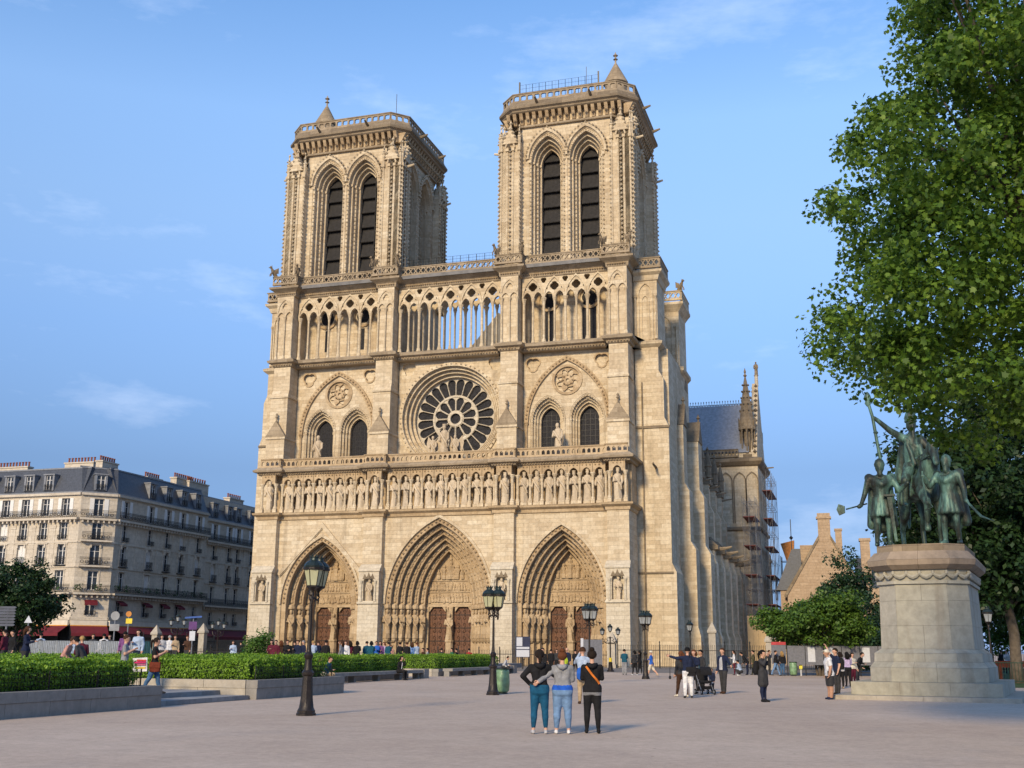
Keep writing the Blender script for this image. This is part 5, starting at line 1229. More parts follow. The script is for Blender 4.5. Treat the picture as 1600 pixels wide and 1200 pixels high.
p = G(478, 1118); a = toward(p); lamp_post(478, 1118, 'nearest lamp post with cream lanterns, in front of the hedge at left', [a+.1, a+PI-.75])
p = G(770, 1086); a = toward(p); lamp_post(770, 1086, 'lamp post with a cluster of cream lanterns beside the green bin bag', [a-.75, a+.75, a+PI-.6, a+PI+.7])
p = GD(921, 59); a = toward(p); lamp_post(0, 0, 'lamp post with grey lanterns before the right portal, behind the woman with the orange strap', [a-.6, a+.9, a+PI], LGLASS2, pos=p)
p = G(1009, 1061); a = toward(p); lamp_post(0, 0, 'lamp post in front of the pale wall right of the facade', [a-.5, a+.9, a+PI], LGLASS2, pos=p)
p = GD(1079, 92); a = toward(p); lamp_post(0, 0, 'lamp post before the side buttresses, behind the stroller group', [a-.2, a+PI], LGLASS2, pos=p, rad=.3)
p = GD(1548, 64); a = toward(p); lamp_post(0, 0, 'lamp post behind the pedestal at the right edge', [a, a+PI], LGLASS2, pos=p, rad=.25)
def candelabra(p, label, s=1.0, face=0):
    root = thing('street_lamp', label, 'street lamp', p, face, 'branched lamp posts')
    b = MB(); b.lathe((0,0,0), [(.28,0),(.28,.1),(.2,.16),(.15,.6),(.17,.66),(.1,.75),(.055,.9),(.05,2.5),(.09,2.55),(.05,2.65)], 10); b.obj('post', LBLACK, root, R(40))
    t = MB()
    for e in (-1, 1):
        t.tube([(0,0,2.2),(e*.3,0,2.15),(e*.62,0,2.3),(e*.7,0,2.55)], .03, 6); t.tube([(0,0,2.55),(e*.2,0,2.6),(e*.3,0,2.42),(e*.15,0,2.32)], .02, 5); t.ring(circ(e*.38,2.36,.14,10)+[circ(e*.38,2.36,.14,10)[0]], circ(e*.38,2.36,.11,10)+[circ(e*.38,2.36,.11,10)[0]], -.015, .015)
    t.obj('arm', LBLACK, root, R(40))
    for x, z in ((-.7, 2.65), (0, 2.9), (.7, 2.65)):
        ln = bpy.data.objects.new('lantern', LP['lan'+LGLASS2.name][1][1]); COL.objects.link(ln); ln.parent = root; ln.location = (x, 0, z+.18); ln.scale = (.55,)*3
        for nm, me in (LP['lan'+LGLASS2.name][0], LP['lan'+LGLASS2.name][2]): link(nm, me, ln)
    root.scale = (s,)*3; return root
candelabra(G(954, 1049.5), 'three-armed lamp post with yellow tape before the right portal', 1.02, CYAW*-1*0-.3)
yt = MB(); yt.lathe((0,0,.75), [(.12,0),(.12,.3)], 10); o = yt.obj('tape', mat('yellow tape', (.6, .45, .03), .6), bpy.data.objects['street_lamp.006'])
candelabra(GD(275, 112, 0), 'three-armed lamp post in front of the cafe awning', 1.3, -.3); candelabra(GD(339, 128, 0), 'branched lamp post beside the shaded apartment building', 1.3, -.3)

# ================================================================== railings
def rail_fence(label, pts, h, step=.17, post=2.2, spear=True):
    root = thing('railing', label, 'railing', (*pts[0], 0)); o = Vector((*pts[0], 0))
    for (p, q) in zip(pts[:-1], pts[1:]):
        P0, P1 = Vector((*p, 0)), Vector((*q, 0)); Ln = (P1-P0).length; M = face_frame(P0-o, (P1-P0)/Ln, Vector((-(P1-P0).y, (P1-P0).x, 0))/Ln)
        nseg = max(1, round(Ln/post)); w_ = Ln/nseg; me = None; ps = None
        for k in range(nseg):
            if me is None:
                b = MB()
                for z in (.18, h*.8): b.box(0, w_, -.022, .022, z-.03, z+.03)
                for u in np.arange(step/2, w_, step):
                    b.box(u-.014, u+.014, -.014, .014, .08, h); b.add([(u-.03,0,h),(u+.03,0,h),(u,0,h+.12),(u,.02,h),(u,-.02,h)], [(0,1,2),(3,4,2)])
                ob = b.obj('panel', IRON, root); me = ob.data; ob.matrix_local = M
                b = MB(); b.box(-.04, .04, -.04, .04, 0, h+.25); b.lathe((0,0,h+.25), [(.05,0),(.07,.06),(.02,.2)], 6); b.box(-.02, .02, .04, .5, .1, .14); ob = b.obj('post', IRON, root); ps = ob.data; ob.matrix_local = M
            else:
                link('panel', me, root, M=M @ Matrix.Translation((w_*k, 0, 0))); link('post', ps, root, M=M @ Matrix.Translation((w_*k, 0, 0)))
    return root
rail_fence('low black iron railing across the three portals', [(-4, -5.2), (41.2, -5.2)], 1.5)
rail_fence('taller black iron railing along the south side of the cathedral', [(42.2, -5.2), (52.3, -5.2), (63.5, -2.0), (80, 2)], 2.1)
rail_fence('dark iron railing at the cafe corner beside the cathedral', [(-16, 0), (-9.5, 0), (-9.5, 8)], 2.9, .14)
STPOST = []
for (x, y, h, lab) in ((41.7, -5.2, 2.3, 'stone gate post with pyramid cap before the right buttress'), (50.3, 2.0, 3.4, 'stone gate post with pyramid cap behind the man in white trousers'), (56.3, -3.8, 2.5, 'stone gate post with pyramid cap near the hoarding'), (-11.5, -1, 3.0, 'stone gate post with pyramid cap beside the cafe'), (-5.5, -1, 3.2, 'stone gate post with pyramid cap against the left buttress')):
    root = thing('gate_post', lab, 'gate post', (x, y, 0), 0, 'stone gate posts'); b = MB(); b.box(-.34, .34, -.34, .34, 0, h); b.box(-.4, .4, -.4, .4, 0, .35); b.obj('shaft', KERB2, root)
    b = MB(); b.box(-.46, .46, -.46, .46, h, h+.18); b.add([(-.46,-.46,h+.18),(.46,-.46,h+.18),(.46,.46,h+.18),(-.46,.46,h+.18),(0,0,h+1.1)], [(0,1,4),(1,2,4),(2,3,4),(3,0,4)]); b.obj('cap', KERB2, root)

# ================================================================== boards, barriers, signs, bins
BLUE = mat('dark blue panel', (.02, .025, .06), .4); PAPER = mat('white print', (.48, .50, .55), .6, 0, .08, 8); GREY = mat('grey print', (.13, .135, .16), .6, 0, .2, 7)
p = GD(817, 100); IB = thing('information_board', 'blue and white information board on the low railing', 'board', p, .3)
b = MB(); b.box(-.62, .62, 0, .06, 1.0, 2.75); b.obj('panel', BLUE, IB)
b = MB(); b.box(-.55, -.05, -.012, 0, 1.95, 2.68); b.box(-.55, .55, -.012, 0, 1.05, 1.62); b.box(-.55, .55, -.012, 0, 1.7, 1.88); b.obj('print', PAPER, IB); b = MB(); b.box(-.05, .05, .06, .12, 0, 1.4); b.obj('post', IRON, IB)
p = GD(926, 96); IB = thing('banner_stand', 'grey banner with a white edge before the right portal', 'banner', p, .3); b = MB(); b.box(-.75, .8, 0, .05, .4, 2.5); b.obj('panel', GREY, IB); b = MB(); b.box(-.98, -.76, -.01, .05, .4, 2.6); b.obj('edge', PAPER, IB)
for z in (.4,): b = MB(); b.box(-.7, -.6, 0, .05, 0, .4); b.box(.6, .7, 0, .05, 0, .4); b.obj('foot', IRON, IB)
bx = GD(1262, 84); NB = thing('notice_boards', 'row of grey notice boards with white sheets under the small tree', 'notice board', bx, .22)
for k in range(6):
    b = MB(); b.box(-1.4+k*1.25, -.2+k*1.25, 0, .06, .75, 2.05); b.obj('panel', GREY, NB)
    if k in (1, 2, 4): b = MB(); b.box(-1.25+k*1.25, -.75+k*1.25, -.012, 0, .95, 1.95); b.obj('sheet', PAPER, NB)
    b = MB(); b.box(-1.46+k*1.25, -1.4+k*1.25, .002, .08, 0, 2.1); b.obj('post', IRON, NB)
b = MB(); b.box(-2.5, -1.5, 0, .06, .8, 2.3); b.obj('red_topped_panel', GREY, NB); b = MB(); b.box(-2.5, -1.5, -.02, -.002, 2.1, 2.3); b.obj('red_strip', mat('red print', (.4, .04, .05), .6), NB)
BAG = mat('green plastic bag', (.16, .27, .15), .28, 0, .4, 5, .5, 9, .6); 
def bag_bin(p, label, s=1.0):
    root = thing('bag_bin', label, 'litter bin', p); b = MB(); b.lathe((0,0,0), [(.2,.06),(.25,.12),(.27,.4),(.26,.8),(.24,.93)], 14)
    rgb = random.Random(3)
    for i, v in enumerate(b.v): b.v[i] = (v[0]*(1+rgb.uniform(-.07,.07)), v[1]*(1+rgb.uniform(-.07,.07)), v[2])
    b.obj('bag', BAG, root, 4); b = MB(); b.ring([(.27*math.cos(t), .27*math.sin(t)) for t in np.linspace(0, 2*PI, 17)], [(.24*math.cos(t), .24*math.sin(t)) for t in np.linspace(0, 2*PI, 17)], 0, .04); o = b.obj('rim', LGREEN, root); o.rotation_euler = (-PI/2, 0, 0); o.location = (0,0,.95)
    b = MB(); b.lathe((0,0,0), [(.2,0),(.2,.05)], 12); b.tube([(0,.27,0),(0,.27,.97)], .02, 6); b.obj('stand', LGREEN, root); root.scale = (s,)*3
q = G(785, 1084); bag_bin(q, 'green transparent bin bag on a ring stand beside the second lamp post')
bag_bin(G(1240, 1056), 'green bin bag under the small tree', 1.0)
q = G(1252, 1056); YB = thing('tape_post', 'post wrapped in yellow and white barrier tape beside the far bin bag', 'post', q)
b = MB(); b.tube([(0,0,0),(0,0,1.35)], .06, 6); b.obj('pole', PAPER, YB); b = MB(); b.add([(-.12,-.08,.5),(.12,-.08,.55),(.1,-.09,1.35),(-.08,-.09,1.3)], [(0,1,2,3)]); b.box(-.1, .1, -.12, -.1, .45, 1.3); b.obj('tape', mat('yellow barrier tape', (.6, .55, .05), .5), YB)
# crowd barriers by the cafe
BARR = mat('galvanised barrier', (.36, .38, .39), .45, .4, .2, 5); TEALB = mat('dark teal barrier', (.015, .06, .075), .5, .2, .2, 5)
for k in range(8):
    p0, p1 = GD(36+k*26.5, 62, .62), GD(36+(k+1)*26.5-1.5, 62, .62); Ln = (p1-p0).length
    root = thing('crowd_barrier', '%s crowd barrier of the row before the cafe, %s' % (('grey metal', 'dark teal')[k > 6], ['first from the left edge', 'second from the left edge', 'third from the left edge', 'fourth from the left edge', 'fifth from the left edge', 'left of the blue shirt', 'behind the couple with phones', 'right of the woman with phone'][k]), 'barrier', p0, math.atan2((p1-p0).y, (p1-p0).x), 'crowd barriers before the cafe')
    b = MB(); b.tube([(0,0,.1),(0,0,1.3),(Ln,0,1.3),(Ln,0,.1)], .025, 6); b.tube([(0,0,.25),(Ln,0,.25)], .02, 5); b.obj('frame', (BARR, TEALB)[k > 6], root)
    for j in range(9): q = MB(); u = Ln*(j+.5)/9; q.box(u-.035, u+.035, -.01, .01, .25, 1.3); q.obj('bar', (BARR, TEALB)[k > 6], root)
    b = MB(); b.box(.1, .16, -.3, .3, 0, .06); b.box(Ln-.16, Ln-.1, -.3, .3, 0, .06); b.obj('foot', (BARR, TEALB)[k > 6], root)
def road_sign(px, dist, label, kind, h=2.6):
    p = GD(px, dist, .4 if dist > 60 else .62); root = thing('road_sign', label, 'road sign', p, .3); b = MB(); b.tube([(0,0,0),(0,0,h)], .04, 6); b.obj('pole', ZINC, root)
    b = MB()
    if kind == 'round': b.slab(circ(0, h, .27, 20), [], -.06, -.04); b.obj('disc', ZINC, root); b = MB(); b.slab([(-.3,h-.9),(.3,h-.9),(.3,h-.5),(-.3,h-.5)], [], -.06, -.04); b.obj('plate', ZINC, root)
    elif kind == 'yellow': b.slab(circ(0, h, .19, 8), [], -.06, -.04); b.obj('disc', mat('orange yellow sign', (.45, .17, .02), .5), root); b = MB(); b.slab([(-.15,h-.6),(.25,h-.6),(.25,h-.28),(-.15,h-.28)], [], -.06, -.04); b.obj('plate', MATS['yellow tape'], root)
    elif kind == 'blue': b.slab([(-.6,h-.0),(.55,h+.08),(.62,h+.14),(.55,h+.2),(-.6,h+.12)], [], -.06, -.03); b.obj('arrow_plate', mat('blue sign', (.015, .07, .28), .4), root); b = MB(); b.slab([(-.28,h-.75),(.28,h-.75),(.28,h-.2),(-.28,h-.2)], [], -.06, -.04); b.obj('plate', mat('violet sign', (.07, .015, .12), .4), root); b = MB(); b.slab([(-.2,h-1.5),(.2,h-1.5),(.2,h-.85),(-.2,h-.85)], [], -.06, -.04); b.obj('lower_plate', PAPER, root)
    elif kind == 'tri': b.slab([(-.26,h-.2),(.26,h-.2),(0,h+.26)], [], -.06, -.04); b.obj('triangle', PAPER, root)
    else:
        for k in range(7): b = MB(); b.slab([(-.9,h-.13*k),(.32,h-.13*k),(.4,h-.13*k+.055),(.32,h-.13*k+.11),(-.9,h-.13*k+.11)], [], -.06, -.03); b.obj('arrow_plate', mat('slate blue sign', (.05, .06, .09), .5) if k == 0 else MATS['slate blue sign'], root)
road_sign(176, 75, 'grey back of a round road sign above the crowd barriers', 'round', 3.1); road_sign(197, 78, 'orange and yellow road sign above the crowd', 'yellow', 3.3)
road_sign(299, 84, 'blue arrow sign and violet plate by the awning', 'blue', 3.2); road_sign(40, 80, 'small triangular warning sign before the dark tree', 'tri', 2.9); road_sign(6, 58, 'post of grey direction arrows at the left edge', 'multi', 2.7)
# ================================================================== bodies: swept shapes fused into one continuous skin
def capsule_mesh(mb, p0, r0, p1, r1, n=10, flat=1.0):
    p0, p1 = Vector(p0), Vector(p1); d = p1-p0; L_ = d.length
    if L_ < 1e-6: d = Vector((0,0,1)); L_ = 1e-6
    d.normalize(); a = d.orthogonal().normalized(); b = d.cross(a); prof = []
    for k in range(4): t = -PI/2+PI/2*k/3.5; prof.append((r0*math.cos(t), r0*math.sin(t)))
    for k in range(4): t = PI/2*(k+.5)/3.5; prof.append((r1*math.cos(t), L_+r1*math.sin(t)))
    vs = [tuple(p0+d*z+(a*math.cos(2*PI*k/n)+b*math.sin(2*PI*k/n))*max(r, 1e-4)) for r, z in prof for k in range(n)]
    m = len(prof); fs = [(i*n+k, i*n+(k+1)%n, (i+1)*n+(k+1)%n, (i+1)*n+k) for i in range(m-1) for k in range(n)]
    fs += [tuple(reversed(range(n))), tuple((m-1)*n+k for k in range(n))]; mb.add(vs, fs)
def fuse(caps, voxel, smooth_it=2, name='body'):
    """caps: (p0, r0, p1, r1, tag). Voxel-fused mesh with a material index per nearest shape"""
    mb = MB()
    for c in caps: capsule_mesh(mb, *c[:4])
    me = bpy.data.meshes.new(name+'_src'); me.from_pydata(mb.v, [], mb.f); ob = bpy.data.objects.new('tmp', me); COL.objects.link(ob)
    md = ob.modifiers.new('r', 'REMESH'); md.mode = 'VOXEL'; md.voxel_size = voxel; md.adaptivity = 0
    if smooth_it: ms = ob.modifiers.new('s', 'SMOOTH'); ms.iterations = smooth_it; ms.factor = .5
    dg = bpy.context.evaluated_depsgraph_get(); out = bpy.data.meshes.new_from_object(ob.evaluated_get(dg)); bpy.data.objects.remove(ob); bpy.data.meshes.remove(me)
    out.name = name; nf = len(out.polygons); cen = np.empty(nf*3, np.float32); out.polygons.foreach_get('center', cen); cen = cen.reshape(-1, 3)
    best = np.full(nf, 1e9); tg = np.zeros(nf, np.int32)
    for p0, r0, p1, r1, t in caps:
        a, b = np.array(p0, np.float32), np.array(p1, np.float32); ab = b-a; l2 = max(1e-9, float(ab@ab)); u = np.clip(((cen-a)@ab)/l2, 0, 1)
        d = np.linalg.norm(cen-(a+u[:, None]*ab), axis=1)-(r0+(r1-r0)*u); k = d < best; best[k] = d[k]; tg[k] = t
    return out, cen, tg
SKIN = [mat('skin light', (.52, .30, .21), .55, 0, .1, 9), mat('skin tan', (.40, .22, .14), .55, 0, .1, 9), mat('skin dark', (.16, .08, .05), .5, 0, .1, 9)]
CL = {}
def cloth(rgb):
    k = tuple(round(v, 3) for v in rgb)
    if k not in CL: CL[k] = mat('cloth %.2f %.2f %.2f' % k, k, .85, 0, .28, 7, .8, 11, .2)
    return CL[k]
COLR = dict(black=(.012,.012,.014), charcoal=(.035,.035,.038), grey=(.22,.225,.24), ltgrey=(.38,.38,.40), white=(.62,.62,.63), navy=(.012,.018,.045), jeans=(.055,.12,.23), ltjeans=(.13,.22,.37), teal=(.01,.07,.11), tealjeans=(.008,.07,.14),
    blue=(.02,.10,.42), skyblue=(.28,.42,.66), paleblue=(.34,.42,.55), pink=(.42,.22,.19), red=(.30,.02,.03), wine=(.09,.012,.025), lilac=(.40,.32,.48), beige=(.36,.27,.17), brown=(.06,.03,.018), olive=(.08,.075,.04), lime=(.35,.45,.03), cream=(.55,.5,.4), purple=(.18,.07,.2), royal=(.015,.09,.45), green=(.03,.12,.06), orange=(.5,.14,.02))
HAIRC = dict(dark=(.016,.010,.007), brown=(.05,.022,.011), auburn=(.10,.035,.014), blond=(.32,.20,.08), black=(.006,.005,.005), grey=(.25,.24,.23), bald=None)
def limb_points(pose):
    """joint layout at unit height 1, facing -y; returns dict"""
    J = {}; st = pose.get('stride', 0.0); kn = pose.get('knee', (0, 0)); seat = pose.get('seat', False); sp = pose.get('spread', .0)
    lean = pose.get('lean', 0.0); crouch = pose.get('crouch', False)
    hz = .52 if not (seat or crouch) else (.29 if seat else .17)
    for i, s in enumerate((-1, 1)):
        hip = Vector((s*.05, 0, hz))
        if seat: knee = Vector((s*(.06+sp), -.235, .285)); ank = Vector((s*(.06+sp), -.235+(.03 if i else -.02), .045))
        elif crouch: knee = Vector((s*.085, -.2, .25)); ank = Vector((s*.07, -.06, .045))
        else:
            f = st*(1 if i else -1); k_ = kn[i] if isinstance(kn, tuple) else kn
            th = math.asin(max(-.9, min(.9, f))); knee = hip+Vector((s*(.006+sp*.5), -math.sin(th)*.24, -math.cos(th)*.24)); sh = th-k_
            ank = knee+Vector((s*sp*.5, -math.sin(sh)*.235, -math.cos(sh)*.235))
        J['hip%d' % i], J['knee%d' % i], J['ank%d' % i] = hip, knee, ank
    if not (seat or crouch):
        dz = .045-min(J['ank0'].z, J['ank1'].z)
        for k in J: J[k].z += dz
        hz += dz
    T = Matrix.Translation((0,0,hz)) @ Matrix.Rotation(lean, 4, 'X') @ Matrix.Translation((0,0,-hz)); up = hz-.52
    def U(x, y, z): return T @ Vector((x, y, z+up))
    J['pel'] = U(0,0,.535); J['wa'] = U(0,0,.62); J['ch'] = U(0,0,.745); J['nk'] = U(0,.004,.835); J['hd'] = U(0,-.012,.925); J['U'] = U
    AR = dict(down=((.135,.01,.64),(.14,-.04,.50)), back=((.14,.05,.66),(.08,.12,.55)), fwd=((.12,-.03,.655),(.05,-.165,.69)), phone=((.125,-.02,.655),(.035,-.15,.735)), hip=((.21,.02,.68),(.115,-.04,.585)), up=((.17,-.08,.80),(.19,-.12,.95)), face=((.125,-.09,.715),(.04,-.115,.875)),
        reach=((.15,-.13,.75),(.17,-.29,.74)), side=((.19,0,.74),(.32,-.05,.72)), outs=((.17,-.02,.70),(.27,-.06,.62)), around=((.19,.04,.70),(.29,.13,.63)), lap=((.13,-.02,.64),(.07,-.17,.585)), cross=((.13,-.03,.66),(-.02,-.12,.66)), swingf=((.13,-.05,.65),(.13,-.15,.55)), swingb=((.14,.07,.65),(.14,.09,.52)), high=((.16,-.05,.88),(.2,-.1,1.02)), ext=((.22,-.06,.78),(.34,-.1,.815)))
    for i, s in enumerate((-1, 1)):
        e, h = AR[pose.get('arms', ('down', 'down'))[i]]; J['sh%d' % i] = U(s*.102, 0, .785); J['el%d' % i] = U(s*e[0], e[1], e[2]); J['ha%d' % i] = U(s*h[0], h[1], h[2])
    return J
# material slots: 0 skin 1 top 2 bottoms 3 shoes 4 layer (hem, sleeves)
def body_mesh(h, pose, voxel, build=1.0, fem=False, hem=.50, sleeve='long', legs='long', coat=None, layer=None):
    J = limb_points(pose); U = J['U']; C = []; b = build; f = 1.1 if fem else 1.0
    def add(p, r, q, s, t): C.append((tuple(Vector(p)*h), r*h, tuple(Vector(q)*h), s*h, t))
    lw = b*(1.05 if fem else 1.0)
    add(U(-.042*f,0,.535), .07*lw, U(.042*f,0,.535), .07*lw, 2); add(U(-.045*f,.018,.51), .066*lw, U(.045*f,.018,.51), .066*lw, 2)
    wq = .054 if fem else .063
    for s in (-1, 1): add(U(s*.035,0,.57), .066*b, U(s*.034,0,.64), wq*b, 1); add(U(s*.034,0,.64), wq*b, U(s*.046,-.004,.735), .066*b, 1)
    if fem: add(U(-.04,-.035,.725), .04*b, U(.04,-.035,.725), .04*b, 1)
    add(U(-.085,0,.782), .042*b, U(.085,0,.782), .042*b, 1); add(U(-.03,0,.77), .055*b, U(.03,0,.77), .055*b, 1); add(U(-.045,.0,.80), .03, U(0,.004,.825), .032, 1); add(U(.045,0,.80), .03, U(0,.004,.825), .032, 1)
    add(J['nk']-Vector((0,0,.01)), .031, J['hd']-Vector((0,-.012,.03)), .03, 0)
    hd = J['hd']; add(hd+Vector((0,.014,.012)), .054, hd+Vector((0,-.006,.014)), .053, 0); add(hd+Vector((0,-.014,-.022)), .042, hd+Vector((0,-.02,-.04)), .028, 0)
    add(hd+Vector((0,-.058,.006)), .007, hd+Vector((0,-.068,-.01)), .0095, 0)
    for s in (-1, 1): add(hd+Vector((s*.054,.004,.008)), .007, hd+Vector((s*.056,.008,-.012)), .008, 0)
    for i in (0, 1):
        sk = 1 if sleeve == 'long' else 0
        add(J['sh%d' % i], .04*b, J['el%d' % i], .032*b, 1 if sleeve != 'none' else 0)
        if sleeve == 'short': m = J['sh%d' % i].lerp(J['el%d' % i], .62); C.pop(); add(J['sh%d' % i], .041*b, m, .038*b, 1); add(m, .03*b, J['el%d' % i], .028*b, 0)
        w_ = J['el%d' % i].lerp(J['ha%d' % i], .96); add(J['el%d' % i], (.031 if sk else .027)*b, w_, (.026 if sk else .019)*b, sk)
        d = (J['ha%d' % i]-J['el%d' % i]).normalized(); add(J['ha%d' % i], .019, J['ha%d' % i]+d*.035, .02, 0)
        k = 2 if legs != 'shorts' else 0
        add(J['hip%d' % i], .067*lw, J['knee%d' % i], (.041 if fem else .046)*lw, 2)
        if legs == 'shorts': C.pop(); m = J['hip%d' % i].lerp(J['knee%d' % i], .88); add(J['hip%d' % i], .07*lw, m, .058*lw, 2); add(m, .042*lw, J['knee%d' % i], .04*lw, 0)
        cf = J['knee%d' % i].lerp(J['ank%d' % i], .35)+Vector((0,.012,0)); add(J['knee%d' % i], (.04 if fem else .045)*lw, cf, (.039 if fem else .043)*lw, k); e = J['ank%d' % i].lerp(J['knee%d' % i], .12 if legs != 'crop' else .2); add(cf, (.039 if fem else .043)*lw, e, (.026 if fem else .034)*lw, k)
        if legs == 'loose': add(J['knee%d' % i], .05*lw, e, .045*lw, 2)
        add(J['ank%d' % i]+Vector((0,0,.0)), .024, e, .025, 0 if legs in ('shorts', 'crop') else 2)
        ft = J['ank%d' % i]; sd_ = (-1, 1)[i]; add(ft+Vector((0,.02,-.02)), .025, ft+Vector((sd_*.012,-.085,-.027)), .02, 3); add(ft+Vector((0,.0,-.01)), .027, ft+Vector((sd_*.008,-.05,-.022)), .025, 3)
    if coat:
        for s in (-1, 1): add(U(s*.045,0,.57), .075*b, U(s*.055,.005,coat), .085*b, 1); add(U(0,-.02,.57), .07*b, U(0,-.02,coat), .08*b, 1)
    me, cen, tg = fuse(C, voxel*1.0, 2 if voxel < .025 else 1)
    # clean hem line
    hz = (J['pel'].z-.535+hem)*h
    if not pose.get('seat') and not pose.get('crouch'):
        tr = (tg == 1) | (tg == 2); arm = np.zeros(len(tg), bool)
        for i in (0, 1):
            for a_, b_ in (('sh', 'el'), ('el', 'ha')):
                p, q = np.array(J[a_+str(i)]*h), np.array(J[b_+str(i)]*h); ab = q-p; u = np.clip(((cen-p)@ab)/(ab@ab), 0, 1); arm |= np.linalg.norm(cen-(p+u[:, None]*ab), axis=1) < .047*h*b
        core = tr & ~arm; hz_ = hz if not coat else (coat-.07)*h
        tg[core & (cen[:, 2] >= hz_) & (cen[:, 2] < .8*h)] = 1; tg[core & (cen[:, 2] < hz_)] = 2
        if layer: tg[core & (cen[:, 2] < hz) & (cen[:, 2] >= hz-layer*h)] = 4
    me.polygons.foreach_set('material_index', tg); me.shade_smooth()
    # fingers and thumb, then eyes, joined to the same mesh
    bm = bmesh.new(); bm.from_mesh(me); mb = MB()
    for i, s in enumerate((-1, 1)):
        d = (J['ha%d' % i]-J['el%d' % i]).normalized(); sidev = d.cross(Vector((0,-1,0)) if abs(d.y) < .85 else Vector((0,0,1))).normalized(); nrm = sidev.cross(d).normalized()
        if nrm.y > 0: nrm = -nrm
        base = J['ha%d' % i]+d*.042
        for k, ln in enumerate((.036,.042,.039,.03)):
            o = base+sidev*(k-1.5)*.0105; mid = o+d*ln*.55+nrm*.006; mb.tube([o*h, mid*h, (mid+d*ln*.45+nrm*.014)*h], [.0062*h, .0058*h, .0045*h], 5)
        o = J['ha%d' % i]+d*.01+sidev*(-.018*s); mb.tube([o*h, (o+d*.02-sidev*.014*s+nrm*.01)*h, (o+d*.04-sidev*.012*s+nrm*.016)*h], [.0075*h, .0068*h, .005*h], 5)
    nv = len(bm.verts); vs = [bm.verts.new(v) for v in mb.v]
    for f_ in mb.f:
        try: q = bm.faces.new([vs[k] for k in f_]); q.material_index = 0; q.smooth = True
        except ValueError: pass
    eb = MB()
    for s in (-1, 1): eb.lathe(tuple((hd+Vector((s*.02,-.0545,.012)))*h), [(.001*h,-.005*h),(.006*h,-.002*h),(.006*h,.002*h),(.001*h,.005*h)], 6)
    eb.box((hd.x-.014)*h, (hd.x+.014)*h, (hd.y-.052)*h, (hd.y-.046)*h, (hd.z-.0315)*h, (hd.z-.028)*h)
    vs = [bm.verts.new(v) for v in eb.v]
    for f_ in eb.f:
        q = bm.faces.new([vs[k] for k in f_]); q.material_index = 5
    bm.to_mesh(me); bm.free()
    return me, J
EYE = mat('dark eye', (.015, .01, .01), .3)
def hair_mesh(h, hd, style, m):
    mb = MB(); n, k = 14, 10; rg_ = random.Random(4); vs = []; c = (hd+Vector((0,.006,.014)))*h
    for i in range(k+1):
        t = PI*i/k
        for j in range(n):
            a = 2*PI*j/n; x, y, z = math.sin(t)*math.cos(a), math.sin(t)*math.sin(a), math.cos(t); q = 1+rg_.uniform(-.03,.03)
            vs.append((c.x+x*.0605*h*q, c.y+y*.066*h*q, c.z+z*.064*h*q))
    fs = []
    low = {'short': -.45, 'bun': -.85, 'pony': -.85, 'long': -.75, 'bob': -.8, 'cap': .1, 'hat': .0}[style]
    for i in range(k):
        for j in range(n):
            a = 2*PI*(j+.5)/n; z = math.cos(PI*(i+.5)/k); yy = math.sin(a)
            if z < low: continue
            if yy < -.35 and z < .42 and style not in ('cap', 'hat'): continue
            if style in ('short', 'bun', 'pony') and z < low*(.15+.85*max(0, (yy+.35)/1.35)): continue
            fs.append((i*n+j, i*n+(j+1)%n, (i+1)*n+(j+1)%n, (i+1)*n+j))
    mb.add(vs, fs)
    if style == 'bun': mb.lathe(tuple(c+Vector((0,.022,.058))*h), [(.012*h,-.02*h),(.03*h,-.008*h),(.034*h,.012*h),(.022*h,.03*h),(.006*h,.036*h)], 10)
    if style == 'pony': mb.tube([c+Vector((0,.06,.02))*h, c+Vector((0,.09,-.02))*h, c+Vector((0,.085,-.09))*h, c+Vector((0,.075,-.14))*h], [.02*h,.026*h,.02*h,.006*h], 8)
    if style in ('long', 'bob'):
        L_ = .17 if style == 'long' else .085
        for s in (-1, 0, 1): mb.tube([c+Vector((s*.035,.035,.0))*h, c+Vector((s*.042,.052,-.06))*h, c+Vector((s*.044,.05,-L_))*h], [.032*h,.034*h,.018*h], 8)
    if style == 'cap': mb.add([tuple(c+Vector(p)*h) for p in ((-.05,-.045,.028),(.05,-.045,.028),(.035,-.115,.02),(-.035,-.115,.02),(0,-.06,.04))], [(0,1,4),(1,2,4),(2,3,4),(3,0,4),(3,2,1,0)])
    if style == 'hat': mb.lathe(tuple(c+Vector((0,0,.0))*h), [(.1*h,.012*h),(.1*h,.018*h),(.062*h,.03*h),(.055*h,.07*h),(.02*h,.078*h)], 14)
    return mb
PM = {}
PEOPLE_N = [0]
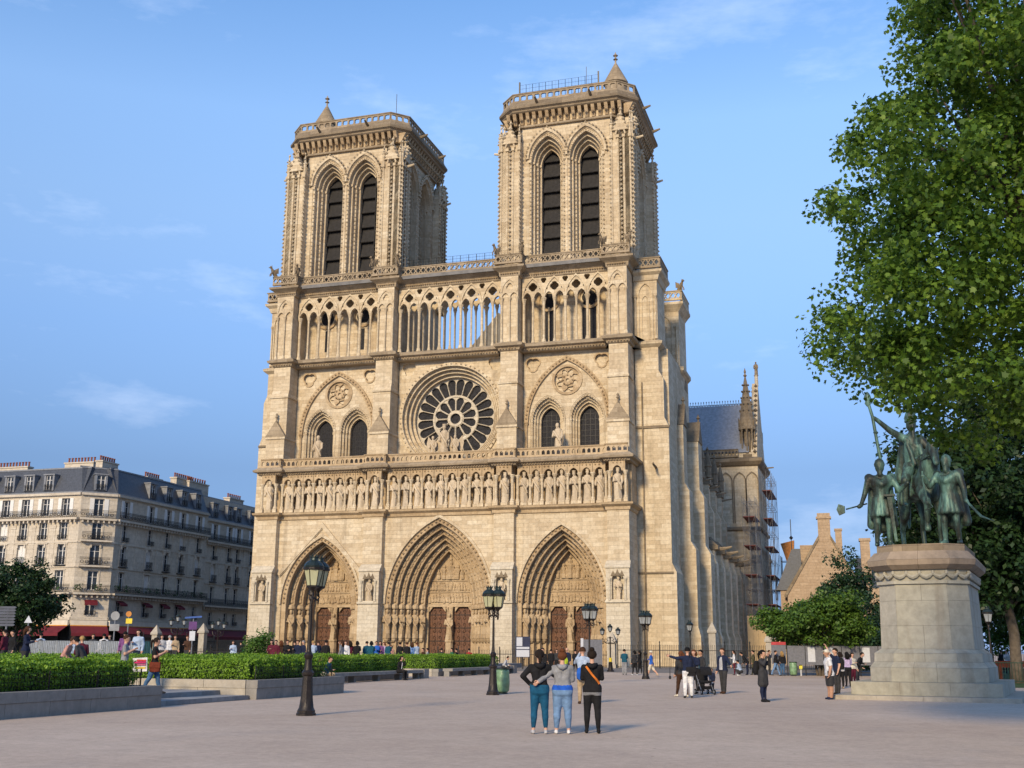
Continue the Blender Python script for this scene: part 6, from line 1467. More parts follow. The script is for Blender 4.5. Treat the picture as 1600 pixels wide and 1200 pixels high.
def person(label, pos, face, h=1.7, top='black', bot='jeans', shoes='charcoal', hair=('short', 'dark'), skin=0, layer_col=None, voxel=None, group=None, z=0, key=None, **kw):
    """face: degrees, 0 = towards the camera, 180 = away, 90 = towards picture left, -90 = towards picture right"""
    dist = (Vector((pos[0], pos[1], 0))-Vector((CPOS.x, CPOS.y, 0))).length
    vx = voxel or (.019 if dist < 32 else .026 if dist < 60 else .042)
    pose = kw.pop('pose', {}); kk = (round(h, 2), str(sorted(pose.items())), vx, str(sorted(kw.items())))
    if kk not in PM: PM[kk] = body_mesh(h, pose, vx, **kw)
    me, J = PM[kk]
    d = CPOS-Vector((pos[0], pos[1], 0)); toc = math.atan2(d.y, d.x)+PI/2
    root = bpy.data.objects.new('person', me); COL.objects.link(root); root.location = (pos[0], pos[1], z); root.rotation_euler = (0, 0, toc+R(face)*-1)
    if not me.materials:
        for _ in range(6): me.materials.append(SKIN[0])
    for i, m in enumerate((SKIN[skin], cloth(COLR[top]), cloth(COLR[bot]), cloth(COLR[shoes]), cloth(COLR[layer_col or top]), EYE)):
        root.material_slots[i].link = 'OBJECT'; root.material_slots[i].material = m
    st, hc = hair
    if HAIRC.get(hc, 1) is not None:
        hk = (round(h, 2), tuple(round(v, 3) for v in J['hd']), st); col = HAIRC.get(hc) or COLR[hc]
        if ('h',)+hk not in PM: PM[('h',)+hk] = hair_mesh(h, J['hd'], st, None)
        o = PM[('h',)+hk].obj('hat' if st in ('cap', 'hat') else 'hair', cloth(col), root, 4)
        if st in ('cap',) : pass
    tag(root, label, 'person', group); PEOPLE_N[0] += 1
    return root, J, h
def local(root, v, h=1.0): return root.matrix_basis @ (Vector(v)*h)

# ---- three women in front, backs to the camera
W1, J1, _ = person('woman in black cropped hoodie and blue trousers, elbow out, leftmost of three', G(843, 1147)[:2], 176, 1.66, 'black', 'tealjeans', 'ltgrey', ('pony', 'dark'), fem=True, hem=.575, legs='crop', pose=dict(arms=('outs', 'hip'), spread=.02), build=1.06)
W2, J2, _ = person('woman in grey hoodie over a blue top and pale jeans, middle of three', G(879, 1147)[:2], 180, 1.63, 'grey', 'ltjeans', 'white', ('bun', 'auburn'), fem=True, hem=.585, layer=.06, layer_col='royal', legs='crop', pose=dict(arms=('phone', 'around'), spread=.02), build=1.2)
W3, J3, _ = person('woman in black jumper and leggings with an orange bag strap, rightmost of three', G(926, 1146)[:2], 180, 1.66, 'black', 'black', 'black', ('bun', 'dark'), fem=True, hem=.49, layer=.035, layer_col='grey', pose=dict(arms=('fwd', 'fwd'), spread=.015, stride=.04), build=1.03)
# strap across the back
sb = MB(); pts = [(.075,.075,.80),(.045,.082,.76),(.0,.086,.70),(-.055,.085,.64),(-.09,.06,.59)]
for a_, b_ in zip(pts[:-1], pts[1:]):
    a_, b_ = Vector(a_)*1.66, Vector(b_)*1.66; w_ = Vector((.016,0,-.012))
    sb.add([tuple(a_-w_), tuple(a_+w_), tuple(b_+w_), tuple(b_-w_), tuple(a_-w_+Vector((0,.012,0))), tuple(a_+w_+Vector((0,.012,0))), tuple(b_+w_+Vector((0,.012,0))), tuple(b_-w_+Vector((0,.012,0)))], [(0,1,2,3),(7,6,5,4),(0,4,5,1),(1,5,6,2),(2,6,7,3),(3,7,4,0)])
for i, v in enumerate(sb.v): sb.v[i] = (v[0], v[1]+.02, v[2])
sb.obj('bag_strap', cloth(COLR['orange']), W3)
for Wm, hh, col in ((W1, 1.66, 'black'), (W2, 1.63, 'grey'), (W3, 1.66, 'black')):   # hoods lying on the shoulders
    hb = MB(); hb.tube([Vector((-.06,.03,.825))*hh, Vector((-.03,.07,.81))*hh, Vector((0,.08,.80))*hh, Vector((.03,.07,.81))*hh, Vector((.06,.03,.825))*hh], [.018*hh,.03*hh,.034*hh,.03*hh,.018*hh], 8)
    hb.obj('hood', cloth(COLR[col]), Wm, 4)
# ---- middle distance
P_ = person
def front_panel(t, col, w=.036, z0=.52, z1=.80):
    root, J, h = t; mb = MB(); zs = np.linspace(z0, z1, 7); xs = np.linspace(-w, w, 5); vs = []
    for z in zs: vs += [tuple(J['U'](x*(1 if z < .72 else 1-.5*(z-.72)/.08), -(.079 if z < .76 else .079-.5*(z-.76))*(1-.12*(x/w)**2), z)*h) for x in xs]
    mb.add(vs, [(i*5+j, i*5+j+1, (i+1)*5+j+1, (i+1)*5+j) for i in range(6) for j in range(4)]); mb.obj('shirt_front', cloth(COLR[col]), root, 4)
P_('man in pale checked shirt and beige trousers, half hidden behind the orange strap woman', G(911, 1100)[:2], 170, 1.75, 'paleblue', 'beige', 'brown', ('short', 'brown'), pose=dict(arms=('down', 'face')))
P_('man in navy jumper and white trousers holding a phone out on a stick', G(1076, 1091)[:2], 172, 1.78, 'navy', 'white', 'charcoal', ('short', 'black'), pose=dict(arms=('down', 'ext'), spread=.01), build=1.08, hem=.53)
P_('woman in brown trousers and pale shoes, hidden behind the man in white trousers', G(1066, 1089)[:2], 150, 1.68, 'charcoal', 'brown', 'cream', ('long', 'auburn'), fem=True, pose=dict(stride=.28, arms=('down', 'down')))
P_('woman with light hair facing us over the shoulder of the man in navy', G(1086, 1084)[:2], 20, 1.70, 'navy', 'black', 'black', ('bob', 'auburn'), fem=True, pose=dict(arms=('down', 'cross')))
AX = P_('man in grey cardigan and teal shirt standing behind the pushchair', G(1097, 1080)[:2], 60, 1.70, 'charcoal', 'black', 'black', ('short', 'black'), pose=dict(arms=('fwd', 'down')), skin=1); front_panel(AX, 'teal')
P_('small child in navy and red jacket beside the pushchair', G(1113, 1083)[:2], 35, .98, 'navy', 'charcoal', 'charcoal', ('short', 'brown'), pose=dict(arms=('outs', 'down'), stride=.2, spread=.02), build=1.25, voxel=.02, layer=.04, layer_col='white', hem=.45)
AX = P_('man in open navy jacket and grey shirt with one hand on the pushchair', G(1131, 1084)[:2], 40, 1.78, 'navy', 'charcoal', 'brown', ('short', 'brown'), pose=dict(arms=('down', 'outs'), stride=.1), legs='loose', build=1.02); front_panel(AX, 'ltgrey', .045)
P_('woman in long black coat raising a camera to her face', G(1194, 1097)[:2], -62, 1.70, 'charcoal', 'navy', 'black', ('pony', 'black'), fem=True, coat=.36, pose=dict(arms=('face', 'face')))
P_('man in white shirt and dark shorts with a cap, looking up at the statue', G(1298, 1093)[:2], 75, 1.74, 'white', 'charcoal', 'navy', ('cap', 'cream'), skin=1, legs='shorts', sleeve='short', hem=.47, build=1.22, pose=dict(arms=('down', 'down'), lean=.06))
P_('man in black with a backpack raising one arm beside the pedestal', G(1309, 1086)[:2], 60, 1.80, 'navy', 'charcoal', 'black', ('short', 'dark'), sleeve='short', pose=dict(arms=('high', 'down')))
P_('woman in grey top with a white hem, left of the lilac top', G(1315, 1076)[:2], 150, 1.66, 'grey', 'black', 'beige', ('bob', 'dark'), fem=True, layer=.03, layer_col='white', pose=dict(arms=('fwd', 'down')))
P_('woman in lilac top and black trousers beside the pedestal', G(1326, 1073)[:2], 165, 1.66, 'lilac', 'black', 'black', ('long', 'black'), fem=True, hem=.56, pose=dict(arms=('fwd', 'fwd')))
P_('man in black bending forward next to the pedestal', G(1341, 1069)[:2], -70, 1.72, 'black', 'charcoal', 'black', ('short', 'dark'), pose=dict(arms=('lap', 'fwd'), lean=.45))
P_('woman in cream scarf at the edge of the pedestal', G(1334, 1071)[:2], -40, 1.62, 'cream', 'wine', 'charcoal', ('bob', 'dark'), fem=True, pose=dict(arms=('fwd', 'down')))
P_('man in teal denim jacket and grey trousers looking at the railing', G(976, 1055)[:2], 180, 1.74, 'teal', 'grey', 'charcoal', ('short', 'black'), legs='loose', pose=dict(arms=('fwd', 'fwd')))
P_('person in black carrying something pink by the gate post', G(992, 1055)[:2], 140, 1.66, 'charcoal', 'black', 'white', ('bob', 'black'), fem=True, pose=dict(arms=('fwd', 'down'), stride=.15))
P_('person in black jacket just left of the lamp before the pale wall', G(1000, 1053)[:2], 120, 1.66, 'black', 'black', 'grey', ('long', 'black'), fem=True, pose=dict(arms=('fwd', 'down'), stride=.12))
P_('woman in blue jacket, pale hat and cream skirt walking behind a lamp post', G(1018, 1058)[:2], 110, 1.66, 'blue', 'cream', 'beige', ('hat', 'cream'), fem=True, legs='shorts', pose=dict(arms=('fwd', 'swingb'), stride=.3, knee=(.5, 0)), hem=.5)
P_('crouching person in grey blue shirt near the stone gate post', G(1158, 1056)[:2], 110, 1.68, 'paleblue', 'charcoal', 'white', ('short', 'black'), pose=dict(crouch=True, arms=('fwd', 'fwd'), lean=.3))
P_('person in white shirt behind the man with the pushchair', G(1148, 1055)[:2], 90, 1.72, 'white', 'wine', 'charcoal', ('long', 'dark'), fem=True, pose=dict(arms=('fwd', 'down')))
P_('person in black bending over near the crouching person', G(1168, 1055)[:2], 100, 1.72, 'black', 'navy', 'black', ('short', 'black'), pose=dict(arms=('lap', 'down'), lean=.6))
P_('man in olive jacket beside the stone gate post', G(1178, 1055)[:2], 95, 1.74, 'olive', 'olive', 'charcoal', ('short', 'black'), pose=dict(arms=('fwd', 'down'), stride=.12))
P_('person in navy photographing behind the woman in the long coat', G(1203, 1055)[:2], -80, 1.74, 'navy', 'charcoal', 'black', ('short', 'brown'), pose=dict(arms=('face', 'face')))
P_('man in dark jacket and blue jeans striding before the notice boards', G(1213, 1056)[:2], -85, 1.76, 'black', 'ltjeans', 'charcoal', ('short', 'dark'), pose=dict(arms=('swingf', 'swingb'), stride=.3, knee=(.15, 0)))
P_('blonde woman in black jacket before the notice boards', G(1223, 1056)[:2], 160, 1.68, 'black', 'jeans', 'charcoal', ('long', 'blond'), fem=True, pose=dict(arms=('down', 'down')))
P_('man facing us with a dark cap, behind the leftmost woman', GD(848, 66)[:2], 30, 1.76, 'black', 'charcoal', 'black', ('short', 'black'), pose=dict(arms=('fwd', 'down')))
P_('person in black seen between the leftmost and middle woman', GD(861, 88)[:2], 170, 1.7, 'black', 'black', 'black', ('short', 'black'))
P_('bald man in navy behind the bun of the middle woman', GD(886, 78)[:2], 20, 1.80, 'navy', 'charcoal', 'black', ('short', 'bald'), pose=dict(arms=('fwd', 'down')))
P_('person in lime green vest in front of the bald man', GD(882, 76)[:2], 170, 1.45, 'lime', 'charcoal', 'black', ('short', 'grey'))
P_('man in black walking towards the right portal', GD(899, 82)[:2], 165, 1.70, 'black', 'black', 'black', ('short', 'black'), pose=dict(arms=('back', 'back'), spread=.05))
P_('person in dark top behind the lamp before the right portal', GD(870, 96)[:2], 20, 1.70, 'charcoal', 'black', 'black', ('short', 'dark'))
# ---- seated on the stone benches
seat = lambda a, b_=None, lean=.25: dict(seat=True, arms=(a, b_ or a), lean=lean)
P_('man in teal jacket sitting at the near end of the long bench', (40.75, -65.2), -75, 1.74, 'teal', 'cream', 'brown', ('short', 'black'), skin=1, pose=seat('lap'), z=-.02)
P_('second person in teal leaning forward on the long bench', (40.75, -64.2), -60, 1.74, 'teal', 'beige', 'brown', ('short', 'brown'), pose=seat('lap', 'fwd', .35), z=-.02)
AX = P_('person in black with a white shirt sitting on the long bench, hand to face', (40.75, -55.2), -50, 1.70, 'black', 'black', 'black', ('bob', 'dark'), fem=True, pose=seat('lap', 'face', .18), z=-.02); front_panel(AX, 'white', .022, .58)
P_('person in white and black bent over reading on the far bench', (40.5, -35.8), -80, 1.70, 'ltgrey', 'charcoal', 'charcoal', ('short', 'black'), pose=seat('lap', 'fwd', .5), z=-.02)
# ---- left: couple with phones between the planters
P_('man in grey shirt walking with a phone beside the nearest hedge', GD(196, 39.5)[:2], -80, 1.76, 'grey', 'black', 'black', ('short', 'brown'), sleeve='short', z=.28, pose=dict(arms=('phone', 'phone'), stride=.15))
CW, CJ, _ = P_('woman in black top and blue jeans walking with a phone and sunglasses', G(238, 1084, .28)[:2], -80, 1.68, 'black', 'jeans', 'charcoal', ('pony', 'dark'), fem=True, sleeve='short', z=.28, pose=dict(arms=('phone', 'phone'), stride=.26, knee=(.2, 0)))
P_('woman in pale blue shirt facing away behind the grey shirt man', GD(215, 52)[:2], 30, 1.76, 'paleblue', 'navy', 'charcoal', ('bob', 'dark'), fem=True, z=.62, pose=dict(arms=('fwd', 'down')), build=1.15)
lefts = [('woman with long brown hair in profile at the left edge', 40, 44, -75, 'navy', ('long', 'brown'), {}), ('man with a black backpack on a pale blue shirt behind the barriers', 62, 66, 178, 'paleblue', ('short', 'black'), {}),
    ('person in dark red jacket at the left edge', 6, 54, 120, 'wine', ('short', 'black'), {}), ('person in black beside the left direction post', 18, 56, 60, 'black', ('short', 'black'), {}),
    ('bent person in pink jumper sitting behind the nearest hedge', 99, 44, -70, 'pink', ('short', 'brown'), seat('lap', 'lap', .45)), ('man in pale blue shirt next to the pink jumper', 114, 47, 175, 'paleblue', ('short', 'brown'), seat('lap', 'fwd', .1)),
    ('person in dark red top with short fair hair behind the hedge', 128, 45, 170, 'wine', ('short', 'blond'), seat('lap', 'lap', .15)), ('man with black hair and grey top behind the hedge', 133, 41, 120, 'charcoal', ('short', 'black'), seat('lap', 'lap', .5)),
    ('face looking over the barriers before the cafe', 144, 68, 0, 'charcoal', ('short', 'brown'), {}), ('person in white with a black backpack leaning on the barriers', 161, 66, 178, 'white', ('short', 'black'), {}),
    ('dark-haired person under the round road sign', 170, 70, 20, 'charcoal', ('bob', 'black'), {}), ('tall person in purple behind the grey shirt man', 194, 56, 170, 'purple', ('short', 'black'), {}),
    ('man facing us behind the teal barrier', 252, 70, 0, 'ltgrey', ('short', 'brown'), {}), ('person in white behind the teal barrier', 264, 72, 170, 'white', ('short', 'grey'), {}), ('person in beige at the end of the barriers', 273, 72, 10, 'beige', ('short', 'brown'), {}), ('man in brown jacket right of the barriers', 292, 74, 30, 'brown', ('short', 'auburn'), {}),
    ('woman in blue denim jacket with pale scarf before the cafe railing', 364, 84, 10, 'paleblue', ('bob', 'brown'), {}), ('person in black turned away before the cafe railing', 376, 86, 180, 'black', ('short', 'black'), {}), ('child in yellow beside the flowering shrub', 383, 84, 170, 'green', ('short', 'brown'), {})]
for lab, px_, ds, fc, tp, hr, ps in lefts:
    q = GD(px_, ds); hh = 1.72 if 'child' not in lab else 1.4; kw = dict(fem=True) if 'woman' in lab else {}
    P_(lab, q[:2], fc, hh, tp, 'charcoal', 'black', hr, pose=ps or dict(arms=('fwd', 'down')), z=(.72 if ps else .62) if px_ < 300 else .4, **kw)
# ---- the crowd before the left and middle portals
crowd = [(424,'person in wine red cardigan left of the crowd','wine','bob','black',20), (431,'person in dark red holding a paper in the crowd','wine','short','dark',20), (439,'person in rust brown top at the left of the crowd','brown','long','auburn',160), (449,'tall man in black coat facing us in the crowd','black','short','brown',0),
    (460,'person in black jacket right of the tall man','black','short','dark',170), (465,'man in blue grey jacket facing the tall man','navy','short','brown',40), (474,'man in navy suit beside the front lamp','navy','short','grey',60), (489,'man in pale blue shirt just right of the front lamp','paleblue','short','blond',175), (497,'man in dark navy next to the pale blue shirt','navy','short','brown',150), (509,'man in black jacket before the left door','black','short','black',180),
    (534,'woman with raised arm in grey before the trumeau','grey','long','brown',120), (540,'person in white shirt near the left trumeau','white','short','brown',10), (547,'person with red brown bag in the crowd','wine','long','dark',160), (558,'broad person in black under the left portal','black','bob','black',170), (573,'person in teal shirt left of the buttress','teal','short','dark',170), (580,'person in dark teal coat before the buttress','teal','bob','black',175),
    (588,'person in bright blue jacket before the buttress','blue','short','brown',20), (594,'person with dark curly hair in purple','purple','bob','brown',10), (600,'woman in pale lilac blouse bending','lilac','bob','auburn',60), (607,'man in teal shirt with short dark hair','teal','short','black',180), (611,'child in pink top behind the person in black','pink','short','auburn',10), (625,'man in black shirt standing in the crowd','black','short','black',175),
    (636,'man in black tee shirt right of the crowd','black','short','brown',178), (644,'woman in sky blue shirt','skyblue','long','brown',180), (651,'man in pale blue shirt beside the woman in sky blue','paleblue','short','auburn',150), (668,'person in grey with black backpack before the middle portal','ltgrey','short','black',100), (661,'person bending in brown beside the backpack','brown','short','black',60),
    (690,'dark-haired head above the hedge before the middle door','charcoal','short','black',180), (706,'person in dark green behind the hedge','green','short','black',60), (713,'person in black beside the dark green top','black','short','black',120), (733,'person in bright red top at the end of the hedge','red','short','black',175)]
rgc = random.Random(9)
for px_, lab, tp, hs_, hc, fc in crowd:
    ds = rgc.uniform(70, 76) if px_ < 600 else rgc.uniform(85, 88); lowp = px_ > 655; hh = {True: 1.5, False: 1.72}[('child' in lab)]
    q = GD(px_, ds if px_ < 655 else 88); arms = [('fwd', 'down'), ('down', 'down'), ('lap', 'fwd'), ('cross', 'down')][rgc.randint(0, 3)]
    if 'raised' in lab: arms = ('face', 'down')
    P_(lab, q[:2], fc, hh, tp, 'charcoal', 'black', (hs_, hc), pose=dict(arms=arms), z=.0 if lowp else .40, group='visitors crowding before the portals')
for px_, ds, lab, tp, fc in ((1533, 80, 'person in bright blue shirt right of the pedestal', 'blue', 170), (1572, 95, 'person in white behind the green fence', 'white', 20), (1588, 92, 'person in pink behind the green fence at the right edge', 'pink', 40), (1564, 98, 'person in dark top behind the green fence', 'black', 160)):
    P_(lab, GD(px_, ds)[:2], fc, 1.7, tp, 'charcoal', 'black', ('short', 'brown'), pose=dict(arms=('fwd', 'down')), z=.15)
# ---- bags, pushchair and things people hold
def satchel(p, w, h, d, m, label, rz=0, strap=None):
    root = thing('bag', label, 'bag', p, rz); b = MB(); b.lathe((0,0,0), [(w*.42,0),(w*.5,h*.08),(w*.5,h*.8),(w*.42,h)], 10, PI/10)
    for i, v in enumerate(b.v): b.v[i] = (v[0], v[1]*d/w, v[2])
    b.obj('pouch', m, root, R(60)); b = MB(); b.hexa([(-w*.5,-d*.56,h*.45),(w*.5,-d*.56,h*.45),(w*.5,-d*.2,h*.45),(-w*.5,-d*.2,h*.45)], [(-w*.46,-d*.5,h*1.02),(w*.46,-d*.5,h*1.02),(w*.46,d*.4,h*1.03),(-w*.46,d*.4,h*1.03)]); b.obj('flap', m, root)
    if strap: b = MB(); b.tube([(-w*.4,0,h), (-w*.1,.02,h+strap), (w*.4,0,h)], .012, 5); b.obj('strap', m, root)
    return root
q = G(1081, 1091); satchel((q.x+.03, q.y-.14, .78), .36, .3, .14, cloth(COLR['black']), 'black shoulder bag on the hip of the man in white trousers', .0, .5)
q = G(243, 1084, .28); satchel((q.x+.05, q.y-.2, .92), .34, .28, .13, cloth((.14, .03, .015)), 'round brown leather handbag on the woman in black top', .3, .45)
q = GD(221, 38.8); sh = thing('shopping_bag', 'white shopping bag with pink and yellow print carried by the couple', 'bag', (q.x, q.y, .88), .5)
b = MB(); b.hexa([(-.2,-.07,0),(.22,-.07,.02),(.22,.07,.02),(-.2,.07,0)], [(-.24,-.03,.42),(.2,-.03,.45),(.2,.03,.45),(-.24,.03,.42)]); b.obj('bag', cloth((.6,.58,.56)), sh)
for k, (c_, z_) in enumerate((((.5,.03,.12), .27), ((.45,.12,.2), .2), ((.6,.42,.03), .1), ((.5,.05,.05), .33))): b = MB(); b.box(-.2+.03*k, .17, -.078+.006*k-.01, -.055, z_, z_+.05); b.obj('print', cloth(c_), sh)
def backpack(p, rz, col, label, s=1.0):
    root = thing('backpack', label, 'backpack', p, rz); b = MB(); b.lathe((0,0,0), [(.12,0),(.155,.05),(.16,.3),(.12,.42),(.05,.46)], 10)
    for i, v in enumerate(b.v): b.v[i] = (v[0], v[1]*.6, v[2])
    b.obj('sack', cloth(COLR[col]), root, R(60)); b = MB(); b.box(-.1, .1, .08, .13, .05, .24); b.obj('pocket', cloth(COLR[col]), root); root.scale = (s,)*3
def behind(px_, ds, zz, off, col, label, z0=0):
    q = GD(px_, ds); d = (Vector((CPOS.x, CPOS.y, 0))-Vector((q.x, q.y, 0))).normalized(); backpack((q.x+d.x*off, q.y+d.y*off, zz), math.atan2(d.y, d.x)-PI/2, col, label)
behind(62, 66, 1.55, .2, 'black', 'black backpack on the pale blue shirt behind the barriers'); behind(161, 66, 1.55, .2, 'black', 'black backpack on the person in white at the barriers')
q = G(1311, 1086); backpack((q.x+.12, q.y-.12, .98), -.4, 'black', 'black backpack on the man raising his arm'); q = G(1188, 1097); backpack((q.x-.08, q.y+.12, .88), 1.0, 'black', 'black backpack of the woman in the long coat')
q = G(905, 1100); backpack((q.x+.1, q.y-.2, .75), .0, 'blue', 'blue bag on the man in the checked shirt', .8)
# selfie stick
q = G(1076, 1091); st_ = thing('selfie_stick', 'black selfie stick held out by the man in white trousers', 'selfie stick', (q.x-.66, q.y+.05, .65)); b = MB(); b.tube([(0,0,.1),(.02,0,.9)], .012, 6); b.obj('rod', IRON, st_); b = MB(); b.lathe((0,0,0), [(.02,0),(.05,.04),(.03,.12)], 8); b.obj('grip', IRON, st_)
# pushchair
q = G(1101, 1085); PC = thing('pushchair', 'black folding pushchair with its hood up', 'pushchair', q, .5); blk = cloth(COLR['black'])
b = MB(); hood = [(.27*math.cos(t)*1.0, .27*math.sin(t)) for t in np.linspace(-.2, PI*.62, 9)]
for (a0, z0), (a1, z1) in zip(hood[:-1], hood[1:]): b.add([(-.23,a0*-1+.0,.78+z0),(.23,a0*-1,.78+z0),(.23,a1*-1,.78+z1),(-.23,a1*-1,.78+z1)], [(0,1,2,3)])
b.slab([(a*-1, .78+z) for a, z in hood]+[(.12, .72)], [], -.235, -.225) if 0 else None; b.obj('hood', blk, PC)
b = MB(); b.hexa([(-.22,-.28,.45),(.22,-.28,.45),(.22,.18,.40),(-.22,.18,.40)], [(-.22,-.26,.53),(.22,-.26,.53),(.22,.16,.48),(-.22,.16,.48)]); b.hexa([(-.22,.12,.42),(.22,.12,.42),(.22,.2,.42),(-.22,.2,.42)], [(-.22,.26,.98),(.22,.26,.98),(.22,.33,.98),(-.22,.33,.98)]); b.hexa([(-.18,-.2,.2),(.18,-.2,.2),(.18,.2,.18),(-.18,.2,.18)], [(-.2,-.24,.32),(.2,-.24,.32),(.2,.24,.3),(-.2,.24,.3)]); b.obj('seat', blk, PC)
b = MB()
for s in (-1, 1): b.tube([(s*.24,-.36,.1),(s*.25,.1,.6),(s*.25,.42,1.02)], .014, 6); b.tube([(s*.24,.3,.1),(s*.25,-.05,.55)], .014, 6); b.tube([(s*.24,-.36,.1),(s*.24,.3,.1)], .012, 6)
b.tube([(-.25,.42,1.02),(.25,.42,1.02)], .016, 6); b.obj('frame', ZINC, PC)
for x, y in ((-.26,-.38),(.26,-.38),(-.26,.32),(.26,.32)):
    b = MB(Matrix.Translation((x, y, .1)) @ Matrix.Rotation(PI/2, 4, 'Y')); b.lathe((0,0,-.02), [(.1,0),(.1,.04)], 14); w_ = b.obj('wheel', blk, PC); b = MB(Matrix.Translation((x, y, .1)) @ Matrix.Rotation(PI/2, 4, 'Y')); b.lathe((0,0,-.024), [(.055,0),(.055,.048)], 10); b.obj('rim', BARR, w_)

# ================================================================== bronze group on its pedestal
BRZ, n_, b_ = new_mat('green bronze'); tcx = N(n_, 'ShaderNodeNewGeometry').outputs['Position']
mpv = N(n_, 'ShaderNodeMapping'); mpv.inputs['Scale'].default_value = (1.6, 1.6, .35); n_.links.new(tcx, mpv.inputs[0])
f1 = noise(n_, mpv.outputs[0], 1.6, 6, .65); r1 = ramp(n_, [(.38, (.018, .02, .015)), (.5, (.035, .06, .048)), (.6, (.09, .18, .145)), (.78, (.19, .33, .27))]); n_.links.new(f1, r1.inputs[0]); n_.links.new(r1.outputs[0], b_.inputs['Base Color'])
b_.inputs['Roughness'].default_value = .55; b_.inputs['Metallic'].default_value = .25; bump(n_, b_, noise(n_, tcx, 9, 5), .5, .03)
PED_C = Vector((67.55, -66.3, 0)); PED_RZ = R(-9)
PEDST = stone_mat('pedestal stone', (.30, .285, .22), (.42, .39, .32), (.52, .485, .41), bw=50, bh=50, joint=0, stain=(.17, .12, .075), stain_amt=0, streak=.75, bumpd=.02)
PEDGR = stone_mat('pedestal top stone', (.26, .2, .145), (.34, .27, .2), (.42, .34, .26), bw=50, bh=50, joint=0, stain=(.1, .08, .06), stain_amt=0, streak=.8, bumpd=.02)
PD = thing('pedestal', 'tall stone pedestal with stepped base under the bronze riders', 'pedestal', PED_C, PED_RZ)
HX, HY, CH = 1.58, 3.0, .68
def ped_path(o): a, c, k = HX+o, HY+o, CH+o*.4; return [(-a+k, -c), (a-k, -c), (a, -c+k), (a, c-k), (a-k, c), (-a+k, c), (-a, c-k), (-a, -c+k)]
def ped_course(o0, o1, z0, z1, m, split=2, shape='chamfer', name='stone_block'):
    for si in range(8 if shape == 'chamfer' else 4):
        if shape == 'chamfer': A, B_ = ped_path(o0), ped_path(o1); i_ = ped_path(-.6)
        else: A = [(-HX-o0,-HY-o0),(HX+o0,-HY-o0),(HX+o0,HY+o0),(-HX-o0,HY+o0)]; B_ = [(-HX-o1,-HY-o1),(HX+o1,-HY-o1),(HX+o1,HY+o1),(-HX-o1,HY+o1)]; i_ = [(-HX+.6,-HY+.6),(HX-.6,-HY+.6),(HX-.6,HY-.6),(-HX+.6,HY-.6)]
        n = len(A); p, q, P2, Q2, pi, qi = A[si], A[(si+1) % n], B_[si], B_[(si+1) % n], i_[si], i_[(si+1) % n]
        k = split if math.dist(p, q) > 1.5 else 1
        for j in range(k):
            g = .004/max(.3, math.dist(p, q)); t0, t1 = j/k+g, (j+1)/k-g; L2 = lambda a, c, t: (a[0]+(c[0]-a[0])*t, a[1]+(c[1]-a[1])*t)
            b = MB(); b.hexa([(*L2(p,q,t0), z0), (*L2(p,q,t1), z0), (*L2(pi,qi,t1), z0), (*L2(pi,qi,t0), z0)], [(*L2(P2,Q2,t0), z1-.006), (*L2(P2,Q2,t1), z1-.006), (*L2(pi,qi,t1), z1-.006), (*L2(pi,qi,t0), z1-.006)]); b.obj(name, m, PD)
ped_course(1.55, 1.55, 0, .16, KERB2, 4, 'rect', 'paving_slab'); ped_course(.95, .95, .16, .62, PEDST, 3, 'rect'); ped_course(.45, .45, .62, 1.12, PEDST, 3, 'chamfer'); ped_course(.45, .3, 1.12, 1.32, PEDST, 3); ped_course(.3, .28, 1.32, 1.62, PEDST, 2); ped_course(.28, .06, 1.62, 1.78, PEDST, 2)
ped_course(.04, .02, 1.78, 2.6, PEDST, 2); ped_course(.02, .0, 2.6, 3.5, PEDST, 1); ped_course(.0, -.02, 3.5, 4.1, PEDST, 2); ped_course(.06, .06, 4.1, 4.22, PEDST, 1); ped_course(-.02, .0, 4.22, 4.62, PEDST, 1); ped_course(.1, .3, 4.62, 4.78, PEDGR, 2); ped_course(.3, .34, 4.78, 4.98, PEDGR, 2); ped_course(.34, .08, 4.98, 5.3, PEDGR, 2); ped_course(-.02, -.02, 5.3, 5.56, DARKST, 2)
b = MB(); b.box(-HX+.5, HX-.5, -HY+.5, HY-.5, .1, 5.5); b.obj('core', PEDGR, PD)
gl = MB(); pth = ped_path(.05)                                   # carved garland
for i in range(8):
    p, q = pth[i], pth[(i+1) % 8]; Ln = math.dist(p, q); k = max(1, round(Ln/.42))
    for j in range(k):
        f_ = lambda t: (p[0]+(q[0]-p[0])*(j+t)/k, p[1]+(q[1]-p[1])*(j+t)/k)
        gl.tube([(*f_(t), 4.48-.14*math.sin(PI*t)) for t in (.05,.25,.5,.75,.95)], [.05,.07,.085,.07,.05], 6); gl.lathe((*f_(0), 4.4), [(.02,0),(.07,.06),(.07,.14),(.02,.18)], 6)
gl.obj('garland', PEDST, PD)
ST_ = thing('equestrian_statue', 'green bronze crowned rider on horseback led by two armed foot soldiers', 'statue', PED_C+Vector((0,0,5.56)), PED_RZ); ST_.scale = (1.08,)*3
def bronze(caps, name, voxel=.035, parent=None):
    caps = [(c if len(c) == 5 else (*c, 0)) for c in caps]; me, cen, tg = fuse(caps, voxel, 2, name); me.materials.append(BRZ); me.shade_smooth(); o = link(name, me, parent or ST_); o.rotation_euler = (0, 0, R(24) if name in ('horse', 'rider') else 0); o.location = (-.12, .1, .12) if name == 'rider' else (0, 0, 0); return o
V = Vector
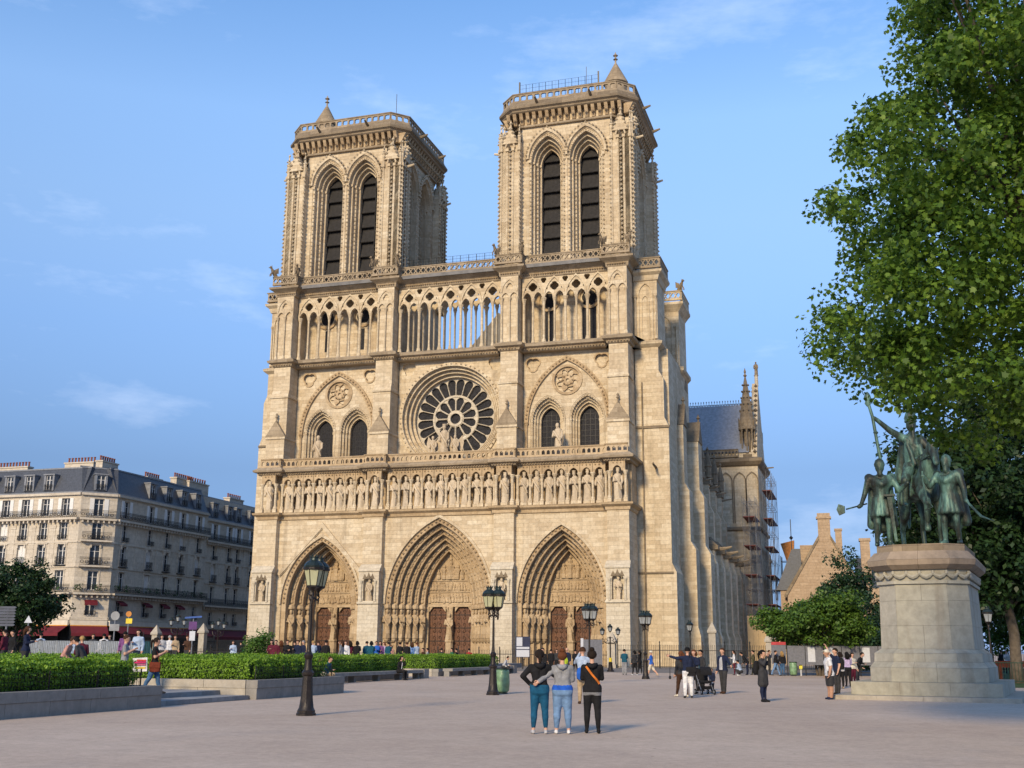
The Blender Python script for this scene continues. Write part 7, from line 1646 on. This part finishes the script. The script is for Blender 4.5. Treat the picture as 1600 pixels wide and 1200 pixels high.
horse = [((0,-.55,2.35),.52,(0,.9,2.42),.56),((0,-.75,2.5),.46,(0,-1.15,3.25),.3),((0,-1.1,3.2),.3,(-.02,-1.5,3.55),.2),((-.02,-1.45,3.55),.21,(-.06,-1.85,3.05),.115),((-.06,-1.8,3.1),.13,(-.07,-1.95,2.88),.1),
    ((0,-.8,2.2),.42,(0,-.85,1.9),.3),((0,.9,2.4),.55,(0,1.35,2.3),.42),((.1,-1.5,3.72),.05,(.12,-1.47,3.9),.02),((-.14,-1.5,3.72),.05,(-.16,-1.47,3.9),.02),
    ((.28,-.75,2.0),.24,(.3,-.78,1.2),.13),((.3,-.78,1.2),.13,(.3,-.72,.3),.085),((.3,-.74,.25),.09,(.3,-.84,.08),.13),
    ((-.28,-.8,2.05),.24,(-.3,-1.35,1.55),.14),((-.3,-1.35,1.55),.14,(-.3,-1.2,.85),.085),((-.3,-1.18,.85),.09,(-.3,-1.22,.66),.125),
    ((.3,1.2,2.1),.32,(.32,.95,1.35),.19),((.32,.95,1.35),.17,(.32,1.3,.85),.1),((.32,1.3,.85),.1,(.32,1.2,.25),.08),((.32,1.2,.25),.09,(.32,1.1,.08),.13),
    ((-.3,1.2,2.1),.32,(-.32,1.3,1.35),.19),((-.32,1.3,1.35),.17,(-.32,1.7,.85),.1),((-.32,1.7,.85),.1,(-.32,1.6,.25),.08),((-.32,1.6,.25),.09,(-.32,1.5,.08),.13),
    ((0,1.6,2.5),.12,(0,1.85,2.2),.16),((0,1.85,2.2),.16,(0,1.85,1.0),.05)]
mane = [((.04,-1.0+.12*k,3.62-.16*k),.1,(.22,-.98+.12*k,3.35-.16*k),.05) for k in range(4)]
cloth_h = [((s*.45,-.1,2.5),.12,(s*.62,.1,1.7),.07) for s in (-1, 1)]+[((s*.45,.5,2.6),.14,(s*.64,.6,1.75),.08) for s in (-1, 1)]+[((s*.42,-.3,2.6),.1,(s*.5,-.2,1.95),.06) for s in (-1, 1)]
bronze(horse+mane+cloth_h, 'horse')
rider = [((-.1,.1,2.9),.34,(-.12,.05,3.5),.36),((-.12,.05,3.5),.36,(-.14,0,3.95),.3),((-.42,0,4.02),.17,(.14,0,4.02),.17),((-.14,0,4.1),.12,(-.15,-.05,4.4),.11),((-.15,-.06,4.48),.19,(-.15,-.08,4.58),.19),
    ((-.15,-.2,4.32),.1,(-.15,-.26,4.02),.06),((-.15,-.24,4.5),.04,(-.15,-.27,4.42),.05),
    ((-.45,0,4.02),.16,(-.95,-.1,4.3),.12),((-.95,-.1,4.3),.12,(-1.42,-.2,4.68),.085),((-1.42,-.2,4.68),.09,(-1.55,-.22,4.76),.08),
    ((.18,0,4.0),.16,(.42,-.2,3.55),.13),((.42,-.2,3.55),.12,(.2,-.6,3.35),.09),
    ((-.35,-.1,2.9),.25,(-.66,-.55,2.35),.17),((-.66,-.55,2.35),.15,(-.7,-.5,1.55),.1),((-.7,-.48,1.55),.09,(-.72,-.72,1.45),.07),((.3,-.1,2.9),.25,(.66,-.5,2.35),.17),((.66,-.5,2.35),.15,(.7,-.45,1.55),.1),
    ((-.3,.3,4.0),.2,(-.5,.6,2.6),.22),((.15,.3,4.0),.2,(.45,.65,2.6),.24),((-.1,.35,3.9),.25,(0,.8,2.5),.3),((-.4,-.15,3.95),.1,(.2,-.3,3.45),.1),((-.38,-.18,3.8),.08,(-.2,-.38,3.0),.09),((.05,-.3,3.7),.09,(.1,-.42,3.0),.1)]
ri = bronze(rider, 'rider', .032)
b = MB(); b.lathe((-.15,-.05,4.62), [(.2,0),(.235,.03),(.22,.12),(.24,.16),(.17,.36),(.08,.46),(.05,.5),(.09,.58),(.02,.68)], 10); b.obj('crown', BRZ, ri, R(50))
b = MB(); b.tube([(-1.38,-.25,2.9),(-1.5,-.24,3.9),(-1.6,-.24,4.8),(-1.72,-.24,5.3)], [.06,.06,.06,.06], 8); b.lathe((-1.74,-.24,5.2), [(.05,0),(.12,.1),(.09,.2),(.14,.32),(.1,.45),(.03,.55)], 8); b.lathe((-1.52,-.24,4.15), [(.06,0),(.1,.05),(.06,.1)], 8); b.obj('sceptre', BRZ, ri, R(50))
for s in (-1, 1):
    b = MB(); b.tube([(s*.1,-1.75,3.1),(s*.25,-1.3,3.0),(s*.3,-.8,3.15),(.12,-.55,3.38)], .03, 5); b.obj('rein', BRZ, ri)
def soldier(x, y, turn, right):
    s = 1.72
    def T(p): v = Matrix.Rotation(turn, 3, 'Z') @ V(p); return tuple(v*s+V((x, y, 0)))
    k = -1 if right else 1
    C = [((-.09,0,.92),.115,(.09,0,.92),.115),((0,0,1.0),.15,(0,0,1.25),.17),((-.07,0,1.3),.14,(.07,0,1.3),.14),((-.2,0,1.42),.085,(.2,0,1.42),.085),((0,.0,1.46),.06,(0,-.01,1.56),.058),((0,-.02,1.64),.095,(0,-.03,1.68),.1),((0,-.11,1.65),.02,(0,-.125,1.62),.022),((0,-.07,1.57),.06,(0,-.08,1.5),.05),
        ((-.1,0,.9),.11,(-.12,-.05,.5),.075),((-.12,-.05,.5),.072,(-.14,.0,.1),.05),((-.14,.02,.06),.055,(-.16,-.16,.04),.04),((.1,0,.9),.11,(.12,-.02,.5),.075),((.12,-.02,.5),.072,(.12,.06,.1),.05),((.12,.08,.06),.055,(.16,-.1,.04),.04)]
    for a in np.linspace(0, 2*PI, 13)[:-1]: C.append(((.13*math.cos(a),.1*math.sin(a),1.0),.06,(.21*math.cos(a),.17*math.sin(a),.66),.055))   # tunic skirt
    C += [((-.22,.05,1.45),.1,(.0,-.14,1.3),.07),((.22,.05,1.45),.1,(.02,-.15,1.28),.07),((-.15,.14,1.42),.09,(-.2,.25,.5),.12),((.15,.14,1.42),.09,(.2,.25,.5),.12),((0,.16,1.4),.1,(0,.28,.45),.14)]
    if not right: C += [((-.24,0,1.4),.075,(-.33,.0,1.1),.058),((-.33,0,1.1),.058,(-.42,-.14,.86),.042),((-.42,-.14,.86),.05,(-.46,-.17,.83),.05),((.24,0,1.4),.075,(.36,-.08,1.15),.06),((.36,-.08,1.15),.06,(.52,-.28,1.28),.045)]
    else: C += [((.24,0,1.4),.075,(.31,.0,1.1),.058),((.31,0,1.1),.058,(.38,-.14,.86),.042),((.38,-.14,.86),.05,(.41,-.17,.83),.05),((-.24,0,1.4),.075,(-.34,-.12,1.2),.06),((-.34,-.12,1.2),.06,(-.38,-.32,1.4),.045)]
    o = bronze([(T(a), ra*s, T(c), rc*s) for a, ra, c, rc in C], 'soldier', .036)
    b = MB(); b.lathe(T((0,-.02,1.7)), [(.105*s,-.02*s),(.11*s,.03*s),(.08*s,.11*s),(.02*s,.15*s)], 10); b.obj('helmet', BRZ, o, R(50))
    if not right:
        b = MB(); b.tube([T((-.3,-.06,.9)), T((-.72,-.36,.76))], .03, 6); hd_ = V(T((-.74,-.37,.755))); b.add([tuple(hd_+V(p)) for p in ((-.02,-.05,.12),(-.22,-.05,.2),(-.3,-.05,-.0),(-.22,-.05,-.2),(-.02,-.05,-.12),(-.02,.05,.12),(-.22,.05,.2),(-.3,.05,0),(-.22,.05,-.2),(-.02,.05,-.12))], [(0,1,2,3,4),(9,8,7,6,5),(0,5,6,1),(1,6,7,2),(2,7,8,3),(3,8,9,4),(4,9,5,0)]); b.obj('axe', BRZ, o)
        b = MB(); b.hexa([T((.2,-.2,.1)),T((.25,-.2,.1)),T((.25,-.18,.1)),T((.2,-.18,.1))], [T((.1,-.24,1.02)),T((.19,-.24,1.02)),T((.19,-.2,1.02)),T((.1,-.2,1.02))]); b.box(*[v for pair in zip(T((.03,-.25,1.02)), T((.27,-.19,1.06))) for v in sorted(pair)]); b.obj('sword', BRZ, o)
    else:
        b = MB(); b.tube([T((.4,-.16,.9)), T((.46,-.2,.78)), T((.72,-.3,.5)), T((1.0,-.38,.38))], [.035,.04,.045,.01], 6); b.obj('sword', BRZ, o)
        b = MB(); b.tube([T((-.38,-.33,1.5)), T((-.38,-.34,1.3)), T((-.3,-.36,.9)), T((-.2,-.36,.75)), T((-.36,-.35,.7))], .03, 6); b.obj('horn', BRZ, o)
    return o
soldier(-1.22, -1.75, .18, False); soldier(1.05, -1.75, -.3, True)
# ================================================================== trees
BARK = mat('plane bark', (.10, .08, .06), .9, 0, .4, 4, .6, 8)
PLANE = leaf_mat('plane leaves', (.028, .066, .009), (.088, .17, .018), (.20, .31, .038), .42)
DARKL = leaf_mat('dark tree leaves', (.008, .022, .007), (.018, .045, .012), (.035, .075, .02), .25)  # the shade on the trees behind the statue is put into this green
MIDL = leaf_mat('green shrub leaves', (.032, .075, .012), (.07, .145, .02), (.12, .21, .03), .3)
YEWL = leaf_mat('yew needles', (.010, .028, .012), (.02, .05, .018), (.035, .075, .025), .15)
def proj(p):
    d = p-CPOS; z = d.dot(_w); return 800+CF*d.dot(_r)/z, 600-CF*d.dot(_u)/z
def tree(name, label, base, trunk, crown, n_clump, per, size, m, kind='oval', cl_r=.8, seed=1, keep=None, limbs=14, cat='tree', shell=.55, flat=.75, group=None):
    """crown: list of (centre offset, radii). Limbs run from the trunk to the leaf clumps"""
    rg_ = np.random.default_rng(seed); root = thing(name, label, cat, base, 0, group); B0 = Vector(base)
    cl = []; tot = sum(r_[0]*r_[1]*r_[2] for _, r_ in crown)
    for c, r_ in crown:
        k = 0; want = int(n_clump*r_[0]*r_[1]*r_[2]/tot); tries = 0
        while k < want and tries < want*40:
            tries += 1; v = rg_.normal(0, 1, 3); v /= np.linalg.norm(v); t = (shell+(1-shell)*rg_.random()) if rg_.random() < .8 else rg_.random()
            p = np.array(c)+v*np.array(r_)*t
            if keep and not keep(B0+Vector(p)): continue
            cl.append(p); k += 1
    cl = np.array(cl); pts = np.repeat(cl, per, 0); rad = np.repeat(cl_r*(.55+.9*rg_.random(len(cl))), per)
    off = rg_.normal(0, 1, (len(pts), 3)); off /= np.linalg.norm(off, axis=1)[:, None]; off *= (rg_.random(len(pts))**.45)[:, None]*rad[:, None]; off[:, 2] *= flat
    cc = np.mean(cl, 0); nn = off/np.maximum(rad[:, None], .01)+np.array((0, 0, .7)); me = leaves_mesh(pts+off, nn, size, kind, .7, rg_); me.materials.append(m); lf = link('crown', me, root); lf['kind'] = 'stuff'
    tb = MB(); h, r0 = trunk; nst = 6; sway = [Vector((.12*h*.1*math.sin(2*i+seed), .1*h*.1*math.cos(3*i+seed), h*i/nst)) for i in range(nst+1)]; sway[0] = Vector((0,0,0))
    tb.tube(sway, [r0*(1.25 if i == 0 else 1-.5*i/nst) for i in range(nst+1)], 10)
    ok = np.where(cl[:, 2] > (h+1.5 if h > 9 else 0))[0]; idx = rg_.choice(ok, min(limbs, len(ok)), replace=False)
    for i in idx:
        e = Vector(cl[i]); s = sway[int(rg_.integers(nst-1 if h > 9 else nst//2, nst+1))]; mid = s.lerp(e, .5)+Vector((0, 0, .08*(e-s).length))
        tb.tube([s, s.lerp(mid, .5)+Vector((0,0,.03*h)), mid, e], [r0*.3, r0*.2, r0*.12, r0*.03], 6)
    tb.obj('trunk', BARK, root, 4); return root
# the plane tree overhanging the statue from the right
SIL = [(1408,-400),(1398,0),(1408,30),(1395,60),(1420,85),(1392,105),(1415,118),(1365,122),(1340,150),(1318,190),(1285,212),(1300,238),(1322,255),(1300,285),(1255,298),(1252,330),(1285,350),(1272,385),(1300,420),(1278,440),(1300,475),(1282,500),(1275,560),(1300,595),(1290,618),(1335,622),(1385,612),(1410,632),(1440,668),(1478,705),(1520,740),(1600,765),(2600,800),(2600,-400)]
def inside(x, y):
    c = False
    for (x0, y0), (x1, y1) in zip(SIL, SIL[1:]+SIL[:1]):
        if (y0 > y) != (y1 > y) and x < (x1-x0)*(y-y0)/(y1-y0)+x0: c = not c
    return c
def keepf(P):
    x, y = proj(P); return inside(x-14, y)
tb_ = GD(1690, 22)
tree('plane_tree', 'large leafy plane tree overhanging the statue at the right', tb_, (9.1, .3), [((-1.9, .2, 9.9), (5.4, 4.6, 5.7)), ((1.0, 0, 13.8), (5, 4.3, 4.3)), ((-1.7, -.4, 6.9), (4.0, 3.2, 2.6))], 700, 140, .056, PLANE, 'star', .56, 3, keepf, 44, shell=.45)
# trees behind the statue, their shade painted into the dark leaf colour
dk = 'trees in the shade behind the pedestal'
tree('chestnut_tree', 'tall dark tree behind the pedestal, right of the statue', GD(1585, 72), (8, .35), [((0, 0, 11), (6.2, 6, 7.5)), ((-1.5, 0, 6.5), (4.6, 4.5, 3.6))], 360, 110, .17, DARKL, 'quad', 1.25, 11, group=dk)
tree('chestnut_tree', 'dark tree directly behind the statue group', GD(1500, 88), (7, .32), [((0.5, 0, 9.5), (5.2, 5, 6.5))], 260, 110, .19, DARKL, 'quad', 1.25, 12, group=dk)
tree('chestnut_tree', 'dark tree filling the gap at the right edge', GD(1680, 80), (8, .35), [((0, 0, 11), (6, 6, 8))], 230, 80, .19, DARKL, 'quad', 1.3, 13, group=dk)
tree('lime_tree', 'light green tree low behind the lamp at the right edge', GD(1585, 105), (3, .2), [((0, 0, 4.6), (4.4, 3.4, 3.0))], 120, 80, .16, MIDL, 'oval', 1.0, 14)
# small tree, yew and others in the middle distance
tree('small_tree', 'low spreading tree with several stems before the notice boards', G(1283, 1056), (2.2, .14), [((-.4, 0, 3.7), (4.1, 3.0, 1.55)), ((.9, 0, 4.6), (2.6, 2.4, 1.2)), ((-2.6, 0, 3.2), (1.8, 1.8, 1.0)), ((2.2, .3, 3.2), (1.7, 2, 1.2))], 260, 95, .12, MIDL, 'oval', .62, 15, None, 26)
st2 = MB()
for k in range(7): a = k*.9; st2.tube([(.25*math.cos(a), .25*math.sin(a), 0), (.45*math.cos(a), .45*math.sin(a), 1.2), (1.3*math.cos(a), 1.1*math.sin(a), 2.9)], [.09, .07, .04], 6)
st2.obj('stem', BARK, bpy.data.objects['small_tree'])
tree('yew_tree', 'dark evergreen rising between the house and the pedestal', GD(1322, 112), (4, .3), [((0, 0, 4.2), (4.2, 4, 4.2)), ((.5, 0, 8), (2.6, 2.6, 3.0)), ((-2.5, 0, 3), (3, 3, 2.6))], 300, 90, .15, YEWL, 'quad', .95, 16)
tree('evergreen_bush', 'dark green bushes behind the small tree, left of the pedestal', GD(1335, 100), (1.5, .2), [((0, 0, 2.6), (4.5, 3, 2.4))], 140, 80, .14, YEWL, 'quad', .9, 17, cat='bush')
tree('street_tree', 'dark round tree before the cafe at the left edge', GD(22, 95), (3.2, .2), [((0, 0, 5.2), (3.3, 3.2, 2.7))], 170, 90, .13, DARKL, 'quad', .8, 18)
tree('flowering_shrub', 'loose leafy shrub standing above the hedge, left of the crowd', GD(404, 76, .42), (.8, .05), [((0, 0, 1.35), (1.15, 1.1, .95))], 60, 60, .075, MIDL, 'oval', .42, 19, cat='shrub')
# lawn and green fence at the right edge
b = MB(); q = GD(1620, 60); b.add([(70.5,-52,.01),(110,-52,.01),(110,30,.01),(66,30,.01)], [(0,1,2,3)]); tag(b.obj('lawn', mat('lawn', (.035, .07, .015), .9, 0, .4, 3, .5, 30)), 'shaded lawn right of the pedestal', None, None, 'structure')
GF = thing('park_fence', 'green bar fence at the right edge behind the pedestal', 'fence', (71, -47, 0)); GRN = mat('green fence paint', (.012, .05, .03), .5, .2, .2, 5)
for k in range(9):
    b = MB(); b.tube([(k*2.4,0,0),(k*2.4,0,1.15),(k*2.4+2.25,0,1.15),(k*2.4+2.25,0,0)], .025, 6); b.tube([(k*2.4,0,.2),(k*2.4+2.25,0,.2)], .02, 5)
    for j in range(14): b.tube([(k*2.4+.16*(j+1),0,.2),(k*2.4+.16*(j+1),0,1.15)], .012, 4)
    b.obj('panel', GRN, GF)
OB = thing('orange_barrier', 'bright orange plastic barrier behind the green fence', 'barrier', GD(1592, 82), .3); ORM = mat('orange plastic', (.6, .09, .02), .5)
b = MB(); b.box(-1.6, 1.6, -.05, .05, .75, 1.15); b.obj('beam', ORM, OB); b = MB(); b.box(-1.4, -1.25, -.2, .2, 0, .75); b.box(1.25, 1.4, -.2, .2, 0, .75); b.obj('leg', ORM, OB)
